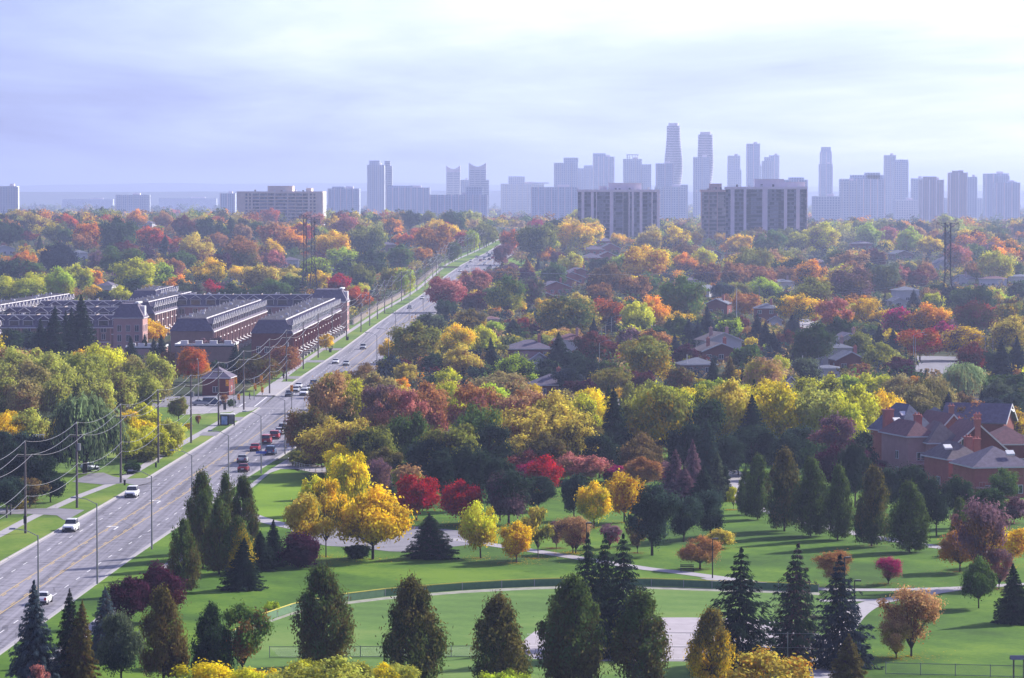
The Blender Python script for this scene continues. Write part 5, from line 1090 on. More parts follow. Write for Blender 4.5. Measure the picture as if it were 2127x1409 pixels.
T(2046, 2094, 361, 5300, 'sk1', 'wide stepped dark block at the right edge', [(2070, 2094, 366)]); T(2068, 2118, 380, 4800, 'sk1', 'lower dark block in front of the stepped one', [(2094, 2112, 378)])
for i, (a, b, t_, Y) in enumerate([(1690, 1745, 408, 4300), (1860, 1905, 416, 4800), (560, 640, 410, 8000), (130, 235, 414, 9000), (330, 450, 412, 9500), (1960, 2040, 412, 5600), (893, 960, 416, 6000), (1440, 1450, 400, 5000)]):
    T(a, b, t_, Y, 'sk2', ['low pale hall right of the right apartment slab', 'white low buildings below the right tower pair', 'long hazy hall far behind the tan slab', 'long hazy hall at far left', 'hazy low hall left of centre', 'pale low roofs at the right', 'hazy low hall near the road end', 'thin hazy tower sliver between the slabs'][i], piers=False, name='low_hall', cat='building')
# the two twisting towers: stacked oval floors turning as they rise
def twist(xc, top, Y, a, b, n, tw, label, ph=0):
    k = Y / F; H_ = CH - (top - HOR) * k; o = empty('twisting_tower', ((xc - 1063.5) * k, Y + 20, 0)); tag(o, label, 'tower', 'distant skyline buildings')
    body = MB(); sl = MB(); seg = 28
    def ring(z, t_, g):
        an = ph + tw * (t_ if t_ < .0 else (ss(0.05, .95, t_))); r = []
        A, B = a * k * g, b * k * g
        for i in range(seg):
            q = 2 * math.pi * i / seg; x, y = A * math.cos(q), B * math.sin(q); r.append((x * math.cos(an) - y * math.sin(an), x * math.sin(an) + y * math.cos(an), z))
        return r
    for i in range(n):
        z0, z1 = H_ * i / n, H_ * (i + 1) / n; t_ = i / n
        body.hull(ring(z0, t_, .93), ring(z1, t_, .93)); sl.hull(ring(z0, t_, 1), ring(z0 + .28 * (z1 - z0), t_, 1))
    body.build('shaft', M['glass2'], o); sl.build('floor_slabs', M['apt_wall'], o)
    mb = MB(); mb.hull(ring(H_, 1, .7), ring(H_ + 5, 1, .7)); mb.build('roof_block', M['apt_wall'], o)
twist(1399.5, 262, 6100, 20, 13, 56, -math.pi * .86, 'taller curvy twisting tower, highest on the skyline', math.pi * .5)
twist(1466, 280, 6200, 17.5, 12, 50, -math.pi * .8, 'shorter curvy twisting tower behind a flat-topped one', math.pi * .6)
# ------------------------------------------------------------------ pylons
def pylon(px, by, topy, label, wpx, waist=.62, arms=(.98, .62, .25)):
    g = G(px, by); k = g.y / F; Ht = (by - topy) * k; o = empty('lattice_pylon', g); tag(o, label, 'pylon')
    bw = wpx * k / 2; tw = bw * .34
    def hwid(u): return bw + (tw - bw) * min(1, u / .42)
    mb = MB(); lev = [0, .14, .27, .36, .44, .50, .56, .62, .68, .74, .80, .86, .92, 1]
    r = .16
    P = [[(sx_ * hwid(u), sy_ * hwid(u), Ht * u) for sx_, sy_ in ((-1, -1), (1, -1), (1, 1), (-1, 1))] for u in lev]
    for q in range(4):
        leg = MB()
        for a, b in zip(P, P[1:]): leg.tube(a[q], b[q], .17, n=4, cap=False)
        leg.build('leg', M['lattice'], o)
    R1 = .075
    for a, b in zip(P, P[1:]):
        for q in range(4):
            j = (q + 1) % 4; mb.tube(a[q], b[j], R1, n=4); mb.tube(a[j], b[q], R1, n=4); mb.tube(b[q], b[j], R1, n=4)
    mb.build('bracing', M['lattice'], o)
    for u in arms:
        am = MB(); z = Ht * u; L_ = bw * 1.35; t0 = hwid(u)
        for s_ in (-1, 1):
            for y_ in (-t0, t0): am.tube((s_ * t0, y_, z), (s_ * L_, 0, z + .4), .12, n=4); am.tube((s_ * t0, y_, z - 1.6), (s_ * L_, 0, z + .4), .1, n=4)
            am.tube((s_ * L_, 0, z + .3), (s_ * L_, 0, z - 1.8), .12, n=5)
        am.build('crossarm', M['lattice'], o)
    return o, g, Ht, bw
p1 = pylon(634, 626, 447, 'dark lattice pylon rising above the townhouses, left one of its pair', 17, arms=(.99, .6, .22))
p1b = pylon(651, 620, 452, 'slimmer lattice pylon right behind the dark one', 20, arms=(.97, .58, .2))
p2 = pylon(1968, 655, 463, 'lattice pylon among houses on the right', 34, arms=(.99, .72, .41))
# power lines strung between the pylons (crossing the whole suburb)
def wires(name, A, B, sag, r, label, n=14, m='wire', group=None):
    o = empty(name, A[0]); tag(o, label, 'cable', group); base = Vector(A[0])
    for a, b in zip(A, B):
        a, b = Vector(a) - base, Vector(b) - base; mb = MB(); pp = [a.lerp(b, i / n) - Vector((0, 0, sag * 4 * (i / n) * (1 - i / n))) for i in range(n + 1)]
        for u, v in zip(pp, pp[1:]): mb.tube(u, v, r, n=4, cap=False)
        mb.build('wire', M[m], o)
    return o
def armpts(p, arms):
    o, g, Ht, bw = p; return [(g.x + s_ * bw * 1.35, g.y, g.z + Ht * u - 1.8) for u in arms for s_ in (-1, 1)]
wires('transmission_line', armpts(p1, (.6, .22)), armpts(p2, (.72, .41)), 9, .035, 'thin transmission wires crossing from the left pylon to the right one', 30)
# ------------------------------------------------------------------ utility poles with their wires
UP = [(20, 1148), (53, 1110), (160, 1057), (251, 1005), (329, 963), (397, 922), (454, 885), (506.5, 853), (560, 819), (595, 793), (630, 768), (661, 744), (690, 727), (720, 708), (750, 690.5), (768, 678), (784, 664), (799, 652), (814, 640), (834, 627), (852, 615), (866, 606), (883, 597), (899, 588), (912, 580)]
UP = UP[1:]
P0 = G(53, 1110); P0 = Vector((P0.x - .9, P0.y - 46, 0))
pos = [P0] + [G(*p) for p in UP]
y = pos[-1].y
while y < 2480: y += 52; pos.append(Vector((swl(y) + 1.6, y, TZ(swl(y), y))))
PH = 13.4
def pole_meshes():
    mb = MB(); mb.tube((0, 0, -.4), (0, 0, PH), .21, .14, 8); a = mb.mesh('pole', M['wood'])
    mb = MB(); mb.box(-1.15, 1.15, -.07, .07, PH - 2.1, PH - 1.95)
    for x in (-1.05, 1.05): mb.tube((x, 0, PH - 1.95), (x, 0, PH - 1.7), .05, n=6)
    b = mb.mesh('crossarm', M['wood'])
    mb = MB(); mb.tube((0, 0, PH), (0, 0, PH + .3), .06, .04); c = mb.mesh('insulator', M['trim'])
    mb = MB(); mb.tube((.35, 0, PH - 4.2), (.35, 0, PH - 3.1), .28, n=10); d = mb.mesh('transformer', M['steel'])
    mb = MB(); mb.box(-.22, .22, -.4, -.19, 1.6, 2.7); e = mb.mesh('meter_box', M['dark'])
    return a, b, c, d, e
pm = pole_meshes(); tens_ = []; ordw = ['first', 'second', 'third', 'fourth', 'fifth', 'sixth', 'seventh', 'eighth', 'ninth', 'tenth', 'eleventh', 'twelfth', 'thirteenth', 'fourteenth', 'fifteenth', 'sixteenth', 'seventeenth', 'eighteenth', 'nineteenth', 'twentieth'] + ['twenty-' + q for q in ('first', 'second', 'third', 'fourth', 'fifth', 'sixth', 'seventh', 'eighth', 'ninth')] + ['thirtieth'] + ['thirty-' + q for q in ('first', 'second', 'third', 'fourth', 'fifth', 'sixth', 'seventh', 'eighth', 'ninth')] + ['fortieth']
near_txt = {1: 'by the left side street with a dark meter box', 2: 'in front of the weeping willow', 3: 'beside the willow driveway', 4: 'left of the road before the bus shelter', 5: 'on the verge two poles before the bus shelter', 6: 'right beside the bus shelter', 7: 'on the grass at the near corner of the crossing', 8: 'on the pavement just beyond the crossing'}
for i, p in enumerate(pos):
    o = empty('utility_pole', p, rnd.uniform(-.03, .03)); q = near_txt.get(i)
    lab = f'tall wooden utility pole {q}' if q else ('wooden utility pole nearest the camera at the left edge' if i == 0 else f'wooden utility pole, {ordw[i - 9]} beyond the crossing along the road' if i - 9 < 40 else 'wooden utility pole near the far end of the road')
    tag(o, lab, 'utility pole', 'utility poles along the left side of the road')
    inst('pole', pm[0], o); inst('crossarm', pm[1], o); inst('insulator', pm[2], o)
    if i in (2, 5, 9, 14): inst('transformer', pm[3], o)
    if i == 1: inst('meter_box', pm[4], o)
for i, (a, b) in enumerate(zip(pos, pos[1:])):
    up = lambda p: [(p.x, p.y, p.z + PH + .25), (p.x - 1.05, p.y, p.z + PH - 1.7), (p.x + 1.05, p.y, p.z + PH - 1.7), (p.x + .2, p.y, p.z + 7.2), (p.x + .2, p.y, p.z + 5.6)]
    rr_ = .026 + .00001 * a.y
    mbn = 'overhead_wires'
    w_ = wires(mbn, up(a), up(b), 1.1, rr_, f'sagging wire span from {("pole " + near_txt[i]) if i in near_txt else "the nearest left pole" if i == 0 else (ordw[i - 9] if 0 <= i - 9 < 40 else "far") + " pole beyond the crossing"}'[:110], 10, group='overhead wire spans')
# ------------------------------------------------------------------ street lamps along the road
def lamp_mesh(h=10.4, arm=2.6):
    mb = MB(); mb.tube((0, 0, -.2), (0, 0, h), .14, .075, 8); a = mb.mesh('pole', M['steel'])
    mb = MB(); pts = [(0, 0, h - .1), (-arm * .5, 0, h + .55), (-arm, 0, h + .75)]
    for u, v in zip(pts, pts[1:]): mb.tube(u, v, .05, n=6)
    b = mb.mesh('arm', M['steel'])
    mb = MB(); mb.hull([(-arm - .75, -.16, h + .66), (-arm, -.16, h + .66), (-arm, .16, h + .66), (-arm - .75, .16, h + .66)], [(-arm - .65, -.1, h + .86), (-arm, -.1, h + .86), (-arm, .1, h + .86), (-arm - .65, .1, h + .86)]); c = mb.mesh('lamp_head', M['steel'])
    return a, b, c
lm = lamp_mesh()
def lamp(g, rz, lab, s=1.0):
    o = empty('street_lamp', g, rz); tag(o, lab, 'street lamp', 'street lamps'); 
    for n_, m_ in zip(('pole', 'arm', 'lamp_head'), lm): inst(n_, m_, o)
    o.scale = (s, s, s); return o
for px, by, l in [(80, 1299, 'nearest one, rising behind the blue spruce'), (202, 1215.5, 'second from the camera, with its foot on the verge'), (315.5, 1143.5, 'third from the camera, left of the dark linden group'), (399, 1089, 'behind the dark linden group, its arm over the road'),
                  (475, 1037, 'thin one behind the linden tips'), (542.6, 985.7, 'carrying a small blue sign'), (592, 945, 'brownish pole in front of the queue of cars')]:
    lamp(G(px, by), 0, f'tall grey road lamp {l}')
for px, by, l in [(783, 775, 'right of the road above the tan thicket'), (807, 764, 'tall one left of the olive maple'), (821.5, 712, 'just behind the olive maple'), (850, 668, 'where the road meets the grey maple'), (879, 646, 'thin one left of the pink maple'), (1026, 560, 'in the wide far junction')]:
    lamp(G(px, by), 0, f'grey road lamp {l}')
for px, by, l, rz in [(1245, 790, 'nearest above the maroon bushes', math.pi), (1250, 750, 'second above the maroon bushes', math.pi), (1258, 742, 'third above the maroon bushes', math.pi), (1270, 725, 'farthest above the maroon bushes', math.pi), (1897, 770, 'left of the residential street lawn', math.pi), (1901, 775, 'lower one left of the residential street', math.pi),
                      (2046, 775, 'right of the dusty pink maple', 0), (2062, 780, 'lowest at the dark pines', 0), (1802, 690, 'beside the pale residential street', 0), (1790, 655, 'in front of the golden locust', 0), (1826, 600, 'above the magenta tree', 0), (412, 838, 'single one by the small red brick house', math.pi / 2), (1577, 645, 'thin one left of the tall-chimney house', 0)]:
    lamp(G(px, by), rz, f'grey residential street lamp {l}', .95)
for px, by, tp, l in [(1427, 780, 738, 'short white pole by the low blue-grey roof'), (1667, 780, 740, 'short white pole among grey-green garden trees'), (2033, 700, 665, 'thin white pole between the mauve roofs'), (1530, 690, 600, 'tall thin bare pole in front of green trees')]:
    g = G(px, by); h = (by - tp) * g.y / F; o = empty('plain_pole', g); tag(o, l, 'pole'); mb = MB(); mb.tube((0, 0, 0), (0, 0, h), .12, .08); mb.build('shaft', M['white'], o); mb = MB(); mb.tube((0, 0, h), (0, 0, h + .25), .16, .1); mb.build('cap', M['steel'], o)
# blue street-name sign on the lamp
g = G(542.6, 985.7); o = empty('street_sign', (g.x, g.y - .18, 3.9)); tag(o, 'small blue sign plate on a road lamp at the right kerb', 'sign'); mb = MB(); mb.box(-.9, .9, -.03, .0, -.22, .22); mb.build('plate', M['bluesign'], o); mb = MB(); mb.box(-.1, .1, .001, .15, -.08, .08); mb.build('bracket', M['steel'], o)
# park lamps
def plamp(px, by, h, lab):
    g = G(px, by); o = empty('park_lamp', g); tag(o, lab, 'park lamp', 'black park lamps')
    mb = MB(); mb.tube((0, 0, -.1), (0, 0, h), .09, .06, 8); mb.build('pole', M['darksteel'], o)
    mb = MB(); mb.box(-.1, .75, -.18, .18, h - .02, h + .14); mb.build('lamp_head', M['darksteel'], o); mb = MB(); mb.box(.15, .7, -.14, .14, h + .141, h + .17); mb.build('top_plate', M['steel'], o)
for px, by, tp, l in [(1480, 1204, 1120, 'black park lamp standing alone beside the path in mid lawn'), (1218, 1180, 1087, 'park lamp rising behind the dark spruce cluster'), (1754, 1240, 1159, 'park lamp right behind the ragged spruce'), (1775, 1278, 1207, 'park lamp at the path junction'), (1549, 985, 952, 'park lamp at the bend of the upper path'), (798, 1412, 1345, 'park lamp low between the foreground lindens')]:
    g = G(px, by); plamp(px, by, (by - tp) * g.y / F, l)
# ------------------------------------------------------------------ traffic signals
def signal(px, by, tops, label, arm=None):
    g = G(px, by); k = g.y / F; o = empty('traffic_signal', g); tag(o, label, 'traffic signal', 'yellow traffic signals at the crossing'); hmax = max((by - t_[1]) * k for t_ in tops) + .3
    mb = MB(); mb.tube((0, 0, 0), (0, 0, hmax), .11, .09, 8); mb.build('pole', M['steel'], o)
    for hx, hy in tops:
        x = (hx - px) * k; z = (by - hy) * k
        if abs(x) > .3: mb = MB(); mb.tube((0, 0, z + .3), (x, -.02, z + .5), .06, n=6); mb.build('arm', M['steel'], o)
        mb = MB(); mb.box(x - .32, x + .32, -.30, -.22, z - .75, z + .65); mb.box(x - .2, x + .2, -.5, -.301, z - .65, z + .6)
        sg = mb.build('signal_head', M['signal'], o)
        for i, c in enumerate(('redsign', 'signal', 'dark')):
            mb = MB(); mb.tube((x, -.5, z + .38 - i * .42), (x, -.56, z + .38 - i * .42), .13, n=10); mb.build('lens', M[c], sg)
signal(606, 850, [(606, 806)], 'yellow signal on a slim pole in the middle of the crossing'); signal(676, 824, [(676, 783)], 'yellow signal at the far right corner of the crossing')
signal(528, 831, [(543, 786), (530, 802)], 'double yellow signal at the far left corner'); signal(486, 850, [(472, 795), (490, 790)], 'pair of tall yellow signals at the near left corner')
signal(545, 822, [(545, 809)], 'low yellow signal facing the cross street'); signal(497, 838, [(496, 824)], 'small low yellow signal beside the crossing')
# ------------------------------------------------------------------ bus shelter, people, bins, hydrants
g = G(468, 885); o = empty('bus_shelter', g); tag(o, 'glass bus shelter with white roof and blue poster panel', 'bus shelter')
mb = MB(); mb.box(-1.1, 2.0, -.9, .9, 2.45, 2.62); mb.build('roof', M['white'], o)
for x, y in ((-1, -.8), (.75, -.8), (1.9, -.8), (-1, .8), (1.9, .8)): mb = MB(); mb.box(x - .06, x + .06, y - .06, y + .06, 0, 2.44); mb.build('post', M['darksteel'], o)
mb = MB(); mb.box(-.93, .68, -.86, -.74, .15, 2.3); fr_ = mb.build('poster_frame', M['darksteel'], o); mb = MB(); mb.box(-.75, .5, -.9, -.861, .35, 2.1); mb.build('poster', M['poster'], fr_)
mb = MB(); mb.box(-.9, 1.8, .78, .8, .3, 2.3); mb.build('back_pane', M['glass2'], o); mb = MB(); mb.box(.2, 1.6, .3, .7, .4, .5); mb.build('bench', M['wood'], o)
def person(px, by, jacket, trousers, lab, face=0, step=.0):
    g = G(px, by); o = empty('person', (g.x, g.y, g.z + .17), face); tag(o, lab, 'person', None)
    me = bpy.data.meshes.new('body'); V = [(0, 0, .95), (0, 0, 1.2), (0, 0, 1.42), (0, 0, 1.52), (0, -.02, 1.66), (-.17, 0, 1.4), (-.24, 0, 1.12), (-.25, -.08, .88), (.17, 0, 1.4), (.24, 0, 1.12), (.25, -.08, .88), (-.09, 0, .9), (-.1, -step * .5, .5), (-.1, step, .06), (-.1, step - .14, .02), (.09, 0, .9), (.1, step * .3, .5), (.1, -step, .06), (.1, -step - .14, .02)]
    E = [(0, 1), (1, 2), (2, 3), (3, 4), (2, 5), (5, 6), (6, 7), (2, 8), (8, 9), (9, 10), (0, 11), (11, 12), (12, 13), (13, 14), (0, 15), (15, 16), (16, 17), (17, 18)]
    rad = [.17, .16, .16, .06, .11, .08, .055, .04, .08, .055, .04, .1, .07, .05, .045, .1, .07, .05, .045]
    me.from_pydata(V, E, []); b = bpy.data.objects.new('body', me); link(b); b.parent = o; sk = b.modifiers.new('skin', 'SKIN'); sk.use_smooth_shade = True
    for v, r_ in zip(me.skin_vertices[0].data, rad): v.radius = (r_, r_ * .8)
    me.skin_vertices[0].data[0].use_root = True; s2 = b.modifiers.new('sub', 'SUBSURF'); s2.levels = 1; s2.render_levels = 1
    me.materials.append(M['cloth']); b.color = (*trousers, 1)
    mb = MB(); n = 10
    def rg(rx, ry, z): return [(rx * math.cos(2 * math.pi * i / n), ry * math.sin(2 * math.pi * i / n), z) for i in range(n)]
    mb.hull(rg(.22, .16, .82), rg(.25, .18, 1.15)); mb.hull(rg(.25, .18, 1.151), rg(.14, .11, 1.47))
    for s_ in (-1, 1): mb.tube((s_ * .19, 0, 1.41), (s_ * .27, 0, 1.12), .085, .07); mb.tube((s_ * .27, 0, 1.12), (s_ * .27, -.08, .92), .07, .055)
    j = mb.build('jacket', M['cloth'], o); j.color = (*jacket, 1)
    mb = MB(); mb.hull(rg(.085, .1, 1.55), rg(.1, .115, 1.66)); mb.hull(rg(.1, .115, 1.661), rg(.05, .06, 1.76)); mb.build('head', M['skin'], o)
    mb = MB(); mb.hull(rg(.108, .125, 1.66), rg(.06, .07, 1.785)); hh = mb.build('hair', M['cloth'], o); hh.color = (.02, .015, .012, 1)
person(477.5, 882, (.28, .03, .07), (.03, .03, .05), 'person in dark red jacket waiting beside the bus shelter', .3); person(482, 882.5, (.03, .05, .25), (.03, .03, .05), 'person in blue jacket standing right of the red one', -.4)
person(518.5, 832, (.02, .02, .03), (.015, .015, .02), 'person in dark clothes at the far corner of the crossing', 1.2, .15); person(488, 847, (.02, .03, .05), (.02, .02, .03), 'dark-clothed person waiting at the near corner of the crossing', .5)
person(589, 790, (.02, .02, .02), (.02, .02, .03), 'distant walker on the pavement beyond the crossing', 0, .2); person(651, 807, (.03, .03, .06), (.02, .02, .03), 'walker crossing behind the waiting cars', 1.5, .2)
def box_thing(name, px, by, w_, h, m, lab, cat, lid=True):
    g = G(px, by); o = empty(name, (g.x, g.y, g.z + .15)); tag(o, lab, cat); mb = MB(); mb.hull([(-w_ / 2 * .85, -w_ / 2 * .85, 0), (w_ / 2 * .85, -w_ / 2 * .85, 0), (w_ / 2 * .85, w_ / 2 * .85, 0), (-w_ / 2 * .85, w_ / 2 * .85, 0)], [(-w_ / 2, -w_ / 2, h), (w_ / 2, -w_ / 2, h), (w_ / 2, w_ / 2, h), (-w_ / 2, w_ / 2, h)]); mb.build('body', M[m], o)
    mb = MB(); mb.box(-w_ / 2 - .05, w_ / 2 + .05, -w_ / 2 - .05, w_ / 2 + .05, h + .005, h + .1); mb.build('lid', M['dark'], o)
box_thing('litter_bin', 467, 853, .7, 1.5, 'dark', 'dark litter bin on the grass left of the bus shelter', 'bin'); box_thing('litter_bin', 686, 733, .9, 1.1, 'dark', 'black bin on the verge beside the townhouses', 'bin'); box_thing('litter_bin', 722, 708, .8, 1.1, 'dark', 'black bin at the foot of a pole past the townhouses', 'bin')
for px, by, l in ((259, 1010, 'small dark hydrant near the willow driveway'), (324, 973, 'small dark hydrant on the verge right of the driveway')): box_thing('hydrant', px, by, .35, .8, 'darksteel', l, 'hydrant')
g = G(360, 930); o = empty('notice_board', g); tag(o, 'white notice board among yellow shrubs left of the sidewalk', 'sign'); mb = MB(); mb.box(-1, 1, -.05, .05, 1, 2.2); mb.build('panel', M['white'], o); mb = MB(); mb.box(-.9, -.8, -.04, .04, 0, 1); mb.box(.8, .9, -.04, .04, 0, 1); mb.build('posts', M['white'], o)
g = G(80, 948); o = empty('notice_board', g); tag(o, 'white lattice sign among the dark pines at the left edge', 'sign')
mb = MB()
for i in range(5): mb.box(-1.1 + i * .5, -.98 + i * .5, -.04, .04, 2.6, 4.2)
mb.box(-1.15, 1.15, .041, .1, 2.6, 2.75); mb.box(-1.15, 1.15, .041, .1, 4.0, 4.15); mb.build('panel', M['white'], o); mb = MB(); mb.box(-.1, .1, .11, .2, 0, 4); mb.build('posts', M['white'], o)
for px, by in ((14, 1078), (22, 1072)):
    g = G(px, by); o = empty('gate_post', g); tag(o, ('nearer' if px < 18 else 'farther') + ' of two short dark posts beside the left side street', 'post', 'short dark posts'); mb = MB(); mb.box(-.12, .12, -.12, .12, 0, 1.8); mb.build('post', M['wood'], o); mb = MB(); mb.box(-.16, .16, -.16, .16, 1.801, 1.9); mb.build('cap', M['dark'], o)
# ------------------------------------------------------------------ fences, railing, bench
def fence(name, P, h, lab, m_post, m_panel, cap=None, rails=None, every=3.0, thick=.04, group=None, cat='fence', solid=True, z0=.15):
    o = empty(name, P[0]); tag(o, lab, cat, group); B = P[0]
    pan, cp_ = MB(), MB(); pts = []
    for a, b in zip(P, P[1:]):
        n = max(1, round((b - a).length / every))
        for i in range(n): pts.append(a.lerp(b, i / n))
    pts.append(P[-1]); pmesh = MB(); pmesh.tube((0, 0, 0), (0, 0, h + .05), .06, n=6); pme = pmesh.mesh('post', M[m_post])
    for p in pts: inst('post', pme, o, p - B + Vector((0, 0, z0)))
    for i, (a, b) in enumerate(zip(pts, pts[1:])):
        a, b = a - B + Vector((0, 0, z0)), b - B + Vector((0, 0, z0)); d = (b - a).normalized(); nrm = Vector((-d.y, d.x, 0)) * thick / 2; up = Vector((0, 0, 1))
        if solid:
            q = MB(); q.hull([a - nrm + up * .05, b - nrm + up * .05, b + nrm + up * .05, a + nrm + up * .05], [a - nrm + up * (h - .08), b - nrm + up * (h - .08), b + nrm + up * (h - .08), a + nrm + up * (h - .08)]); q.build('panel', M[m_panel], o)
        if cap: cp_.hull([a - nrm * 2.6 + up * (h - .04), b - nrm * 2.6 + up * (h - .04), b + nrm * 2.6 + up * (h - .04), a + nrm * 2.6 + up * (h - .04)], [a - nrm * 2.6 + up * (h + .05), b - nrm * 2.6 + up * (h + .05), b + nrm * 2.6 + up * (h + .05), a + nrm * 2.6 + up * (h + .05)])
        for r_ in (rails or []): q = MB(); q.tube(a + up * r_, b + up * r_, .025, n=5); q.build('rail', M[m_post], o)
    if cap: cp_.build('cap_rail', M[cap], o)
    return o
fence('outfield_fence', [Vector((p.x, p.y, 0)) for p in FW], 1.0, 'green mesh outfield fence with yellow top rail curving across the park', 'steel', 'meshgreen', 'yellowcap', every=4.5)
def wirefence(name, P, h, lab):
    o = empty(name, P[0]); tag(o, lab, 'fence'); B = P[0]; a, b = P[0] - B, P[-1] - B; L_ = (b - a).length; n = int(L_ / 3)
    for i in range(n + 1):
        p = a.lerp(b, i / n); mb = MB(); mb.tube(p, p + Vector((0, 0, h + .1)), .045, n=6); mb.build('post', M['chain'], o)
    mb = MB()
    for z in (.1, h): mb.tube(a + Vector((0, 0, z)), b + Vector((0, 0, z)), .035, n=5)
    mb.build('rail', M['chain'], o)
    mb = MB(); st = .16; k = 0; nn = int(L_ / st)
    for i in range(nn):
        u0 = a.lerp(b, i / nn); u1 = a.lerp(b, min(1, (i + h / st) / nn))
        mb.tube(u0, u1 + Vector((0, 0, h)), .007, n=3, cap=False); mb.tube(u0 + Vector((0, 0, h)), u1, .007, n=3, cap=False)
    m_ = mb.build('mesh_netting', M['chain'], o); m_['kind'] = 'stuff'
wirefence('chain_fence', [G(560, 1370, .15), G(1000, 1368, .15)], 1.2, 'grey chain-link fence low behind the foreground lindens')
wirefence('chain_fence', [G(1840, 1404, .15), G(2130, 1411, .15)], 1.2, 'grey chain-link fence at the bottom right corner')
g = G(1605, 1378); fence('backstop', [G(1380, 1378), G(1700, 1380)], 3.2, 'grey wire backstop behind the infield', 'chain', 'chain', None, [.2, 1.6, 3.1], 3.0, solid=False)
fence('path_railing', [G(598, 968), G(612, 975), G(632, 980), G(655, 982), G(683, 981)], 1.2, 'curved grey guard railing where the sidewalk meets the park', 'steel', 'steel', None, [.2, .5, .8, 1.15], 1.5, solid=False)
g = G(1427, 1190); o = empty('park_bench', g); tag(o, 'dark park bench facing the lawn above the path', 'bench'); o.location.z += .15
for k in range(3): mb = MB(); mb.box(-.9, .9, -.1 - .16 * k, .03 - .16 * k, .44, .5); mb.build('seat_slat', M['darksteel'], o)
for k in range(2): mb = MB(); mb.box(-.9, .9, .06, .1, .6 + .2 * k, .74 + .2 * k); mb.build('back_slat', M['darksteel'], o)
for x in (-.8, .8): mb = MB(); mb.box(x - .04, x + .04, -.4, .05, 0, .435); mb.build('leg', M['darksteel'], o)
g = G(2116, 1412); o = empty('information_post', g); tag(o, 'wooden post with small blue-grey roof at the bottom right', 'sign'); mb = MB(); mb.hull([(-.9, -.5, 2.1), (.9, -.5, 2.1), (.9, .5, 2.1), (-.9, .5, 2.1)], [(-.9, -.05, 2.5), (.9, -.05, 2.5), (.9, .05, 2.5), (-.9, .05, 2.5)]); mb.build('roof', M['roof_blue'], o); mb = MB(); mb.box(-.6, -.45, -.08, .08, 0, 2.09); mb.box(.45, .6, -.08, .08, 0, 2.09); mb.build('post', M['wood'], o)
# cream wall along the left sidewalk
def cream(y0, y1, lab):
    o = empty('roadside_wall', (swl(y0) - 2.4, y0, TZ(swl(y0), y0))); tag(o, lab, 'wall'); B = o.location.copy(); y = y0; pan = []
    pl = MB(); pl.box(-.35, .35, -.35, .35, 0, 2.5); pl.box(-.45, .45, -.45, .45, 2.5, 2.7); plm = pl.mesh('pillar', M['wallcream'])
    while y < y1:
        e = min(y + 6.5, y1); a = Vector((swl(y) - 2.4, y, TZ(swl(y), y))) - B; b = Vector((swl(e) - 2.4, e, TZ(swl(e), e))) - B
        mb = MB(); mb.hull([a + Vector((-.12, .36, 0)), b + Vector((-.12, -.36, 0)), b + Vector((.12, -.36, 0)), a + Vector((.12, .36, 0))], [a + Vector((-.12, .36, 2.0)), b + Vector((-.12, -.36, 2.0)), b + Vector((.12, -.36, 2.0)), a + Vector((.12, .36, 2.0))]); mb.build('wall_panel', M['wallcream'], o)
        inst('pillar', plm, o, a); y = e
cream(1290, 1700, 'cream block wall with pillars along the sidewalk past the townhouses'); cream(1720, 2015, 'farther cream wall ending at the far junction')
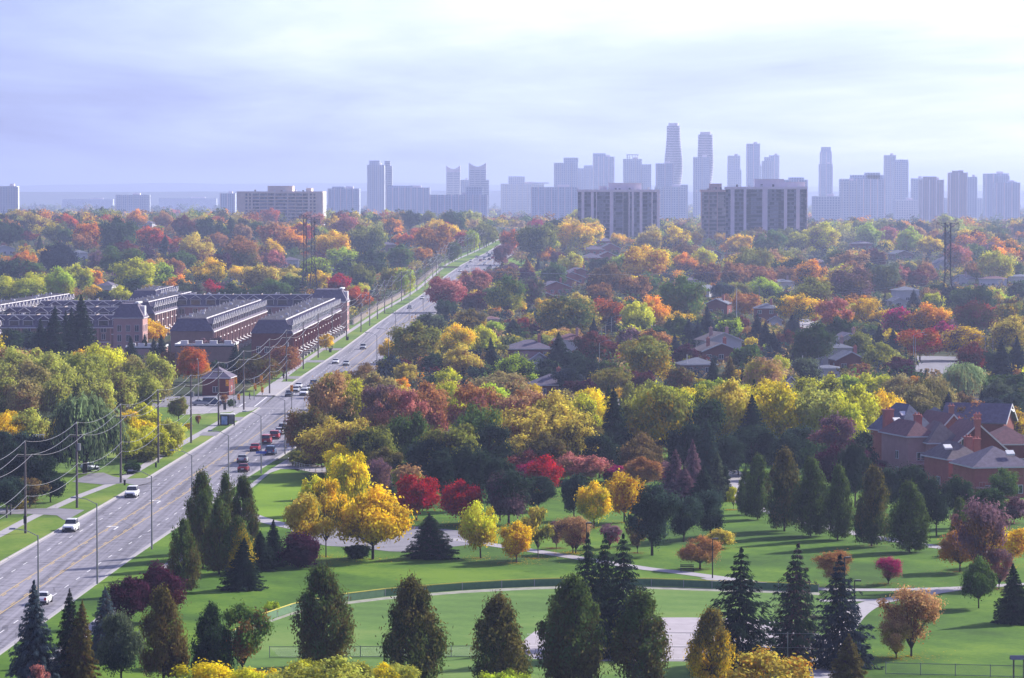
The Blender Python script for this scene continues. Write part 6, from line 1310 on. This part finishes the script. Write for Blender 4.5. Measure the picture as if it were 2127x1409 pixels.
# ------------------------------------------------------------------ vehicles
def car_meshes(kind):
    L_, W_, H_, hood, cab0, cab1, deck = dict(sedan=(4.6, 1.8, 1.45, .92, -.55, 1.55, .98), suv=(4.7, 1.9, 1.75, 1.05, -.6, 2.2, 1.15), pickup=(5.5, 1.95, 1.8, 1.1, -.5, 1.0, 1.12), van=(4.9, 1.95, 1.85, 1.15, -1.4, 2.35, 1.2))[kind]
    hl = L_ / 2; hw = W_ / 2
    # profile sections along y: front is -y
    sec = [(-hl, .45, .72, .80), (-hl + .15, .28, hood * .86, .93), (-hl + .9, .25, hood, 1), (cab0, .25, hood + .04, 1), (cab1, .25, deck, 1), (hl - .25, .25, deck, 1), (hl, .42, deck * .82, .9)]
    mb = MB(); n = len(sec); rings = []
    for y, z0, z1, f in sec:
        w_ = hw * f; rings.append([(-w_ * .96, y, z0), (-w_, y, z0 + (z1 - z0) * .5), (-w_ * .93, y, z1 - .05), (-w_ * .8, y, z1), (w_ * .8, y, z1), (w_ * .93, y, z1 - .05), (w_, y, z0 + (z1 - z0) * .5), (w_ * .96, y, z0)])
    for r in rings: mb.v += r
    for i in range(n - 1):
        for j in range(8):
            k = (j + 1) % 8; mb.f.append((i * 8 + j, i * 8 + k, (i + 1) * 8 + k, (i + 1) * 8 + j)); mb.m.append(0)
    mb.f.append(tuple(range(8))); mb.m.append(0); mb.f.append(tuple((n - 1) * 8 + i for i in range(8))[::-1]); mb.m.append(0)
    rw = hw * .74; r0, r1 = cab0 + .65, cab1 - (.55 if kind == 'sedan' else .2)
    if kind == 'pickup':
        mb.box(-hw + .08, hw - .08, cab1 + .12, hl - .1, deck - .02, deck + .12)
    body = mb.mesh(kind + '_body', [M['carpaint'], M['dark']])
    mb = MB(); mb.hull([(-rw, r0, H_ - .06), (rw, r0, H_ - .06), (rw, r1, H_ - .06), (-rw, r1, H_ - .06)], [(-rw * .9, r0 + .12, H_), (rw * .9, r0 + .12, H_), (rw * .9, r1 - .12, H_), (-rw * .9, r1 - .12, H_)])
    for yy in (r0 + .04, (r0 + r1) / 2, r1 - .04):
        for s_ in (-1, 1): mb.box(min(s_ * rw * 1.0, s_ * (rw + .1)), max(s_ * rw * 1.0, s_ * (rw + .1)), yy - .05, yy + .05, hood + .1, H_ - .06)
    roof = mb.mesh(kind + '_roof', M['carpaint'])
    mb = MB(); mb.hull([(-hw * .88, cab0, hood), (hw * .88, cab0, hood), (hw * .88, cab1, hood), (-hw * .88, cab1, hood)], [(-rw + .02, r0, H_ - .065), (rw - .02, r0, H_ - .065), (rw - .02, r1, H_ - .065), (-rw + .02, r1, H_ - .065)]); glass = mb.mesh(kind + '_glass', M['carglass'])
    mb = MB(); mb.tube((-.11, 0, 0), (.11, 0, 0), .34, n=14); tyre = mb.mesh('tyre', M['black']); mb = MB(); mb.tube((-.12, 0, 0), (.12, 0, 0), .2, n=10); rim = mb.mesh('rim', M['steel'])
    mb = MB(); mb.box(-.2, .2, -.03, .06, -.09, .09); hlm = mb.mesh('headlight', M['headlight']); mb = MB(); mb.box(-.14, .14, -.06, .03, -.17, .17); tlm = mb.mesh('taillight', M['taillight'])
    mb = MB(); mb.box(-.5, .5, -.02, .05, -.13, .13); grl = mb.mesh('grille', M['dark']); mb = MB(); mb.box(-.25, .25, -.05, .02, -.07, .07); plt = mb.mesh('plate', M['white'])
    mb = MB(); mb.box(-hw * .95, hw * .95, -.05, .12, -.1, .1); bmp = mb.mesh('bumper', M['dark'])
    return dict(body=body, roof=roof, glass=glass, tyre=tyre, rim=rim, hl=hlm, tl=tlm, gr=grl, pl=plt, bm=bmp, hlz=hl, hw=hw, hood=hood, deck=deck)
CM = {k: car_meshes(k) for k in ('sedan', 'suv', 'pickup', 'van')}
CC = dict(white=(.80, .80, .82), silver=(.42, .43, .46), black=(.02, .02, .025), navy=(.03, .05, .13), red=(.42, .02, .03), dkred=(.22, .012, .02), grey=(.16, .17, .19), blue=(.07, .12, .25))
def car(px, by, kind, color, facing, lab, head=None, name='car', dz=.055):
    g = G(px, by, dz); hd = -(kl(g.y + 20) - kl(g.y - 20)) / 40 if head is None else head
    rz = hd if facing else hd + math.pi
    o = empty(name, g, rz); tag(o, lab, {'suv': 'car', 'sedan': 'car', 'pickup': 'pickup truck', 'van': 'van'}[kind], 'cars on the main road'); m_ = CM[kind]; c = CC[color]
    inst('body', m_['body'], o, color=c); inst('roof', m_['roof'], o, color=c); inst('window_glass', m_['glass'], o)
    for sx_ in (-1, 1):
        for yy in (-m_['hlz'] + .85, m_['hlz'] - .9):
            w_ = inst('wheel', m_['tyre'], o, (sx_ * (m_['hw'] - .1), yy, .34)); inst('rim', m_['rim'], w_)
        inst('headlight', m_['hl'], o, (sx_ * m_['hw'] * .66, -m_['hlz'] + .03, .68)); inst('taillight', m_['tl'], o, (sx_ * m_['hw'] * .76, m_['hlz'] - .0, m_['deck'] * .78), math.pi)
    inst('grille', m_['gr'], o, (0, -m_['hlz'] + .005, .6)); inst('plate', m_['pl'], o, (0, m_['hlz'], .62), math.pi); inst('bumper', m_['bm'], o, (0, m_['hlz'] - .02, .4), math.pi); inst('bumper', m_['bm'], o, (0, -m_['hlz'] + .02, .38))
    return o
for a in [(147, 1104, 'suv', 'white', 1, 'white sport utility car nearest the camera coming down the left lanes'), (274, 1033, 'suv', 'white', 1, 'second white sport utility car coming down the left lanes'), (697, 756, 'sedan', 'white', 1, 'white sedan approaching near the townhouses'),
          (719, 760, 'sedan', 'silver', 1, 'silver sedan beside the white one near the townhouses'), (754, 726, 'suv', 'silver', 1, 'single silver car approaching in the inner lane'), (850.5, 642, 'sedan', 'grey', 1, 'dark grey car approaching by the grassy bank'), (877, 622, 'sedan', 'white', 1, 'white car approaching left of the pink maple'),
          (600.5, 824, 'sedan', 'black', 1, 'black car waiting leftmost at the far stop line'), (614, 815, 'sedan', 'silver', 1, 'silver car waiting behind the black one'), (620, 807, 'sedan', 'white', 1, 'white car waiting third in the left lane'), (631, 822, 'suv', 'white', 1, 'white sport utility car waiting front centre at the crossing'),
          (644, 812, 'sedan', 'white', 1, 'white car waiting behind the centre one'), (651, 804, 'suv', 'navy', 1, 'dark blue sport utility car waiting at the rear right'), (658.5, 822, 'sedan', 'grey', 1, 'grey car waiting rightmost at the far stop line'),
          (530.6, 937, 'sedan', 'red', 0, 'red sedan last but one in the inner queue'), (553.5, 922, 'van', 'red', 0, 'tall red car second in the inner queue'), (571, 912, 'suv', 'red', 0, 'bright red car in the middle of the inner queue'), (581, 903, 'sedan', 'white', 0, 'white car ahead of the red ones'), (589, 896, 'suv', 'silver', 0, 'silver-blue car beside the brownish lamp pole'),
          (597, 887, 'sedan', 'dkred', 0, 'dark red car half hidden by the corner tree'), (562.6, 945, 'suv', 'blue', 0, 'blue-grey car moving in the outer lane'), (504, 961, 'sedan', 'silver', 0, 'silver hatchback with lit tail lights in the outer lane'), (506, 980, 'sedan', 'dkred', 0, 'dark red sedan nearest in the outer lanes'),
          (608, 917, 'pickup', 'grey', 0, 'dark grey pickup truck beside the corner tree'), (89, 1254, 'sedan', 'white', 0, 'white car mostly hidden behind the blue spruce')]: car(*a)
car(187, 980, 'sedan', 'white', 1, 'white car parked in the driveway under the willow', .6, 'parked_car', .2); car(442, 843, 'van', 'navy', 1, 'dark van on the cross street beyond the shelter', 1.5, dz=.1); car(418, 843, 'sedan', 'silver', 1, 'silver car on the cross street left of the van', 1.5, dz=.1)
far = [(955, 565, 'sedan', 'white', 1), (970, 556, 'sedan', 'silver', 1), (978, 545, 'suv', 'white', 1), (1018, 556, 'suv', 'grey', 0), (998, 543, 'sedan', 'dkred', 1), (1007, 550, 'sedan', 'white', 1), (1006, 540, 'suv', 'silver', 1), (1016, 541, 'sedan', 'black', 0), (1016, 533, 'suv', 'grey', 1), (1023, 538, 'sedan', 'red', 0), (1022, 529, 'sedan', 'silver', 1), (1028, 533, 'suv', 'navy', 0), (1013, 527, 'sedan', 'white', 1), (990, 536, 'sedan', 'grey', 1), (1031, 526, 'sedan', 'silver', 0)]
nm = ['leftmost white car before the far junction', 'silver car entering the far junction', 'white sport utility car turning at the far junction', 'grey car nearest on the right of the far road', 'dark red car in the far junction', 'low white car in the front of the far junction', 'silver car behind the dark red one', 'black car in the right far lanes', 'grey car deep in the far queue', 'small red car in the far right lane', 'silver car deep in the far queue', 'navy car in the far right lane', 'white car at the back of the far queue', 'grey car at the grass edge of the far junction', 'last silver car before the road vanishes']
for (px, by, k, c, f), l in zip(far, nm): car(px, by, k, c, f, l)
# ------------------------------------------------------------------ filler trees between the hand placed ones
FILLPAL_R = ['yl', 'lo', 'lo', 'ol', 'gt', 'ye', 'ye', 'go', 'go', 'or_', 'ru', 'ta', 'gt', 'ol', 'yl', 'li', 'gr', 'gr', 'dg', 'dg', 'gg', 'ma', 'pp', 'ol', 'ot', 'rg', 'lg', 'ru', 'br', 'dg', 'nv', 'ol']
rf = random.Random(21)
def blocked(px, py, w_, top):
    if 590 < py < 765 and px < 735 and not (py < 625 and px < 740): 
        if px > -20 and py > 628: return True
    # road and its margins
    try: g = G(px, py)
    except Exception: return True
    x, y = g.x, g.y
    hw = w_ / 2 * y / F
    if kl(y) - 9 < x + hw * .8 and x - hw * .8 < kr(y) + 3 and y < 3000: return True
    if y > 2390 and 0 < x < 240 and y < 2760: return 2 if (y < 2480) else True
    return False
RECTS = []   # what must stay in view: (left, right, crown top, how far down it must show, base row)
for (tx, tb, tw_, tt) in PXS: RECTS.append((tx - tw_ / 2, tx + tw_ / 2, tt, tt + (tb - tt) * .62, tb))
for o in scene.objects:
    if o.get('category') == 'house':
        s_ = F / o.location.y; hpx = HOR + (CH - o.location.z) * s_; cx = 1063.5 + o.location.x * s_; RECTS.append((cx - 7 * s_, cx + 7 * s_, hpx - 7.5 * s_, hpx - 1.2 * s_, hpx))
RECTS += [(362, 500, 626, 735, 745), (500, 640, 626, 735, 745), (640, 715, 626, 700, 705), (1655, 1700, 590, 680, 600), (1900, 1990, 740, 775, 745), (378, 560, 780, 860, 800)]
RB = {}
for q in RECTS:
    for c in range(int(q[0] // 60), int(q[1] // 60) + 1): RB.setdefault(c, []).append(q)
def covers(px, top, by, w_):
    a, b = px - w_ / 2, px + w_ / 2
    for c in range(int(a // 60), int(b // 60) + 1):
        for (l, r, t0, t1, bb) in RB.get(c, ()):
            if by > bb - 3 and top < t1 and min(b, r) - max(a, l) > .22 * min(r - l, w_): return True
    return False
HOUSES = [(o.location.x, o.location.y) for o in scene.objects if o.get('category') == 'house']
fills = []
tree_xy = [(t_[0].location.x, t_[0].location.y, F) for t_ in trees]
cell = {}
for x, y, _ in tree_xy: cell.setdefault((int(x // 14), int(y // 30)), []).append((x, y))
def near(x, y, r, ry):
    i, j = int(x // 14), int(y // 30)
    for a in (-1, 0, 1):
        for b in (-1, 0, 1):
            for (u, v) in cell.get((i + a, j + b), ()):
                if abs(u - x) < r and abs(v - y) < ry: return True
    return False
y = 690.0
while y < 3050:
    halfw = y / F * 1090; st = 8.5 if y < 1200 else 9.5 if y < 2000 else 11.5
    x = -halfw
    while x < halfw:
        X = x + rf.uniform(-3, 3); Y = y + rf.uniform(-7, 7) * (1 + y / 2500); x += st
        z = TZ(X, Y); px = 1063.5 + X * F / Y; py = HOR + (CH - z) * F / Y
        k = F / Y
        wm = rf.uniform(7.5, 12.5) if Y < 1500 else rf.uniform(9, 15); w_ = wm * k
        if Y < 760 and px > 640: 
            if not (py > 800 and px < 1560 and py < 905): continue
        if Y < 760 and px < 640 and (px > 330 or py > 900): continue
        if near(X, Y, wm * .34, 9 + Y * .005): continue
        if any(abs(hx - X) < 8 and -16 < hy - Y < 42 for hx, hy in HOUSES): continue
        if kl(Y) - 10 < X + wm * .45 and X - wm * .45 < kr(Y) + 2: continue
        if X < kl(Y) and 985 < Y < 1300 and X > -185 - (Y - 985) * .03: continue
        if 760 < Y < 880 and -160 < X < kl(Y): continue
        if -50 < X and 785 < Y < 850 and X < 40: continue
        if 2488 < Y < 2535 and 145 < X < 215: continue
        if 2610 < Y < 2665 and 45 < X < 165: continue
        kd = rf.choices('RRSPBLC', [6, 4, 3, 1.2, 1, .8, .4])[0]
        if kd in 'SP': c1, c2 = rf.choice([('sp', 'nv'), ('nv', 'sp'), ('dg', 'sp'), ('nv', 'bg')])
        else:
            c1 = rf.choice(FILLPAL_R)
            if X < -20 and Y > 1700 and rf.random() < .3: c1 = rf.choice(['or_', 'gt', 'ru', 'ta', 'go', 'ro'])
            c2 = rf.choice(['gr', 'ru', 'ol', c1, 'dg', 'ta'])
        if kd in 'SC': w_ *= .6
        if kd == 'B': w_ *= .7
        a0 = KIND[kd][2]; top = py - w_ * a0 * rf.uniform(.8, 1.0)
        ok = False
        for sc in (1.15, .85, .6, .4):
            tt = py - (py - top) * sc
            if not covers(px, tt, py, w_ * sc): ok = True; break
        if not ok: continue
        w_ *= sc; top = tt
        fills.append((px, py, w_, kd, c1, c2, top)); cell.setdefault((int(X // 14), int(Y // 30)), []).append((X, Y))
    y += 17 if y < 1200 else 30 if y < 2000 else 52
fills.sort(key=lambda q: -q[2]); solo = fills[:330]; mass = {}
for px, py, w_, kd, c1, c2, top in solo:
    plant(px, top, w_, kd, c1, c2, None, 'm' if w_ > 30 else 'l', base=py)
for q in fills[330:]: mass.setdefault((q[3] in 'SP', q[4]), []).append(q)
for (con, c1), qs in mass.items():
    rs = np.random.RandomState(len(qs)); C, Nn, S, V = [], [], [], []
    for px, py, w_, kd, _, c2, top in qs:
        g = G(px, py); s_ = g.y / F; W, H_ = w_ * s_, (py - top) * s_; k = 230 if w_ > 18 else 120; v = rs.uniform(0, 1)
        if con:
            u = rs.uniform(0, 1, k) ** 1.6; an = rs.uniform(0, 6.28, k); rad = W * .5 * (1 - u) * rs.uniform(.6, 1.1, k)
            p = np.stack([np.cos(an) * rad, np.sin(an) * rad, H_ * (.08 + .92 * u)], 1); nr = p * [1, 1, 0] + [0, 0, W * .3]
        else:
            nb = 9; bd = rs.normal(size=(nb, 3)); bd[:, 2] = np.abs(bd[:, 2]) * .8; bd /= np.linalg.norm(bd, axis=1, keepdims=True); bc = bd * np.array([W * .3, W * .3, H_ * .26]) + [0, 0, H_ * .52]
            d = rs.normal(size=(k, 3)); d[:, 2] += .3; d /= np.linalg.norm(d, axis=1, keepdims=True); bi = rs.randint(0, nb, k); p = bc[bi] + d * np.array([W * .25, W * .25, H_ * .22]) * rs.uniform(.6, 1.1, (k, 1)); nr = d + rs.normal(size=(k, 3)) * .4
        C.append(p + np.array(g)); Nn.append(nr); S.append(rs.uniform(.7, 1.3, k) * max(.42, W * .055) * (1.25 if k < 200 else 1)); V.append(np.stack([np.full(k, v) * .6 + (0 if con else bi / 9 * .4), rs.uniform(0, 1, k), np.clip(p[:, 2] / H_, 0, 1)], 1))
    me = leafmesh('tree_canopy', np.concatenate(C), np.concatenate(Nn), np.concatenate(S), np.concatenate(V))
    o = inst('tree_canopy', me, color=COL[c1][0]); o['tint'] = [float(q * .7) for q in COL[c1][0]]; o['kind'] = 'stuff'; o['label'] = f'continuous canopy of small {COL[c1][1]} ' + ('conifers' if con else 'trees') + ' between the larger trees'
print('FILL', len(fills), 'HAND', NHAND)
# low garden trees and shrubs that close the gaps: joined, nobody could count them
UND = {}
ru_ = random.Random(4)
y = 860.0
while y < 2950:
    halfw = y / F * 1085; x = -halfw; st = 6.0 if y < 1300 else 8.5 if y < 2000 else 12
    while x < halfw:
        X, Y = x + ru_.uniform(-3, 3), y + ru_.uniform(-8, 8); x += st * ru_.uniform(.7, 1.3)
        if kl(Y) - 11 < X < kr(Y) + 3: continue
        if X < kl(Y) and 1000 < Y < 1300: continue
        if 830 < Y < 1000 and kl(Y) - 45 < X < kl(Y): continue
        if any(abs(hx - X) < 8 and -14 < hy - Y < 9 for hx, hy in HOUSES): continue
        px, py = 1063.5 + X * F / Y, HOR + (CH - TZ(X, Y)) * F / Y
        if 1640 < px < 1712 and 590 < py < 700 or 1900 < px < 1992 and 738 < py < 785: continue
        h_ = ru_.uniform(2.2, 5.5) * (1 if Y < 1500 else 1.25)
        if covers(px, py - h_ * .55 * F / Y, py, 3 * F / Y): h_ *= .55
        UND.setdefault(ru_.choice(['dg', 'dg', 'nv', 'bg', 'rg', 'gr', 'ol', 'br', 'lg', 'ma', 'ta', 'gt']), []).append((X, Y, h_))
    y += 15 if y < 1300 else 26 if y < 2000 else 45
for c1, qs in UND.items():
    rs = np.random.RandomState(len(qs)); C, Nn, S, V = [], [], [], []
    for X, Y, h_ in qs:
        k = 60 if Y < 1400 else 36; z = TZ(X, Y); r = h_ * rs.uniform(.45, .8); nb = 4; bc = rs.normal(size=(nb, 3)) * [r * .45, r * .45, h_ * .12] + [0, 0, h_ * .5]
        d = rs.normal(size=(k, 3)); d[:, 2] += .3; d /= np.linalg.norm(d, axis=1, keepdims=True); bi = rs.randint(0, nb, k); p = bc[bi] + d * np.array([r * .6, r * .6, h_ * .42]) * rs.uniform(.5, 1.1, (k, 1))
        C.append(p + [X, Y, z]); Nn.append(d + rs.normal(size=(k, 3)) * .4); S.append(rs.uniform(.6, 1.3, k) * (.36 + Y / 6000)); V.append(np.stack([rs.uniform(0, .6) + bi / 10, rs.uniform(0, 1, k), np.clip(p[:, 2] / h_, 0, 1)], 1))
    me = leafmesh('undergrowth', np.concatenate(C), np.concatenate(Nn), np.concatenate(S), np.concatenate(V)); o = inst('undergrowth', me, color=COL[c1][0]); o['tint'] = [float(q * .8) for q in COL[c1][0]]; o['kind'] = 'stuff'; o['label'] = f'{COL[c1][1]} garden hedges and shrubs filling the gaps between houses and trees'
# fallen leaves under the park trees
C, Nn, S, cols = {}, {}, {}, {}
for t_ in trees[:NHAND]:
    g = t_[0].location
    if g.y > 660 or g.x < -40 and g.y > 560: continue
    ch = [c for c in t_[0].children if c.name.startswith('crown')][0]; cc = tuple(ch.color)[:3]
    if cc[0] < .12: continue
    key = 'gold' if cc[0] > .4 else 'brown'; rs = np.random.RandomState(int(t_[1])); n = 260; rr_ = np.abs(rs.normal(size=n)) * ch.scale[0] * .42; an = rs.uniform(0, 6.28, n)
    C.setdefault(key, []).append(np.stack([g.x + np.cos(an) * rr_ - .3, g.y + np.sin(an) * rr_, np.full(n, .205)], 1)); cols[key] = (.42, .27, .03) if key == 'gold' else (.2, .11, .05)
for key, cs in C.items():
    c = np.concatenate(cs); n = len(c); rs = np.random.RandomState(n)
    me = leafmesh('fallen_leaves', c, np.tile([0, 0, 1.0], (n, 1)) + rs.normal(size=(n, 3)) * .1, rs.uniform(.06, .16, n), np.stack([rs.uniform(.3, .9, n), rs.uniform(0, 1, n), np.ones(n)], 1)); o = inst('fallen_leaves', me, color=cols[key]); o['tint'] = [float(q) for q in cols[key]]; o['kind'] = 'stuff'; o['label'] = f'{key} fallen leaves scattered on the park grass'
# ------------------------------------------------------------------ far woods beyond the ridge: uncountable crowns, one mesh per colour, kind = stuff
rw_ = np.random.RandomState(5)
def farwood(name, col, n, Y0, Y1, seed):
    rs = np.random.RandomState(seed); C, Nn, S, V = [], [], [], []
    for i in range(n):
        Y = Y0 * (Y1 / Y0) ** rs.uniform(0, 1) ; X = rs.uniform(-1, 1) * Y / F * 1150
        z = TZ(X, Y); r = rs.uniform(4.5, 8.5) * (1 + (Y - Y0) / 14000); h = r * rs.uniform(1.1, 1.7); v = rs.uniform(0, 1); k = 70 if Y < 5000 else 34
        d = rs.normal(size=(k, 3)); d[:, 2] = np.abs(d[:, 2]); d /= np.linalg.norm(d, axis=1, keepdims=True)
        C.append(np.array([X, Y, z + h * .5]) + d * np.array([r, r, h * .75]) * rs.uniform(.7, 1.08, (k, 1))); Nn.append(d + rs.normal(size=(k, 3)) * .3); S.append(rs.uniform(.7, 1.3, k) * (1.5 if Y < 5000 else 2.6)); V.append(np.stack([np.full(k, v), rs.uniform(0, 1, k), rs.uniform(.3, 1, k)], 1))
    me = leafmesh(name, np.concatenate(C), np.concatenate(Nn), np.concatenate(S), np.concatenate(V))
    o = inst(name, me, color=col); o['tint'] = [float(q * .8) for q in col]; tag(o, None, None, None, 'stuff'); return o
for i, (c, n, a, b) in enumerate([('dg', 700, 3050, 9000), ('gr', 420, 3050, 9000), ('ol', 420, 3050, 9000), ('go', 260, 3050, 7000), ('ru', 330, 3050, 8000), ('nv', 420, 3300, 9500), ('yl', 220, 3050, 7000), ('or_', 180, 3050, 6000), ('ta', 240, 3050, 8000)]):
    o = farwood('distant_trees', COL[c][0], n, a, b, 40 + i)
    o['label'] = f'hazy mass of {COL[c][1]} tree crowns on the far plain'
# ------------------------------------------------------------------ haze
mb = MB(); mb.box(-9600, 9600, -320, 39000, -1.5, 178)
hz = bpy.data.materials.new('haze'); hz.use_nodes = True; t_ = hz.node_tree; t_.nodes.clear(); out = N('ShaderNodeOutputMaterial', t_); pv = N('ShaderNodeVolumePrincipled', t_)
pv.inputs['Color'].default_value = (.55, .64, 1.0, 1); pv.inputs['Density'].default_value = HAZE; pv.inputs['Anisotropy'].default_value = .45
t_.links.new(pv.outputs[0], out.inputs['Volume']); o = mb.build('haze', hz); o['kind'] = 'stuff'
finish_labels()
